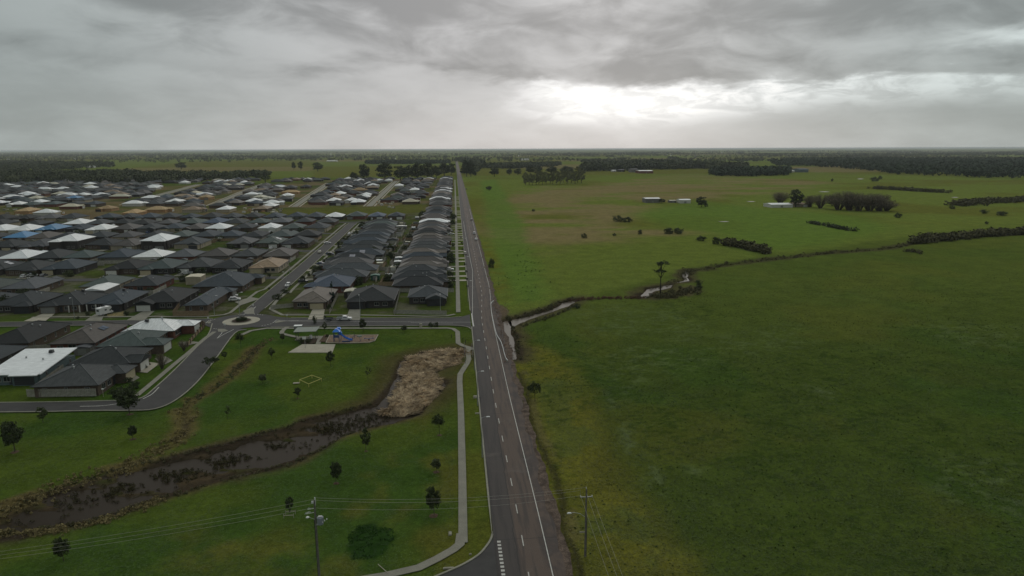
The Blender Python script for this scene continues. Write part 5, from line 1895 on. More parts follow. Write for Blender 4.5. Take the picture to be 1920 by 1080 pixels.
scatter('bank_scrub', along(G([(1222, 556), (1250, 556), (1275, 549), (1300, 541)]), 100, 2.4, rng), 'brown scrub mound on the stream bank under the lone gum', twig_dark, 1.5, 34, 0.3, 8)
scatter('bank_scrub', np.concatenate([along(offset(G([(956, 598), (992, 590), (1030, 580), (1050, 568), (1073, 561), (1086, 561)]), 1.2), 90, 0.7, rng),
                                      along(offset(G([(975, 611), (1000, 602), (1030, 592), (1062, 580), (1080, 570)]), -1.0), 70, 0.6, rng)]),
        'dark grassy scrub on both banks of the stream', twig_dark, 0.9, 26, 0.32, 9)
# tussocks and dark rushes along and inside the left creek
cp = []
while len(cp) < 1300:
    p = along(G([(40, 968), (150, 937), (260, 908), (360, 884), (450, 862), (540, 834), (620, 805), (700, 783)], WATER_Z), 1, 2.2, rng)[0]
    cp.append(p)
cp = np.array(cp)
keep = fbm(cp[:, 0] * 0.45 - cp[:, 1] * 0.25, cp[:, 1] * 1.3 + cp[:, 0] * 0.6, 5, 3, 60) + RNG.uniform(-.10, .10, len(cp)) > 0.39
scatter('creek_rushes', cp[keep], 'dark rushes standing in the brown creek', mat('rushes_brown', (0.056, 0.050, 0.024), 0.9, 0.4, 0.8, 0.05), 0.6, 30, 0.26, 10)
bank_lo = G([(-20, 1006), (150, 988), (250, 958), (300, 941), (430, 905), (560, 871), (645, 818), (700, 802)], WATER_Z)
bank_hi = G([(-20, 972), (130, 910), (230, 883), (330, 861), (430, 836), (520, 810), (600, 785), (700, 760)], WATER_Z)
scatter('bank_grass', np.concatenate([along(bank_hi, 260, 0.5, rng), along(bank_lo, 300, 0.5, rng)]), 'rough dark grass along the creek edges', twig_dark, 0.5, 20, 0.34, 11)
scatter('bank_dry_grass', np.concatenate([along(G([(10, 1000), (100, 1000), (200, 978), (300, 940)], -0.4), 260, 0.7, rng), along(GULLY[8:], 420, 1.5, rng), along(GULLY[:8], 260, 1.0, rng)]),
        'straw coloured dry grass along the gully and lower creek bank', dry_grass, 0.55, 24, 0.35, 12)
gl = along(GULLY[:7], 110, 0.9, rng)
scatter('gully_rushes', gl[fbm(gl[:, 0], gl[:, 1], 7, 3, 61) > 0.45], 'dark green rushes in the gully crossing the park', leaf_mid, 0.6, 20, 0.32, 13)
scatter('bank_scrub', np.concatenate([along(G([(962, 612), (969, 640), (973, 678)]), 40, 0.4, rng)]), 'dark weeds round the pool below the guard rail', twig_dark, 0.7, 24, 0.32, 14)
scatter('bank_scrub', along(G([(1078, 562), (1120, 559.5), (1160, 559), (1200, 558)]), 170, 1.2, rng), 'reddish brown rushes hiding the stream between its two bright reaches', mat('rushes_red', (0.135, 0.085, 0.055), 0.9, 0.35, 0.8, 0.05), 0.9, 26, 0.3, 19)
scatter('bank_scrub', along(G([(1216, 540), (1255, 532), (1280, 520), (1283, 509)]), 60, 1.3, rng), 'low scrub above the wide reach of the stream', twig_dark, 0.9, 24, 0.3, 20)
scatter('pool_weeds', along(G([(950, 636), (957, 660), (963, 679)], WATER_Z), 34, 0.55, rng), 'straw weeds and stones choking the lower pool', dry_grass, 0.32, 20, 0.34, 22)
sp_ = along(SPOIL[:4], 30, 0.9, rng)
scatter('dry_weeds', np.concatenate([sp_, along(G([(928, 572), (935, 600), (940, 625), (947, 655), (953, 678)]), 150, 0.5, rng)]), 'reddish brown dead weeds on the bank behind the guard rail', mat('dead_weeds', (0.22, 0.145, 0.105), 0.95, 0.35, 1.2, 0.05), 0.38, 22, 0.32, 15)
ds = along(DITCH, 110, 0.4, rng)
scatter('ditch_grass', ds, 'rough grass along the roadside ditch', dry_grass, 0.28, 14, 0.36, 16)
rs = along(G([(975, 470), (1000, 520), (985, 545), (940, 520)]), 130, 5, rng)
scatter('roadside_weeds', rs[fbm(rs[:, 0], rs[:, 1], 9, 3, 62) > 0.47], 'bright green weeds beside the far stretch of road', mat('weeds_green', (0.150, 0.215, 0.050), 0.8, 0.3, 0.8, 0.05), 0.7, 18, 0.45, 17, flat=0.55)

# low clover clump, darker than the turf
qq = np.column_stack([rng.uniform(min(p[0] for p in LUSH_SPOT), max(p[0] for p in LUSH_SPOT), 2400), rng.uniform(min(p[1] for p in LUSH_SPOT), max(p[1] for p in LUSH_SPOT), 2400)])
qq = qq[fbm(qq[:, 0], qq[:, 1], 1.3, 3, 6) > 0.48]
qq = qq[sdist(LUSH_SPOT, qq[:, 0] + (fbm(qq[:, 0], qq[:, 1], 2, 2, 3) - .5) * 2.4, qq[:, 1], 5) < 0.1]
scatter('clover_patch', qq, 'thick dark green clover patch on the lawn beside the footpath', mat('clover', (0.036, 0.080, 0.019), 0.85, 0.3, 1.5, 0.05, fine=6), 0.11, 9, 0.9, 21, flat=0.5)
# reed bed: thousands of flattened dead reeds, lying in swirls
rng = np.random.default_rng(17)
bx0, bx1 = min(p[0] for p in REEDS), max(p[0] for p in REEDS)
by0, by1 = min(p[1] for p in REEDS), max(p[1] for p in REEDS)
q = np.column_stack([rng.uniform(bx0, bx1, 90000), rng.uniform(by0, by1, 90000)])
dd = sdist(REEDS, q[:, 0] + (fbm(q[:, 0], q[:, 1], 3, 3, 5) - .5) * 1.6, q[:, 1], 5)
q = q[(dd < -0.1) & (fbm(q[:, 0], q[:, 1], 4.5, 4, 8) > 0.345)][:40000]
m_ = len(q)
ang = fbm(q[:, 0], q[:, 1], 7, 3, 31) * 14 + rng.normal(0, 0.45, m_)
tilt = 0.85 + 0.75 * fbm(q[:, 0], q[:, 1], 6, 3, 35) + rng.normal(0, 0.14, m_)
ln = rng.uniform(1.2, 2.3, m_)
d = np.column_stack([np.sin(tilt) * np.cos(ang), np.sin(tilt) * np.sin(ang), np.cos(tilt)])
b = np.column_stack([q, WATER_Z - 0.1 + rng.uniform(0, 0.35, m_)])
w = np.cross(d, rng.normal(size=(m_, 3)))
w /= np.linalg.norm(w, axis=1, keepdims=True)
w *= rng.uniform(0.05, 0.10, m_)[:, None]
mid = b + d * (ln * 0.55)[:, None]
tip = b + d * ln[:, None] + np.column_stack([d[:, 0], d[:, 1], -0.5 * np.ones(m_)]) * 0.35
V = np.stack([b - w * 0.6, b + w * 0.6, mid + w, tip + w * .3, tip - w * .3, mid - w], 1).reshape(-1, 3)
i6 = np.arange(m_)[:, None] * 6
Q = np.concatenate([i6 + np.array([[0, 1, 2, 5]]), i6 + np.array([[5, 2, 3, 4]])])
o = link('reed_bed', big_mesh('reed_bed', V, Q, reedm))
tag(o, 'bed of flattened tan dead reeds filling the bend of the creek', kind='stuff')

# grass tufts: real relief on the near turf and paddock, the same colour as the turf they stand in
N_T = 170000
yy = 74 + (rng.uniform(0, 1, N_T) ** 1.7) * 330
xx = rng.uniform(-0.80, 0.86, N_T) * (yy + 12) + 0.08 * yy
tuft_free = np.ones(N_T, bool)
tuft_free &= ~((xx > 4.5) & (xx < 16.2)) & ~((xx > -1.2) & (xx < 1.5)) & ~((xx < 5) & (yy > 225))
tuft_free &= ~((xx > 1) & (xx < 5) & (yy < 205))
for p in (CREEK, POOL, STREAM):
    tuft_free &= sdist(p, xx, yy, 5) > 0.2
tuft_free &= ~((sdist(CE + CW[::-1], xx, yy, 5) < 0.6) | (sdist([(-140, 168), (-76, 168), (-86, 240), (-140, 240)], xx, yy, 2) < 0) | (xx < -69) & (yy > 158))
pad_poly = G([(536, 664), (622, 664), (640, 645), (712, 645), (714, 622), (556, 612)])
tuft_free &= sdist(pad_poly, xx, yy, 3) > 0.3
tuft_free &= ldist(G([(560, 1130), (640, 1092), (720, 1079), (785, 1064), (820, 1047), (850, 1030), (862, 1020), (864.5, 1000)]), xx, yy) > 1.2
tuft_free &= ~((yy < 101) & (xx > -14) & (xx < 5) & (sdist([(4.95, 98), (4.95, 60), (KERB_R[-1][0], 60)] + KERB_R[::-1], xx, yy, 5) < 0.3))
tuft_free &= (fbm(xx, yy, 9, 4, 73) + rng.uniform(-.25, .25, N_T)) > 0.42
tuft_free &= rng.uniform(0, 1, N_T) > sstep(yy, 260, 400)
xx, yy = xx[tuft_free], yy[tuft_free]
tn = ground_tone(xx, yy) * rng.uniform(0.92, 1.28, len(xx))[:, None]
hz_ = rng.uniform(0.05, 0.13, len(xx)) * np.where(xx > 16, 1.3, 0.8)
gz = ground_z(xx, yy)
k_ = 3
a_ = rng.uniform(0, 6.28, (len(xx), k_))
sp = rng.uniform(0.06, 0.14, (len(xx), k_))
ln_ = rng.uniform(0.18, 0.42, (len(xx), k_))
bx_ = xx[:, None] + rng.normal(0, 0.14, (len(xx), k_))
by_ = yy[:, None] + rng.normal(0, 0.14, (len(xx), k_))
zr = np.repeat((gz + 0.0)[:, None], k_, 1)
b0 = np.stack([bx_ - np.cos(a_) * sp, by_ - np.sin(a_) * sp, zr], -1)
b1_ = np.stack([bx_ + np.cos(a_) * sp, by_ + np.sin(a_) * sp, zr], -1)
tp = np.stack([bx_ - np.sin(a_) * ln_, by_ + np.cos(a_) * ln_, zr + hz_[:, None]], -1)
V = np.stack([b0, b1_, tp], 2).reshape(-1, 3)
T3 = np.arange(len(V)).reshape(-1, 3)
tuft_m = attr_mat('tuft_grass', 0.85, (0.4,), 0.10, 0.15, 0)
o = link('grass_tufts', big_mesh('grass_tufts', V, T3, tuft_m, np.repeat(tn, 3 * k_, axis=0)))
tag(o, 'short uneven grass tufts over the near park and paddock', kind='stuff')


# tussocks and docks scattered over the near paddock
qx = np.column_stack([rng.uniform(18, 260, 16000), 76 + rng.uniform(0, 1, 16000) ** 1.4 * 260])
qx = qx[(fbm(qx[:, 0], qx[:, 1], 26, 3, 83) + rng.uniform(-.12, .12, len(qx)) > 0.53) & (qx[:, 0] < 0.86 * qx[:, 1] + 20)]
qx = qx[(qx[:, 1] < 232 + (qx[:, 0] - 18) * 0.9)]
for nm, sel, col, lab, sd in (('paddock_tussocks', qx[::2], (0.040, 0.064, 0.017), 'dark rank tussocks scattered over the near paddock', 23), ('paddock_weeds', qx[1::3], (0.105, 0.130, 0.050), 'pale flowering weeds scattered over the near paddock', 24)):
    scatter(nm, sel, lab, mat(nm, col, 0.9, 0.3, 0.5, 0.0), 0.24, 9, 0.55, sd, flat=0.5)


# woods that read as one mass
def wood(name, polys, label, spacing, h, m, seed, leaf=0.26, n=34, cover=1.0):
    rng = np.random.default_rng(seed)
    C, Hh = [], []
    for px in polys:
        P = G(px)
        a = np.array(P)
        area = abs(sum(a[i, 0] * a[(i + 1) % len(a), 1] - a[(i + 1) % len(a), 0] * a[i, 1] for i in range(len(a)))) / 2
        box = (a[:, 0].max() - a[:, 0].min()) * (a[:, 1].max() - a[:, 1].min())
        want = int(min(2600, area / spacing ** 2) * cover)
        k = int(want * box / max(area, 1) * 1.15) + 20
        k = min(k, 60000)
        x, y = rng.uniform(a[:, 0].min(), a[:, 0].max(), k), rng.uniform(a[:, 1].min(), a[:, 1].max(), k)
        ins = (sdist(P, x + (fbm(x, y, 60, 3, seed) - .5) * 30, y, 1) < 0) & ((fbm(x, y, 160, 3, seed + 1) > 0.5 - 0.5 * cover) if cover < 1 else True)
        x, y = x[ins][:want], y[ins][:want]
        hh = h * rng.uniform(0.7, 1.2, len(x)) * (0.8 + 0.4 * fbm(x, y, 120, 2, seed + 2))
        C.append(np.column_stack([x, y, hh * 0.52]))
        Hh.append(hh)
    C, Hh = np.concatenate(C), np.concatenate(Hh)
    V, Q = leaf_quads(C, Hh * 0.50, n, Hh * leaf, rng, 0.95, 0.9)
    o = link(name, big_mesh(name, V, Q, m))
    print(name, len(C))
    return tag(o, label, kind='stuff')


wood('woodland', [[(-60, 349), (120, 344), (230, 346), (330, 343), (420, 338), (505, 333), (505, 328), (350, 329), (220, 327), (100, 326), (-60, 323)]],
     'dark mixed wood along the left back edge of the estate', 13, 13, leaf_far, 5, n=40, cover=0.8)
wood('woodland', [[(-60, 323), (60, 323), (212, 314), (212, 307), (-60, 303)]], 'dark wood at the left beyond the first wood', 17, 13, leaf_far, 6, cover=0.6)
wood('woodland', [[(-60, 305), (200, 306), (330, 306), (430, 305), (500, 302), (620, 301), (850, 301), (850, 294), (400, 292), (-60, 293)]], 'far left belt of woods below the horizon', 24, 14, leaf_far, 7, cover=0.42, n=26)
wood('tree_belt', [[(683, 308), (790, 308), (845, 307), (845, 304.5), (690, 304.5)]], 'straight dark tree belt in the far left fields', 13, 14, leaf_far2, 8)
wood('tree_belt', [[(862, 326), (893, 330), (893, 314), (868, 306), (855, 300), (868, 300), (905, 306), (905, 311), (900, 318)]], 'dark trees crowding the far road', 14, 17, leaf_far, 9)
wood('tree_belt', [[(905, 316), (960, 317), (1005, 315), (1050, 311), (1050, 308), (905, 310)]], 'dark tree row across the fields right of the road', 14, 13, leaf_far, 10)
wood('woodland', [[(1088, 322), (1150, 321), (1226, 318), (1310, 317), (1326, 313), (1230, 307), (1100, 309)]], 'tall dark wood behind the far farm sheds', 14, 18, leaf_far, 11, n=40)
wood('woodland', [[(1334, 330), (1400, 331), (1478, 329), (1480, 323), (1340, 323)]], 'dense dark copse in the right far fields', 11, 15, leaf_far2, 12, n=40)
wood('woodland', [[(1230, 316), (1290, 316), (1400, 320), (1400, 313), (1240, 309)]], 'dark wood left of the dense copse', 14, 17, leaf_far, 16, n=36)
wood('plantation', [[(1448, 311), (1530, 313), (1590, 317), (1680, 327), (1760, 331), (1850, 334), (1990, 340), (1990, 306), (1700, 301), (1500, 301), (1448, 306)]],
     'broad dark plantation forest on the right', 15, 17, leaf_far2, 13, n=36)
def belts(name, label, x0, x1, y0, y1, count, seed, h=16):
    """lines and strips of trees between paddocks, far off: mostly along the paddock edges"""
    rng = np.random.default_rng(seed)
    C, Hh = [], []
    for k in range(count):
        cx, cy = g(rng.uniform(x0, x1), y0 + (y1 - y0) * rng.uniform(0, 1) ** 1.3)
        L_ = rng.uniform(200, 1400) * (0.6 + cy / 6000)
        th = rng.uniform(5, 40) * (1 + cy / 5000)
        an = rng.normal(0.08, 0.12) if rng.uniform() < 0.8 else rng.uniform(0.6, 1.4)
        n_ = int(min(260, L_ / (9 + cy / 900)))
        t = rng.uniform(-0.5, 0.5, n_) * L_
        o_ = rng.uniform(-0.5, 0.5, n_) * th
        gap = fbm(t + k * 1000, o_, 120, 2, seed) > 0.30
        x, y = cx + t * math.cos(an) - o_ * math.sin(an), cy + t * math.sin(an) + o_ * math.cos(an)
        hh = h * rng.uniform(0.6, 1.2, n_) * rng.uniform(0.6, 1.1)
        x, y, hh = x[gap], y[gap], hh[gap]
        C.append(np.column_stack([x, y, hh * 0.5]))
        Hh.append(hh)
    C, Hh = np.concatenate(C), np.concatenate(Hh)
    V, Q = leaf_quads(C, Hh * 0.55, 20, Hh * 0.34, rng, 0.9, 0.5)
    o = link(name, big_mesh(name, V, Q, leaf_far))
    print(name, len(C))
    return tag(o, label, kind='stuff')


belts('tree_belt', 'tree lines between the far paddocks right of the road', 895, 1990, 303, 291, 46, 14, 14)
belts('tree_belt', 'tree lines between the far paddocks left of the road', -60, 860, 301, 290, 34, 18, 14)
belts('horizon_trees', 'hazy lines of trees on the horizon', -100, 2020, 291, 282.8, 150, 15, 15)
# ------------------------------------------------------------------ vehicles
CARP = {k: mat('car_' + k, c, 0.28, 0.03, 1, 0.5) for k, c in (('white', (0.62, 0.62, 0.61)), ('silver', (0.30, 0.31, 0.32)), ('dark', (0.022, 0.023, 0.026)),
                                                           ('cream', (0.46, 0.44, 0.36)), ('grey', (0.11, 0.115, 0.12)), ('blue', (0.03, 0.06, 0.14)))}
lampm = mat('headlamp', (0.5, 0.5, 0.48), 0.2, 0.05, 1, 0.6)
tailm = mat('tail_lamp', (0.20, 0.015, 0.012), 0.3, 0.05, 1, 0.5)
whl = MB()
whl.lathe([(0.20, -0.11), (0.33, -0.11), (0.345, -0.06), (0.345, 0.06), (0.33, 0.11), (0.20, 0.11)], n=14, axis='y')
tyre_me = whl.mesh('tyre', rubber, True)
rim_me = MB().lathe([(0.05, -0.115), (0.21, -0.115), (0.21, 0.115), (0.05, 0.115)], n=10, axis='y').mesh('rim', grey_metal)


def car_body(prof, half, roofhalf, zwaist):
    """closed body from a side profile (x, z); the cabin narrows above the waist"""
    mb = MB()
    n = len(prof)
    hw = lambda z: half if z <= zwaist else half - (half - roofhalf) * min(1, (z - zwaist) / 0.55)
    nose = lambda x: 0.90 if abs(x) > 1.9 else 1.0
    V = [(x, -hw(z) * nose(x), z) for x, z in prof] + [(x, hw(z) * nose(x), z) for x, z in prof]
    tri = tessellate_polygon([[Vector((p[0], p[1], 0)) for p in prof]])
    F = []
    for a, b, c in tri:
        cr = (prof[b][0] - prof[a][0]) * (prof[c][1] - prof[a][1]) - (prof[b][1] - prof[a][1]) * (prof[c][0] - prof[a][0])
        if cr < 0:
            b, c = c, b
        F += [(a, b, c), (c + n, b + n, a + n)]
    for i in range(n):
        j = (i + 1) % n
        F.append((i, i + n, j + n, j))
    return mb.add(V, F)


def glass_piece(p, q, wa, wb, out):
    """window between two profile points across the width"""
    return MB().add([(p[0] + out, -wa, p[1]), (p[0] + out, wa, p[1]), (q[0] + out, wb, q[1]), (q[0] + out, -wb, q[1]),
                     (p[0] - out, -wa, p[1]), (p[0] - out, wa, p[1]), (q[0] - out, wb, q[1]), (q[0] - out, -wb, q[1])],
                    [(0, 1, 2, 3), (7, 6, 5, 4), (0, 4, 5, 1), (1, 5, 6, 2), (2, 6, 7, 3), (3, 7, 4, 0)])


CARS = {}


def car_kind(kind):
    if kind in CARS:
        return CARS[kind]
    if kind == 'ute':
        prof = [(-2.6, 0.35), (2.5, 0.35), (2.62, 0.62), (2.5, 0.95), (1.35, 1.08), (0.72, 1.62), (-0.45, 1.66), (-0.62, 1.10), (-0.66, 0.72), (-2.6, 0.72)]
        cab = (0.95, 0.92, 1.30, 1.10), (-0.5, -0.58)
    elif kind == 'suv':
        prof = [(-2.25, 0.35), (2.25, 0.35), (2.36, 0.60), (2.25, 0.92), (1.15, 1.06), (0.45, 1.60), (-1.55, 1.66), (-2.15, 1.15), (-2.3, 0.75)]
    else:
        prof = [(-2.2, 0.30), (2.15, 0.30), (2.26, 0.52), (2.1, 0.82), (1.05, 0.94), (0.25, 1.40), (-1.0, 1.42), (-1.75, 1.00), (-2.22, 0.92), (-2.3, 0.6)]
    body = car_body(prof, 0.90, 0.66, 0.98)
    if kind == 'ute':
        wind = ((1.30, 1.12), (0.76, 1.59))
        rear = ((-0.46, 1.60), (-0.60, 1.16))
        sides = [(1.15, 0.70, -0.30, -0.38)]
    elif kind == 'suv':
        wind = ((1.10, 1.10), (0.49, 1.57))
        rear = ((-1.60, 1.61), (-2.08, 1.22))
        sides = [(0.98, 0.42, -0.50, -0.50), (-0.60, -0.60, -1.48, -1.80)]
    else:
        wind = ((1.00, 0.97), (0.30, 1.37))
        rear = ((-1.05, 1.39), (-1.66, 1.05))
        sides = [(0.85, 0.25, -0.38, -0.40), (-0.48, -0.48, -1.00, -1.35)]
    zt, zb = (1.56, 1.06) if kind != 'sedan' else (1.34, 0.98)
    out = [('body', body.mesh('body', CARP['white']), None)]
    out.append(('windscreen', glass_piece(wind[0], wind[1], 0.80, 0.64, 0.025).mesh('windscreen', glass_dark), None))
    out.append(('rear_window', glass_piece(rear[1], rear[0], 0.76, 0.62, 0.025).mesh('rear_window', glass_dark), None))
    for sgn in (-1, 1):
        for xb, xa, xc, xd in sides:
            yb, yt = sgn * (0.90 - (0.24) * min(1, max(0, (zb - 0.98) / 0.55)) + 0.012), sgn * (0.90 - 0.24 * min(1, (zt - 0.98) / 0.55) + 0.012)
            m_ = MB().add([(xb, yb, zb), (xa, yt, zt), (xc, yt, zt), (xd, yb, zb), (xb, yb - sgn * .03, zb), (xa, yt - sgn * .03, zt), (xc, yt - sgn * .03, zt), (xd, yb - sgn * .03, zb)],
                          [(0, 1, 2, 3), (7, 6, 5, 4), (0, 4, 5, 1), (1, 5, 6, 2), (2, 6, 7, 3), (3, 7, 4, 0)])
            out.append(('side_window', m_.mesh('side_window', glass_dark), None))
    fx, rx = prof[2][0] - 0.10, -2.24 if kind != 'ute' else -2.6
    lamp = MB().box((0, 0, 0), (0.12, 0.34, 0.16)).mesh('headlight', lampm)
    tl = MB().box((0, 0, 0), (0.08, 0.22, 0.22)).mesh('tail_light', tailm)
    for sgn in (-1, 1):
        out.append(('headlight', lamp, (fx, sgn * 0.60, 0.72)))
        out.append(('tail_light', tl, (rx, sgn * 0.68, 0.62 if kind == 'ute' else 0.82)))
    wb = (1.45, -1.45) if kind != 'ute' else (1.65, -1.45)
    for xw in wb:
        for sgn in (-1, 1):
            out.append(('wheel', None, (xw, sgn * 0.80, 0.345)))
    if kind == 'ute':
        m_ = MB()
        m_.box((-1.66, 0, 0.80), (1.98, 1.84, 0.08)).box((-1.66, 0.90, 1.0), (1.98, 0.05, 0.32)).box((-1.66, -0.90, 1.0), (1.98, 0.05, 0.32)).box((-2.63, 0, 1.0), (0.05, 1.84, 0.32))
        m_.box((-0.70, 0, 1.25), (0.05, 1.7, 0.75))
        out.append(('tray', m_.mesh('tray', grey_metal), None))
    CARS[kind] = out
    return out


def car(kind, colr, x, y, rz, label, name, cat, group=None, z=0.04):
    t = thing(name, label, cat, (x, y, z), rz, group)
    for nm, me, loc in car_kind(kind):
        if nm == 'wheel':
            w = bpy.data.objects.new('wheel', None)
            COL.objects.link(w)
            w.parent = t
            w.location = loc
            link('tyre', tyre_me, w)
            link('rim', rim_me, w)
        else:
            o = link(nm, me, t, loc)
            if nm == 'body':
                setmat(o, CARP[colr])
    return t


NS = E90
VG = 'cars on the streets and drives'
for kind, colr, px, py, rz, label in (
        ('sedan', 'white', 893, 450, NS, 'nearest white sedan driving away on the main road'), ('suv', 'silver', 889, 439, -NS, 'silver car just beyond the nearest sedan on the main road'),
        ('sedan', 'grey', 884, 413, NS, 'grey car farther along the main road'), ('sedan', 'dark', 874, 355, NS, 'dark far car small on the main road'),
        ('suv', 'cream', 872, 477, NS, 'cream car parked at the kerb of the main road'),
        ('suv', 'white', 540, 537, -NS, 'white car driving down the side street towards the roundabout'), ('suv', 'white', 655, 440, -NS, 'white car far up the side street near its end'),
        ('sedan', 'cream', 600, 474, NS, 'cream car parked on the side street'), ('sedan', 'white', 614, 457, 0.2, 'white car parked before a house on the left of the side street'),
        ('sedan', 'white', 846, 440, 0.1, 'white car in a main road driveway, nearer of two side by side'), ('suv', 'silver', 843, 434, 0.1, 'silver car in a main road driveway, farther of two side by side'),
        ('sedan', 'white', 843, 507, 0.0, 'white car parked in the drive of a grey main road house'),
        ('suv', 'white', 440, 564, 0.25, 'white car in front of the long blue-grey roofed house, nearer of two'), ('sedan', 'white', 436, 557, 0.25, 'white car in front of the long blue-grey roofed house, farther of two'),
        ('sedan', 'white', 61, 518, 0.3, 'white car before a dark house near the left edge'), ('suv', 'dark', 568, 530, 0.2, 'dark car before the steel blue roofed house'),
        ('ute', 'white', 350, 514, math.pi, 'white utility in the yard between the court houses'),
        ('suv', 'white', 697, 412, -NS, 'white car at the end of the estate street'), ('sedan', 'white', 733, 412, -NS, 'white car at a house beyond the end street')):
    x, y = g(px, py)
    car(kind, colr, x, y, rz, label, 'parked_car' if 'park' in label or 'drive ' in label else 'car', 'car', VG)
for k, (x, y, rz, lab, colr) in enumerate(CARSPOTS):
    car(('suv', 'sedan')[k % 2], colr, x, y, rz, f'{colr} drive car, {lab}', 'parked_car', 'car', VG)
x, y = g(646, 600.5)
car('ute', 'white', x, y, -0.02, 'white utility with a grey tray parked on the short street', 'utility_truck', 'utility')
# tandem trailer behind the utility
tx, ty = x - 5.6, y + 0.1
t = thing('trailer', 'low grey tandem trailer hitched behind the white utility', 'trailer', (tx, ty, 0.04), -0.02)
MB().box((0, 0, 0.62), (3.0, 1.8, 0.10)).build('deck', grey_metal, t)
sd = MB()
for c, s in (((0, 0.9, 0.83), (3.0, 0.05, 0.34)), ((0, -0.9, 0.83), (3.0, 0.05, 0.34)), ((1.5, 0, 0.83), (0.05, 1.8, 0.34)), ((-1.5, 0, 0.83), (0.05, 1.8, 0.34))):
    sd.box(c, s)
sd.build('side', dark_metal, t)
MB().tube([(1.5, 0.5, 0.55), (2.5, 0, 0.52)], 0.05, 5).tube([(1.5, -0.5, 0.55), (2.5, 0, 0.52)], 0.05, 5).build('drawbar', dark_metal, t)
for xw in (-0.4, 0.4):
    for s in (-1, 1):
        w = bpy.data.objects.new('wheel', None)
        COL.objects.link(w)
        w.parent = t
        w.location = (xw, s * 1.0, 0.345)
        link('tyre', tyre_me, w)
        link('rim', rim_me, w)
# camper van
x, y = g(198, 589.5)
t = thing('camper_van', 'white camper van parked before the blue-grey roofed house', 'camper van', (x, y, 0.03), 1.15)
b = MB()
prof = [(-3.0, 0.45), (2.4, 0.45), (2.5, 0.75), (2.4, 1.05), (1.9, 1.25), (1.45, 1.9), (1.95, 2.15), (1.95, 2.7), (1.6, 2.95), (-2.9, 2.95), (-3.05, 2.8)]
V = [(p[0], -1.08, p[1]) for p in prof] + [(p[0], 1.08, p[1]) for p in prof]
n = len(prof)
tri = tessellate_polygon([[Vector((p[0], p[1], 0)) for p in prof]])
F = []
for a, b_, c in tri:
    cr = (prof[b_][0] - prof[a][0]) * (prof[c][1] - prof[a][1]) - (prof[b_][1] - prof[a][1]) * (prof[c][0] - prof[a][0])
    if cr < 0:
        b_, c = c, b_
    F += [(a, b_, c), (c + n, b_ + n, a + n)]
for i in range(n):
    F.append((i, i + n, (i + 1) % n + n, (i + 1) % n))
b.add(V, F).build('body', CARP['white'], t)
glass_piece((1.93, 1.26), (1.50, 1.86), 0.85, 0.85, 0.03).build('windscreen', glass_dark, t)
for s in (-1, 1):
    MB().box((1.25, s * 1.085, 1.5), (0.6, 0.03, 0.5)).build('side_window', glass_dark, t)
    MB().box((-0.6, s * 1.085, 1.95), (0.9, 0.03, 0.5)).build('side_window', glass_dark, t)
MB().box((-3.07, 0, 2.0), (0.03, 1.2, 0.6)).build('rear_window', glass_dark, t)
MB().box((-0.5, 0, 3.02), (0.9, 0.9, 0.14)).build('roof_hatch', CARP['grey'], t)
for xw in (1.6, -1.9):
    for s in (-1, 1):
        w = bpy.data.objects.new('wheel', None)
        COL.objects.link(w)
        w.parent = t
        w.location = (xw, s * 0.98, 0.345)
        link('tyre', tyre_me, w)
        link('rim', rim_me, w)


# ------------------------------------------------------------------ fences and sheds of the yards
def bay_fence(name, label, p, q, h, bay, mm, mp, gaps=0.0):
    """paling fence: posts and one panel per bay"""
    L_ = math.dist(p, q)
    n_ = max(1, round(L_ / bay))
    rz = math.atan2(q[1] - p[1], q[0] - p[0])
    t = thing(name, label, 'fence', (p[0], p[1], 0), rz)
    pan = MB()
    bl = L_ / n_
    k = max(6, int(bl / 0.16))
    for i in range(k):
        pan.box(((i + 0.5) * bl / k, 0.03 * (i % 2), h / 2 + (hash((i * 7) % 5) % 3) * 0.015), (bl / k - 0.015, 0.02, h))
    pan.box((bl / 2, 0.06, 0.35), (bl, 0.05, 0.09)).box((bl / 2, 0.06, h - 0.3), (bl, 0.05, 0.09))
    pm = pan.mesh('panel', mp)
    po = MB().box((0, 0.08, h / 2), (0.11, 0.11, h + 0.05)).mesh('post', mm)
    for i in range(n_):
        link('panel', pm, t, (i * bl, 0, 0))
    for i in range(n_ + 1):
        link('post', po, t, (i * bl, 0, 0))
    return t


bay_fence('paling_fence', 'weathered paling fence below the dark grey house at the street bend', *G([(51, 744.5), (180, 743)]), 2.0, 2.4, timber, timber)
bay_fence('paling_fence', 'newer brown paling fence on the corner left of the roundabout', *G([(325, 593), (391, 592)]), 1.9, 2.4, timber_warm, timber_warm)
bay_fence('paling_fence', 'grey paling fence in front of the gabled corner house by the main road', *G([(738, 588.5), (837, 590.5)]), 1.6, 2.4, timber, timber)
bay_fence('paling_fence', 'grey paling fence left of the taupe roofed house', *G([(508, 580), (550, 576)]), 1.6, 2.4, timber, timber)
bay_fence('paling_fence', 'white trimmed side fence between the black house and the corner house', *G([(740, 590), (750, 549)]), 1.7, 2.6, timber, timber)
bay_fence('paling_fence', 'long grey fence behind the corner house beside the near-black house', *G([(748, 548), (851, 548)]), 1.7, 2.6, timber, timber)
bay_fence('paling_fence', 'slanting timber fence between the taupe and the black roofed houses', *G([(618, 589), (634, 555)]), 1.7, 2.4, timber_warm, timber)
bay_fence('paling_fence', 'timber side fence right of the house with the bright white garage', *G([(325, 592), (340, 572)]), 1.9, 2.4, timber_warm, timber_warm)
bay_fence('paling_fence', 'timber fence beside the teal walled house', *G([(76, 728), (134, 684)]), 1.9, 2.4, timber, timber)
bay_fence('paling_fence', 'low fence between the two nearest charcoal houses', *G([(150, 686), (236, 692)]), 1.7, 2.4, timber, timber)
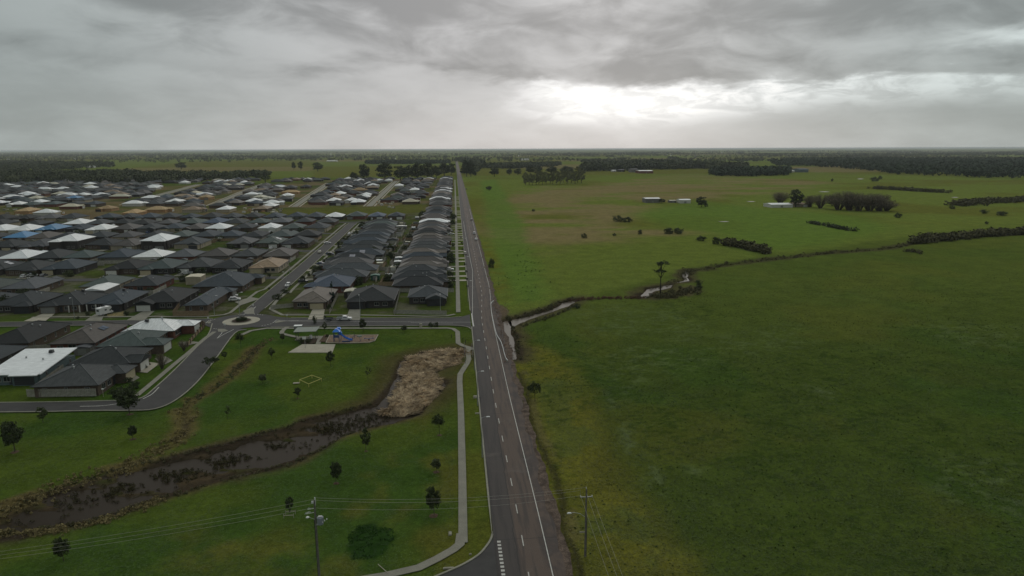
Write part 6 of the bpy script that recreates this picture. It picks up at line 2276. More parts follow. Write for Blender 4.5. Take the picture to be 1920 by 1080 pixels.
bay_fence('paling_fence', 'timber fence behind the brown and dark roofed houses, running left', *G([(0, 663), (120, 654)]), 1.8, 2.4, timber, timber)
# brick pillar fence round the corner house
t = thing('pillar_fence', 'brick pillar fence with infill panels round the corner by the roundabout', 'fence', (0, 0, 0))
PF = fine_line(smooth_line(G([(352, 650), (366, 632), (380, 618), (383, 611), (372, 608)]), 3), 2.2)
pil = MB().box((0, 0, 0.75), (0.42, 0.42, 1.5)).box((0, 0, 1.54), (0.5, 0.5, 0.08)).mesh('pillar', WALLS['brown brick'])
for i, p in enumerate(PF):
    link('pillar', pil, t, (p[0], p[1], 0))
    if i:
        a = PF[i - 1]
        l = math.dist(a, p)
        MB().box((0, 0, 0.7), (l - 0.45, 0.06, 1.1)).build('panel', timber_warm, t)
        o = t.children[-1] if False else COL.objects[-1]
        o.location = ((a[0] + p[0]) / 2, (a[1] + p[1]) / 2, 0)
        o.rotation_euler = (0, 0, math.atan2(p[1] - a[1], p[0] - a[0]))


def shed(name, label, x, y, rz, w, d, h, wm, rmm, rise=0.5, door=True, cat='shed', group=None, roofkind='gable'):
    t = thing(name, label, cat, (x, y, 0), rz, group)
    MB().box((0, 0, h / 2 - 0.1), (w, d, h + 0.2)).build('wall', wm, t)
    r_ = MB()
    o_ = 0.15
    V = [(-w / 2 - o_, -d / 2 - o_, h), (w / 2 + o_, -d / 2 - o_, h), (w / 2 + o_, d / 2 + o_, h), (-w / 2 - o_, d / 2 + o_, h)]
    V = V + [(0, -d / 2 - o_, h + rise), (0, d / 2 + o_, h + rise)] + [(p[0], p[1], p[2] - 0.1) for p in V]
    if roofkind == 'across':
        V[4], V[5] = (-w / 2 - o_, 0, h + rise), (w / 2 + o_, 0, h + rise)
    F_ = [(0, 4, 5, 3), (1, 2, 5, 4), (0, 1, 4), (2, 3, 5)] if roofkind == 'gable' else [(0, 1, 5, 4), (2, 3, 4, 5), (3, 0, 4), (1, 2, 5)]
    r_.add(V, F_ + [(6, 7, 1, 0), (7, 8, 2, 1), (8, 9, 3, 2), (9, 6, 0, 3), (9, 8, 7, 6)])
    r_.build('roof', rmm, t)
    if door:
        MB().box((0, -d / 2 - 0.03, 1.0), (min(2.6, w * 0.5), 0.06, 2.0)).build('door', DOORS['grey'], t)
    return t


shed('shed', 'big white roofed shed behind the blue-grey roofed house', *U(-147.5, 291.0), 0.02, 9.0, 13.5, 3.6, WALLS['grey'], ROOFS['white'], 0.9)
shed('shed', 'cream two-tone steel shed behind the court houses', *U(-118.8, 317.0), 0.05, 6.5, 7.5, 3.4, WALLS['cream'], ROOFS['cream'], 0.3, door=False)
shed('shed', 'low white roofed carport beside the black house', *U(-43.5, 281.5), 0.0, 5.4, 6.0, 2.6, WALLS['dark'], ROOFS['cream'], 0.5)
shed('shed', 'small pale garden shed beside the teal walled house', *g(28, 668), 0.3, 5.0, 4.0, 2.3, WALLS['grey'], ROOFS['cream'], 0.4)
shed('shed', 'small pale garden shed behind the charcoal house', *g(160, 662), 0.1, 4.5, 4.0, 2.2, WALLS['grey'], ROOFS['grey'], 0.4)
shed('shed', 'green garden shed behind the steel blue roofed house', *g(704, 524), 0.0, 4.0, 3.0, 2.2, mat('shed_green', (0.03, 0.09, 0.06), 0.6), mat('shed_roof_green', (0.04, 0.12, 0.085), 0.6), 0.4)
for i, (px_x, py_y, lab) in enumerate([(744, 506, 'white roofed shed behind the main road houses, nearest of three'), (747, 497.5, 'white roofed shed behind the main road houses, middle of three'),
                                       (749, 490, 'white roofed shed behind the main road houses, farthest of three'), (737, 455, 'gabled pale shed in a back yard near the side street'), (753, 429, 'long white roofed carport behind the main road houses'),
                                       (792, 522, 'white roofed lean-to behind the near-black house')]):
    shed('shed', lab, *g(px_x, py_y), 0.0, (4.0, 4.0, 4.0, 7.0, 8.0, 8.0)[i], 3.2, 2.3, WALLS['grey'], ROOFS['white'] if i != 3 else ROOFS['grey'], 0.2 if i != 3 else 1.0)
# yard fill: fences, sheds and shrubs behind the houses of the nearer rows
SHN = 0
for k, (x, y, rz, W_, D_, lab) in enumerate(YARDS):
    r = random.Random(k * 13 + 1)
    ca, sa = math.cos(rz), math.sin(rz)
    P = lambda a, b: (x + a * ca - b * sa, y + a * sa + b * ca)
    if y < 560:
        yb = D_ / 2 + r.uniform(4.5, 6.5)
        m_ = MB()
        hw = W_ / 2 + 1.1
        for c, s, zr in (((-hw, (yb - 1) / 2 + D_ * .1, 0.9), (0.05, yb - D_ * .1, 1.8), 0), ((0, yb, 0.9), (2 * hw, 0.05, 1.8), 0)):
            m_.box(c, s)
        o = m_.build('garden_fence', timber if k % 3 else timber_warm)
        o.location, o.rotation_euler = (x, y, 0), (0, 0, rz)
        tag(o, 'back yard paling fence, ' + lab, 'fence', 'back yard fences of the estate')
    if r.random() < 0.42 and y < 600:
        sx, sy = P(r.uniform(-W_ / 3, W_ / 3), D_ / 2 + 3.6)
        shed('garden_shed', 'small shed behind the ' + lab, sx, sy, rz, r.uniform(2.6, 4), r.uniform(2.2, 3.2), 2.1, r.choice([WALLS['grey'], WALLS['cream'], WALLS['white']]),
             r.choice([ROOFS['white'], ROOFS['grey'], ROOFS['cream'], ROOFS['green grey']]), 0.35, door=False, group='garden sheds of the estate')
    for q in range(3 if y < 360 or 'side' in lab and 'street row' in lab else 2):
        if r.random() < 0.66:
            a = r.choice([-1, 1]) * r.uniform(W_ * .2, W_ * .55)
            b = r.choice([-D_ / 2 - r.uniform(1.5, 4), D_ / 2 + r.uniform(2, 4)])
            sx, sy = P(a, b)
            if abs(sx - side_x(sy)) < 5 or -1.5 < sx < 5:
                continue
            put_tree(r.choice(['bush0', 'bush1', 'bush2', 'sapling0', 'sapling1', 'round1']), sx, sy, r.uniform(1.3, 3.4), ('', 'second ', 'third ')[q] + ('front' if b < 0 else 'back') + ' shrub, ' + lab, 'garden shrubs of the estate', cat='shrub', name='garden_shrub', z=-0.1)
GS = 'garden shrubs of the near houses'
for bx, by, hp, wp, lab in ((232, 742, 18, 30, 'big dark hedge shrub right of the paling fence at the bend'), (250, 728, 14, 24, 'rounded dark shrub behind the big one at the bend'), (216, 744, 16, 22, 'dark shrub against the end of the paling fence'),
                            (238, 716, 10, 18, 'dark hedge block before the dark grey house'), (272, 690, 7, 9, 'dark rounded shrub on the pale gravel yard'), (280, 684, 4, 6, 'tiny shrub on the pale gravel yard'),
                            (165, 590, 6, 10, 'low shrub before the white porch posts house'), (237, 590, 8, 10, 'round shrub right of the camper van'), (146, 597, 4, 7, 'tiny bush on the verge before the porch posts'),
                            (617, 584, 14, 10, 'dark upright shrub right of the wide concrete driveway'), (609, 596, 5, 5, 'small shrub at the kerb by the concrete driveway'), (12, 576, 22, 34, 'dark shrub mass at the left edge before a dark house'),
                            (48, 580, 16, 24, 'dark shrub beside the twin wheel tracks'), (520, 561, 10, 18, 'dark hedge left of the taupe house by the side street'), (535, 549, 8, 16, 'dark hedge behind the taupe house by the side street'),
                            (672, 534, 16, 20, 'dark green yard tree beside the steel blue roof'), (655, 518, 12, 12, 'dark yard tree behind the steel blue roof'), (845, 538, 14, 16, 'dark shrub at the front of the near-black house'),
                            (700, 478, 14, 18, 'dark green yard tree between the two back yards'), (733, 490, 18, 16, 'dark yard tree behind the three white sheds'), (720, 470, 12, 16, 'smaller dark yard tree among the back yards'),
                            (345, 527, 12, 20, 'dark shrub beside the cream steel shed'), (210, 486, 12, 36, 'wide dark hedge behind the white roofed pair of houses'), (60, 494, 10, 40, 'long dark hedge near the left edge in the estate'),
                            (505, 520, 8, 8, 'small dark street tree on the court corner'), (505, 544, 6, 4, 'tiny sapling on the side street verge')):
    px_tree('bush1' if wp > hp else 'round1', bx, by, hp, lab, wp, GS, 'shrub', 'garden_shrub')
for i, (bx, by) in enumerate([(874.7, 512), (875, 526.5), (876.5, 540), (872, 499), (868, 470), (866, 458), (864, 447), (862, 434)]):
    px_tree('sapling1', bx, by, 6.5 if i < 4 else 5, f'small street tree on the main road verge, {ordw(i + 1)} counted from the short street' if i not in (0, 1, 2) else ['small street tree on the verge between two driveway crossings', 'small street tree on the verge, second from the corner', 'dark street tree nearest the corner on the main road verge'][i], 6, 'street trees on the main road verge')


# ------------------------------------------------------------------ poles, lights, wires
def wood_pole(x, y, H, label):
    t = thing('power_pole', label, 'power pole', (x, y, 0), 0)
    MB().tube([(0, 0, -0.3), (0, 0, H * 0.5), (0, 0, H)], [0.17, 0.15, 0.11], 10).build('pole', mat('pole_timber', (0.135, 0.125, 0.11), 0.9, 0.2, 2, 0.15, fine=14), t)
    return t


ins = MB().lathe([(0.03, 0), (0.07, 0.02), (0.07, 0.08), (0.04, 0.10), (0.07, 0.12), (0.07, 0.18), (0.03, 0.22)], n=8).mesh('insulator', white_metal)
PH = 10.9
PRX, PRY = 18.4, 91.3
PHL = 13.2
PLX, PLY = g(589, 934, PHL + 0.3)
tR = wood_pole(PRX, PRY, PH, 'timber power pole with crossarm right of the main road')
MB().box((0, 0, PH - 1.25), (1.85, 0.10, 0.12)).build('crossarm', grey_metal, tR)
for dx_ in (-0.85, 0.85):
    link('insulator', ins, tR, (dx_, 0, PH - 1.19))
MB().tube([(0.0, 0.14, PH - 0.75), (0.0, 0.14, PH + 0.25)], 0.055, 6).build('top_bracket', white_metal, tR)
MB().tube([(-0.85, 0.04, PH - 1.2), (-0.90, 0.04, PH - 0.2)], 0.02, 4).build('riser', grey_metal, tR)
la = MB()
la.tube([(-0.1, 0, 6.4), (-0.9, 0, 7.0), (-1.9, 0, 7.25), (-2.2, 0, 7.2)], 0.04, 6)
la.build('lamp_arm', grey_metal, tR)
MB().box((-2.5, 0, 7.18), (0.65, 0.26, 0.14), top=0.7).build('lamp_head', white_metal, tR)
MB().tube([(0.16, 0.02, 0.0), (0.16, 0.02, 6.2)], 0.05, 5).build('conduit', dark_metal, tR)
MB().box((-0.55, -0.05, 4.0), (0.8, 0.06, 0.25)).build('sign_board', concrete_pale, tR)
tL = wood_pole(PLX, PLY, PHL, 'timber power pole with grey transformer on the park lawn')
MB().lathe([(0.0, 0), (0.42, 0.02), (0.45, 0.1), (0.45, 1.0), (0.40, 1.06), (0.0, 1.1)], (0.62, 0, PHL - 3.6), 14).build('transformer', mat('transformer_grey', (0.20, 0.22, 0.24), 0.5, 0.08, 2, 0.4), tL)
MB().box((0.35, 0, PHL - 3.65), (0.9, 0.25, 0.12)).box((0.62, 0, PHL - 2.46), (0.5, 0.35, 0.10)).build('transformer_bracket', grey_metal, tL)
for k in range(3):
    link('insulator', ins, tL, (0.95 + k * 0.28, -0.25 + 0.12 * k, PHL - 3.3 + 0.15 * k))
MB().tube([(-0.1, 0, PHL - 2.85), (-0.9, 0, PHL - 2.5)], 0.03, 5).build('lamp_arm', grey_metal, tL)
MB().lathe([(0.0, -0.1), (0.2, -0.06), (0.24, 0.02), (0.12, 0.12), (0.0, 0.14)], (-1.05, 0, PHL - 2.5), 10).build('lamp_head', white_metal, tL)
MB().tube([(0.0, 0.1, PHL - 1.2), (0.10, 0.12, PHL - 0.3), (0.05, 0.12, PHL + 0.35)], 0.075, 6).build('top_bracket', white_metal, tL)
MB().box((-0.25, 0.1, PHL - 0.35), (0.35, 0.10, 0.35)).build('fuse_box', white_metal, tL)
fr = MB()
for k, (a, b) in enumerate(((-0.55, PHL - 1.15), (-0.75, PHL - 1.75), (-0.55, PHL - 1.70), (-0.95, PHL - 1.85))):
    fr.tube([(a, -0.1, b), (a - 0.3, -0.1, b + 0.06), (a - 0.4, -0.1, b - 0.12)], 0.035, 5)
fr.tube([(0, 0, PHL - 1.2), (-0.9, -0.1, PHL - 1.3)], 0.03, 5).tube([(0, 0, PHL - 1.8), (-1.2, -0.1, PHL - 1.95)], 0.03, 5)
fr.build('fuse_arm', white_metal, tL)
MB().tube([(-0.17, 0.0, 0.5), (-0.18, 0.02, PHL - 3.0)], 0.045, 5).build('conduit', dark_metal, tL)
wirem = mat('wire', (0.30, 0.29, 0.25), 0.6, 0.05, 1, 0.3)


def wire(p, q, sag, label, group):
    P = []
    for i in range(25):
        t_ = i / 24
        P.append((p[0] + (q[0] - p[0]) * t_, p[1] + (q[1] - p[1]) * t_, p[2] + (q[2] - p[2]) * t_ - sag * 4 * t_ * (1 - t_)))
    o = MB().tube(P, 0.014, 4).build('overhead_wire', wirem)
    tag(o, label, 'wire', group)


WG = 'overhead wires'
for (a, b, s, lab) in (((0.05, 0.1, PHL + 0.3), (0.0, 0.14, PH + 0.2), 0.9, 'topmost wire crossing the road between the two power poles'), ((0.0, 0.1, PHL - 0.05), (-0.9, 0.04, PH - 0.2), 1.0, 'middle wire crossing the road between the two power poles'),
                       ((0.0, 0.1, PHL - 1.2), (-0.85, 0.0, PH - 1.0), 1.05, 'lowest wire crossing the road between the two power poles')):
    wire((PLX + a[0], PLY + a[1], a[2]), (PRX + b[0], PRY + b[1], b[2]), s, lab, WG)
qx, qy = g(-330, 1075, 11.5)
for k, (z0, lab) in enumerate(((PHL + 0.1, 'topmost wire running left from the transformer pole'), (PHL - 0.5, 'middle wire running left from the transformer pole'), (PHL - 1.15, 'lowest wire running left from the transformer pole'))):
    wire((PLX, PLY + 0.1, z0), (qx, qy + k * 0.3, 11.6 - k * 0.6), 0.8, lab, WG)
for (a, lab) in (((-0.85, 0, PH - 1.0), 'left wire running towards the viewer from the crossarm'), ((0.0, 0.05, PH - 0.6), 'middle wire running towards the viewer from the pole top'), ((0.85, 0, PH - 1.0), 'right wire running towards the viewer from the crossarm')):
    wire((PRX + a[0], PRY + a[1], a[2]), (PRX + 0.2 + a[0], 38, a[2] - 0.2), 0.7, lab, WG)

lp = MB().tube([(0, 0, -0.1), (0, 0, 8.3)], [0.10, 0.055], 8).mesh('pole', grey_metal)
arm = MB().tube([(0, 0, 8.2), (0.5, 0, 8.45), (1.0, 0, 8.5)], 0.035, 6).mesh('lamp_arm', grey_metal)
head = MB().box((1.25, 0, 8.5), (0.75, 0.30, 0.12), top=0.75).mesh('lamp_head', white_metal)


def street_light(x, y, rz, h, label):
    t = thing('street_lamp', label, 'street lamp', (x, y, 0), rz, 'street lamps')
    t.scale = (1, 1, h / 8.5)
    link('pole', lp, t)
    link('lamp_arm', arm, t)
    link('lamp_head', head, t)


for x, y, rz, h, lab in ((4.45, 126.2, 0, 8.5, 'street lamp over the main road, nearest of three'), (4.45, 154.3, 0, 8.5, 'street lamp over the main road, middle of three'), (4.45, 181, 0, 8.5, 'street lamp over the main road beside the reed bed, farthest of three'),
                         (-35.6, 247.6, -E90, 8.0, 'slim street lamp in front of the black roofed house'), (-6.2, 246.6, -E90, 8.0, 'slim street lamp in front of the grey gabled corner house'),
                         (-76.9, 242.3, 0.3, 10.5, 'tall street lamp in the middle of the roundabout'), (-137.5, 251.0, -E90, 8.0, 'street lamp before the house with the camper van'),
                         (-73.4, 297, math.pi, 8.0, 'street lamp on the side street by the steel blue roof'), (-81.4, 336, 0, 8.0, 'street lamp at the corner of the tan tiled house'), (-89.0, 252.0, 0, 7.5, 'street lamp before the long blue-grey roofed house'),
                         (4.3, 268, 0, 8.5, 'street lamp on the main road just beyond the short street'), (4.3, 330, 0, 8.5, 'street lamp on the main road by the driveway crossings'), (4.3, 400, 0, 8.5, 'far street lamp on the main road beside the houses')):
    x, y = U(x, y)
    street_light(x, y, rz, h, lab)
x, y = g(194, 744)
t = thing('post', 'short pale bollard post with a cap by the hedge at the bend', 'post', (x, y, 0))
MB().tube([(0, 0, 0), (0, 0, 2.0)], 0.06, 6).build('shaft', concrete_pale, t)
MB().box((0, 0, 2.05), (0.45, 0.2, 0.22)).build('cap', white_metal, t)
for i, (a, b, h_, lab) in enumerate([(868, 640, 1.2, 'dark bollard at the path corner by the culvert, left one'), (873, 643, 1.2, 'dark bollard at the path corner by the culvert, right one'), (847, 634, 1.3, 'dark bollard on the lawn by the path corner'), (900, 752, 1.1, 'black roadside post at the kerb')]):
    x, y = g(a, b)
    o = MB().lathe([(0.09, 0), (0.09, h_ - 0.1), (0.05, h_)], (x, y, 0), 8).build('bollard', dark_metal)
    tag(o, lab, 'bollard')
for a, b, w_, d_, h_, lab in [(891, 745, 0.9, 0.9, 0.35, 'small pale service pit on the mown verge'), (896, 775, 1.3, 0.4, 0.10, 'flat pale marker on the mown verge by the kerb'), (844, 1000, 0.5, 0.9, 0.08, 'pale worn lid in the park grass near the path'),
                              (841, 1065, 1.6, 0.35, 0.06, 'pale concrete lid lying by the corner kerb'), (789, 613.5, 0.9, 0.8, 1.3, 'cream service cabinet on the park edge of the short street'), (882, 1039, 0.4, 0.2, 0.08, 'small white lid on the corner verge')]:
    x, y = g(a, b)
    t = thing('service_cabinet' if h_ > 0.5 else 'access_cover', lab, 'service box' if h_ > 0.5 else 'access cover', (x, y, 0))
    MB().box((0, 0, h_ / 2 - 0.05), (w_, d_, h_ + 0.1), top=0.94).build('body', concrete_pale, t)
    MB().box((0, 0, h_ + 0.02), (w_ * 0.86, d_ * 0.86, 0.04)).build('lid', kerbm, t)

# culvert rail beside the reed bed and guard rail on the other side
def rail_fence(name, label, pts, h, step, m, cat, beam=None, rails=(0.5, 1.0)):
    t = thing(name, label, cat, (0, 0, 0))
    L_ = fine_line(pts, step)
    po = MB().box((0, 0, h / 2), (0.10, 0.10, h)).mesh('post', m)
    for p in L_:
        link('post', po, t, (p[0], p[1], 0))
    for f in rails:
        r_ = MB()
        if beam:
            r_.strip(L_, 0.10, h * f - beam / 2, h=beam)
        else:
            r_.tube([(p[0], p[1], h * f) for p in L_], 0.045, 5)
        r_.build('rail', white_metal if beam else m, t)
    return t


rail_fence('culvert_railing', 'dark railing along the path over the culvert, reed bed side', [(1.9, 187), (1.9, 205)], 1.1, 1.6, dark_metal, 'railing')
rail_fence('culvert_railing', 'dark railing along the path over the culvert, road side', [(4.2, 189), (4.2, 204)], 1.1, 1.6, dark_metal, 'railing')
rail_fence('guard_rail', 'pale guard rail curving along the bank above the pool', smooth_line(G([(926, 566.5), (921.5, 570), (920.5, 575), (922, 590), (926, 610), (930, 627), (933, 634), (938, 642), (942, 652), (946, 668), (949, 676), (952, 680)]), 4),
           0.75, 2.0, timber, 'guard rail', beam=0.30, rails=(0.82,))

# ------------------------------------------------------------------ playground and picnic corner
pads = MB().prism(G([(540, 661), (623, 661), (629, 645.5), (567, 645.5)]), -0.2, 0.05).build('concrete_pad', concrete_pale)
tag(pads, 'pale concrete half court pad in the park', kind='structure')
MB_ = MB().prism(G([(592, 645), (600, 645), (607, 630), (597, 630)]), -0.2, 0.048).build('footpath', concrete)
tag(MB_, 'short concrete walk from the pad up to the shelter', kind='structure')
o = MB().prism(G([(566, 644), (590, 644), (596, 635), (575, 634)]), -0.2, 0.10).build('garden_bed', soil)
tag(o, 'dark garden bed between the pad and the shelter', kind='structure')
o = MB().prism(G([(598, 641), (612, 641), (618, 628), (608, 628)]), -0.2, 0.10).build('garden_bed', mulchm)
tag(o, 'brown garden bed left of the play tower', kind='structure')
px_tree('bush1', 566, 643, 10, 'dark mounded shrub beside the picnic shelter', 14, GS, 'shrub', 'garden_shrub')
px_tree('bush2', 578, 642, 7, 'low shrub in the bed below the shelter', 12, GS, 'shrub', 'garden_shrub')
px_tree('bush1', 613, 632, 6, 'small shrub in the brown bed by the play tower', 7, GS, 'shrub', 'garden_shrub')
PGP = G([(611, 643), (650, 643.5), (692, 642.5), (703, 639), (709, 628), (655, 628.5), (618, 629)])
o = MB().prism(PGP, -0.2, 0.06).build('play_surface', mat('play_bark', (0.20, 0.145, 0.105), 0.95, 0.25, 1.2, 0.1, fine=6))
tag(o, 'bark surfaced playground with rounded end', kind='structure')
o = MB().strip(PGP + [PGP[0]], 0.18, 0.0, h=0.16).build('play_edging', concrete_pale)
tag(o, 'pale edging round the playground', kind='structure')
blue = mat('play_blue', (0.020, 0.17, 0.62), 0.35, 0.04, 1, 0.5)
bluedk = mat('play_blue_steel', (0.020, 0.050, 0.16), 0.5, 0.06, 1, 0.4)
tx, ty = g(632, 640.5)
t = thing('play_tower', 'blue roofed play tower with a blue slide', 'play tower', (tx, ty, 0.05), 0.0)
for a in (-0.85, 0.85):
    for b in (-0.85, 0.85):
        MB().tube([(a, b, 0), (a, b, 3.5)], 0.07, 8).build('post', bluedk, t)
MB().box((0, 0, 1.5), (1.8, 1.8, 0.1)).build('deck', bluedk, t)
r_ = MB()
V = [(-1.15, -1.15, 3.35), (1.15, -1.15, 3.35), (1.15, 1.15, 3.35), (-1.15, 1.15, 3.35), (-0.35, -0.35, 4.15), (0.35, -0.35, 4.15), (0.35, 0.35, 4.15), (-0.35, 0.35, 4.15)]
r_.add(V, [(0, 1, 5, 4), (1, 2, 6, 5), (2, 3, 7, 6), (3, 0, 4, 7), (4, 5, 6, 7), (3, 2, 1, 0)])
r_.build('roof', blue, t)
for a, b, s in ((0, -0.86, (1.6, 0.06, 0.75)), (-0.86, 0, (0.06, 1.6, 0.75))):
    MB().box((a, b, 1.95), s).build('side_panel', bluedk, t)
MB().box((0.4, 1.7, 3.95), (1.5, 1.4, 0.5), top=0.6).build('rear_roof', blue, t)
for a in (0.0, 1.0):
    MB().tube([(a, 2.3, 0), (a, 2.3, 3.8)], 0.06, 6).build('post', bluedk, t)
sl = MB()
pts = [(0.95, 0.5, 2.9), (1.25, 0.5, 2.2), (1.9, 0.4, 1.55), (2.9, 0.3, 0.9), (3.9, 0.2, 0.45), (4.7, 0.2, 0.35)]
for p in [0]:
    n = len(pts)
    V = []
    for x_, y_, z_ in pts:
        V += [(x_, y_ - 0.42, z_ + 0.32), (x_, y_ - 0.36, z_), (x_, y_ + 0.36, z_), (x_, y_ + 0.42, z_ + 0.32)]
    F = []
    for i in range(n - 1):
        for k in range(3):
            F.append((i * 4 + k, i * 4 + k + 1, i * 4 + k + 5, i * 4 + k + 4))
    o_ = len(V)
    V += [(v[0], v[1] + (0.06 if j % 4 > 1 else -0.06), v[2] - 0.08) for j, v in enumerate(V)]
    F += [tuple(i + o_ for i in f[::-1]) for f in F]
    for i in range(n - 1):
        F.append((i * 4, i * 4 + 4, o_ + i * 4 + 4, o_ + i * 4))
        F.append((i * 4 + 3 + 4, i * 4 + 3, o_ + i * 4 + 3, o_ + i * 4 + 7))
    sl.add(V, F)
sl.build('slide', blue, t)
MB().lathe([(0.55, -0.35), (0.62, 0), (0.55, 0.35)], (1.05, 0.5, 2.55), 12, axis='y').build('slide_hood', blue, t)
MB().tube([(-0.9, -0.3, 0), (-1.1, -0.3, 1.5)], 0.05, 5).tube([(-0.9, 0.3, 0), (-1.1, 0.3, 1.5)], 0.05, 5).build('ladder', bluedk, t)
x, y = g(671, 640)
t = thing('climbing_net', 'blue and dark ring climber on the playground', 'climbing frame', (x, y, 0.05), 0.1)
MB().tube([(-1.8, 0, 0), (-1.5, 0, 1.5), (-0.6, 0, 1.9), (0.4, 0, 1.6), (0.9, 0, 0)], 0.09, 6).build('hoop', bluedk, t)
MB().lathe([(0.2, 1.1), (0.8, 1.15), (0.85, 1.35), (0.2, 1.4)], (0.6, 0.3, 0.3), 12).build('dish', mat('play_green', (0.03, 0.07, 0.05), 0.5), t)
MB().box((-3.6, -0.2, 0.25), (2.6, 0.3, 0.3)).build('balance_beam', bluedk, t)
x, y = g(692, 638)
t = thing('seesaw', 'low dark blue seesaw at the right end of the playground', 'seesaw', (x, y, 0.05), 0.05)
MB().box((0, 0, 0.55), (3.0, 0.3, 0.10)).build('beam', bluedk, t)
MB().lathe([(0.25, 0), (0.15, 0.5)], (0, 0, 0), 8).build('pivot', dark_metal, t)
for s in (-1, 1):
    MB().box((s * 1.35, 0, 0.66), (0.45, 0.4, 0.10)).build('seat', bluedk, t)
    MB().tube([(s * 1.0, -0.2, 0.6), (s * 1.0, -0.2, 0.95), (s * 1.0, 0.2, 0.95), (s * 1.0, 0.2, 0.6)], 0.03, 5).build('handle', dark_metal, t)
x, y = g(655, 635)
t = thing('swing_frame', 'slim swing frame in the middle of the playground', 'swing', (x, y, 0.05), 0.0)
for s in (-1.6, 1.6):
    MB().tube([(s, -0.7, 0), (s, 0, 2.3), (s, 0.7, 0)], 0.05, 6).build('leg', dark_metal, t)
MB().tube([(-1.6, 0, 2.3), (1.6, 0, 2.3)], 0.05, 6).build('top_bar', dark_metal, t)
for s in (-0.7, 0.7):
    MB().box((s, 0, 0.5), (0.45, 0.2, 0.05)).tube([(s - 0.2, 0, 0.5), (s - 0.2, 0, 2.3)], 0.015, 4).tube([(s + 0.2, 0, 0.5), (s + 0.2, 0, 2.3)], 0.015, 4).build('swing_seat', dark_metal, t)
# shelter
x, y = g(576, 634)
t = thing('picnic_shelter', 'open picnic shelter with a flat grey-green roof', 'shelter', (x, y, 0.03), 0.03)
MB().add([(-3.8, -2.2, 2.75), (3.3, -2.2, 2.75), (3.8, 2.2, 3.15), (-3.3, 2.2, 3.15), (-3.8, -2.2, 2.6), (3.3, -2.2, 2.6), (3.8, 2.2, 3.0), (-3.3, 2.2, 3.0)],
         [(0, 1, 2, 3), (7, 6, 5, 4), (0, 4, 5, 1), (1, 5, 6, 2), (2, 6, 7, 3), (3, 7, 4, 0)]).build('roof', mat('shelter_roof', (0.20, 0.22, 0.19), 0.6, 0.06, 1, 0.3), t)
for a in (-3.1, 2.9):
    for b in (-1.8, 1.8):
        MB().box((a, b, 1.35), (0.14, 0.14, 2.7)).build('post', dark_metal, t)
MB().box((0, 0, 0.0), (7.0, 4.4, 0.1)).build('slab', concrete, t)
x2, y2 = g(575, 636.5)
t = thing('picnic_table', 'picnic table with benches under the shelter', 'table', (x2, y2, 0.08), 0.0)
MB().box((0, 0, 0.74), (2.0, 0.8, 0.06)).build('table_top', timber, t)
for s in (-1, 1):
    MB().box((0, s * 0.75, 0.44), (2.0, 0.32, 0.05)).build('bench', timber, t)
    MB().box((s * 0.7, 0, 0.37), (0.10, 1.5, 0.10)).box((s * 0.7, 0, 0.5), (0.10, 0.10, 0.48)).build('leg', dark_metal, t)
x2, y2 = g(583, 635)
t = thing('bin', 'pale upright bin beside the picnic shelter', 'bin', (x2, y2, 0.05))
MB().box((0, 0, 0.6), (0.7, 0.7, 1.2)).build('body', white_metal, t)
MB().box((0, 0, 1.25), (0.76, 0.76, 0.12), top=0.8).build('lid', concrete_pale, t)
x2, y2 = g(559.5, 621)
t = thing('cabinet', 'green-grey kiosk cabinet with a pale top at the park kerb', 'cabinet', (x2, y2, 0.0), 0.05)
MB().box((0, 0, 0.95), (2.4, 1.6, 1.95)).build('body', WALLS['teal'], t)
MB().box((0, 0, 1.98), (2.6, 1.8, 0.14)).build('top', white_metal, t)
for s in (-0.55, 0.55):
    MB().box((s, -0.82, 0.95), (1.0, 0.05, 1.6)).build('door', DOORS['grey'], t)
x2, y2 = g(572.5, 653)
t = thing('basketball_hoop', 'slim pale basketball hoop on the concrete pad', 'hoop', (x2, y2, 0.05), 0.0)
MB().tube([(0, 0, 0), (0, 0, 3.3), (0, -0.7, 3.4)], 0.06, 6).build('post', grey_metal, t)
MB().box((0, -0.75, 3.4), (1.1, 0.04, 0.8)).build('backboard', white_metal, t)
MB().tube([(0.23 * math.cos(a), -1.02 + 0.23 * math.sin(a), 3.1) for a in np.linspace(0, 6.283, 13)], 0.015, 4).build('ring', mat('hoop_orange', (0.4, 0.10, 0.03), 0.5), t)
# yellow frame on the lawn
YF = G([(562, 717), (579, 725), (603, 715), (585, 708.5)])
t = thing('exercise_frame', 'low yellow timber frame forming a diamond on the lawn', 'frame', (0, 0, 0))
gz = -0.12
for i in range(4):
    a, b = YF[i], YF[(i + 1) % 4]
    MB().tube([(a[0], a[1], 0.75), (b[0], b[1], 0.75)], 0.075, 6).build('rail', yellow_paint, t)
    MB().tube([(a[0], a[1], -0.3), (a[0], a[1], 0.85)], 0.075, 6).build('post', yellow_paint, t)
a = g(560, 718)
MB().box((a[0] - 0.6, a[1], 0.0), (1.6, 0.8, 0.12)).build('step_block', concrete_pale, t)
for (a, b, c, d) in ((533, 951, 549, 949), (531, 962, 551, 959)):
    pass
x2, y2 = g(543, 966)
t = thing('tree_guard', 'pale timber rails guarding a small tree near the power pole', 'tree guard', (x2, y2, 0))
for b in (-0.65, 0.65):
    MB().box((0, b, 0.35), (1.7, 0.06, 0.12)).build('rail', concrete_pale, t)
    for a in (-0.8, 0.8):
        MB().box((a, b * 0.92, 0.2), (0.07, 0.07, 0.8)).build('post', timber, t)
p1, p2 = G([(709, 1059), (727, 1075)])
o = MB().tube([(p1[0], p1[1], 0.1), (p2[0], p2[1], 0.1)], 0.06, 5).build('timber_rail', concrete_pale)
tag(o, 'pale loose timber rail lying in the grass by the path', 'rail')
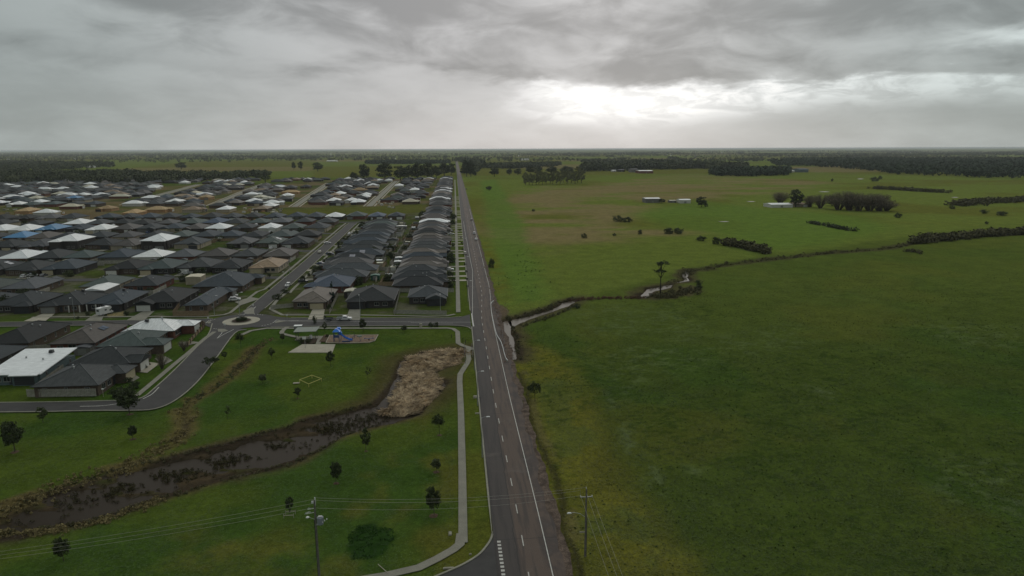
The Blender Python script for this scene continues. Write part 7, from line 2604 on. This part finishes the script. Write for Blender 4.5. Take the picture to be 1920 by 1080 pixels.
# roundabout planting and sign
for i in range(9):
    a = i * 0.7
    put_tree('bush1' if i % 2 else 'bush2', RAB[0] + 2.0 * math.cos(a) * random.uniform(.4, 1), RAB[1] + 1.6 * math.sin(a), random.uniform(0.7, 1.1), f'low dark shrub on the roundabout bed, {ordw(i + 1)} going round from its right side', 'shrubs on the roundabout', cat='shrub', name='shrub', z=0.22, w=1.6)
x2, y2 = g(447.5, 602)
t = thing('traffic_sign', 'small pale chevron sign on the roundabout bed', 'sign', (x2, y2, 0.25))
MB().tube([(0, 0, 0), (0, 0, 1.3)], 0.03, 5).build('post', grey_metal, t)
MB().box((0, -0.04, 1.1), (0.6, 0.03, 0.45)).build('board', white_metal, t)
for (a, b, lab) in ((538.5, 600, 'pale keep-left sign on the island right of the roundabout'), (422, 617.5, 'pale keep-left sign on the island below the roundabout'), (391, 605, 'pale keep-left sign on the island left of the roundabout'), (475, 580, 'keep-left sign on the island above the roundabout')):
    x2, y2 = g(a, b)
    t = thing('traffic_sign', lab, 'sign', (x2, y2, 0.05))
    MB().tube([(0, 0, 0), (0, 0, 2.0)], 0.03, 5).build('post', grey_metal, t)
    MB().box((0, -0.04, 1.75), (0.55, 0.03, 0.6)).build('board', white_metal, t)

# ------------------------------------------------------------------ farm buildings
def px_shed(name, bx, by, wpx, hpx, d, label, wm, rmm, rise=0.6, cat='shed', rz=0.0):
    x, y = g(bx, by)
    k = mpp(bx, by)
    return shed(name, label, x, y + d / 2, rz, wpx * k, d, hpx * k, wm, rmm, rise, True, cat, None, 'across')


px_shed('farm_shed', 1224, 380, 28, 7.5, 14, 'grey steel shed standing alone in the right paddock', WALLS['grey'], ROOFS['white'], 0.8)
px_shed('farm_shed', 1285, 381, 21, 6.0, 12, 'white steel shed right of the grey one in the paddock', WALLS['white'], ROOFS['white'], 0.8)
px_shed('farm_shed', 1262, 380, 12, 4.0, 8, 'small low shed between the grey and white paddock sheds', WALLS['grey'], ROOFS['cream'], 0.4)
px_shed('farm_shed', 1466, 389, 42, 5.5, 18, 'long white farm shed left of the cream farmhouse', WALLS['white'], ROOFS['white'], 1.0)
x, y = g(1502, 388)
house(x, y + 6, 0.0, 15.0, 12.0, 'cream farmhouse with a rusty red roof by the willows', roof='tan', wall='cream', wing=(5.0, 2.0), style='gable', detail=1, group=None, name='farmhouse')
px_shed('farm_shed', 1212, 325, 26, 4.5, 40, 'long reddish far shed with a pale roof under the dark wood', WALLS['red brick'], ROOFS['white'], 1.2)
px_shed('farm_shed', 1190, 323, 13, 5.5, 30, 'pale far shed left of the reddish long one', WALLS['grey'], ROOFS['grey'], 1.5)
px_shed('farm_shed', 1166, 322, 11, 3.5, 30, 'small dark far shed, second left of the reddish long one', WALLS['dark'], ROOFS['grey'], 1.0)
px_shed('farm_shed', 1152, 322, 7, 2.5, 22, 'tiny white far shed at the left of the far group', WALLS['white'], ROOFS['white'], 1.0)
px_shed('farm_shed', 1507, 323, 18, 5.5, 34, 'blue-grey far shed right of the dense copse', WALLS['teal'], ROOFS['steel blue'], 1.6)
px_shed('farm_shed', 1484, 323, 12, 3.0, 24, 'white far shed between copse and blue-grey shed', WALLS['white'], ROOFS['white'], 1.0)
px_shed('farm_shed', 15, 333, 26, 4.0, 30, 'low yellowish shed in the wood at the left edge', WALLS['cream'], ROOFS['cream'], 1.0)
px_shed('farm_shed', 226, 341, 20, 6.0, 26, 'pale two storey house in the wood behind the estate', WALLS['grey'], ROOFS['grey'], 2.0)
px_shed('farm_shed', 167, 315, 9, 3.0, 30, 'small pale farmhouse in the green strip at the left', WALLS['white'], ROOFS['white'], 2.0)
px_shed('farm_shed', 985, 301, 15, 2.5, 40, 'pale far shed among the tree belts right of the road', WALLS['white'], ROOFS['white'], 1.5)
px_shed('farm_shed', 621, 303, 18, 1.6, 60, 'long thin white shed roof far left of the road', WALLS['white'], ROOFS['white'], 1.5)
for i, (a, b, w_, lab) in enumerate(((1613, 335.5, 14, 'shining pond strip in the far right field'), (1790, 370, 15, 'shining pond strip left of the right hand scrub'), (1408, 378, 18, 'thin shining water left of the farm shed'), (1545, 359.5, 22, 'thin shining water beyond the willows'), (1357, 415.5, 22, 'thin muddy pond in the middle of the right paddock'))):
    P = G([(a - w_ / 2, b), (a, b + 0.55), (a + w_ / 2, b + 0.1), (a, b - 0.55)])
    o = MB().sheet(smooth_line(P + [P[0]], 4)[:-1], 0.05).build('pond_water', wm)
    tag(o, lab, kind='structure')
# pale dots of far farm buildings
fb = MB()
r = random.Random(4)
for i in range(70):
    a, b = r.uniform(-20, 1940), r.choice([r.uniform(286, 292), r.uniform(290, 300)])
    x, y = g(a, b)
    k = mpp(a, b)
    w_ = r.uniform(2, 7) * k * 0.5
    fb.box((x, y, 3.5), (w_, 14, 7.5), top=0.8, mi=r.choice([0, 0, 1, 2]))
o = fb.build('far_farm_buildings', [ROOFS['white'], WALLS['grey'], ROOFS['grey']])
tag(o, 'pale specks of far farm buildings below the horizon', kind='stuff')
# building materials on the open lots
bm_ = MB()
for i in range(90):
    a, b = r.choice([(r.uniform(455, 530), r.uniform(392, 400)), (r.uniform(455, 520), r.uniform(404, 424)), (r.uniform(0, 140), r.uniform(392, 408)), (r.uniform(700, 740), r.uniform(372, 392))])
    x, y = g(a, b)
    bm_.box((x, y, 0.6), (r.uniform(1, 4), r.uniform(1, 3), r.uniform(0.6, 2.2)), r.uniform(0, 3), r.choice([0, 1, 2, 3]))
o = bm_.build('building_materials', [ROOFS['cream'], WALLS['white'], WALLS['orange'], concrete])
tag(o, 'pallets and stacks of building materials on the open lots', kind='stuff')

# ------------------------------------------------------------------ haze
hb_ = MB().box((0, 30000, 29.5), (100000, 72000, 65.0))
hz_o = hb_.build('haze', None if False else bpy.data.materials.new('haze'))
tag(hz_o, 'thin pale moist air over the plain', kind='stuff')
hm = hz_o.data.materials[0]
hm.use_nodes = True
hm.node_tree.nodes.clear()
pv = hm.node_tree.nodes.new('ShaderNodeVolumePrincipled')
pv.inputs['Color'].default_value = (0.88, 0.94, 0.95, 1)
pv.inputs['Density'].default_value = HAZE_DENSITY
pv.inputs['Anisotropy'].default_value = 0.2
oo = hm.node_tree.nodes.new('ShaderNodeOutputMaterial')
hm.node_tree.links.new(pv.outputs[0], oo.inputs['Volume'])
print('objects', len(COL.objects))
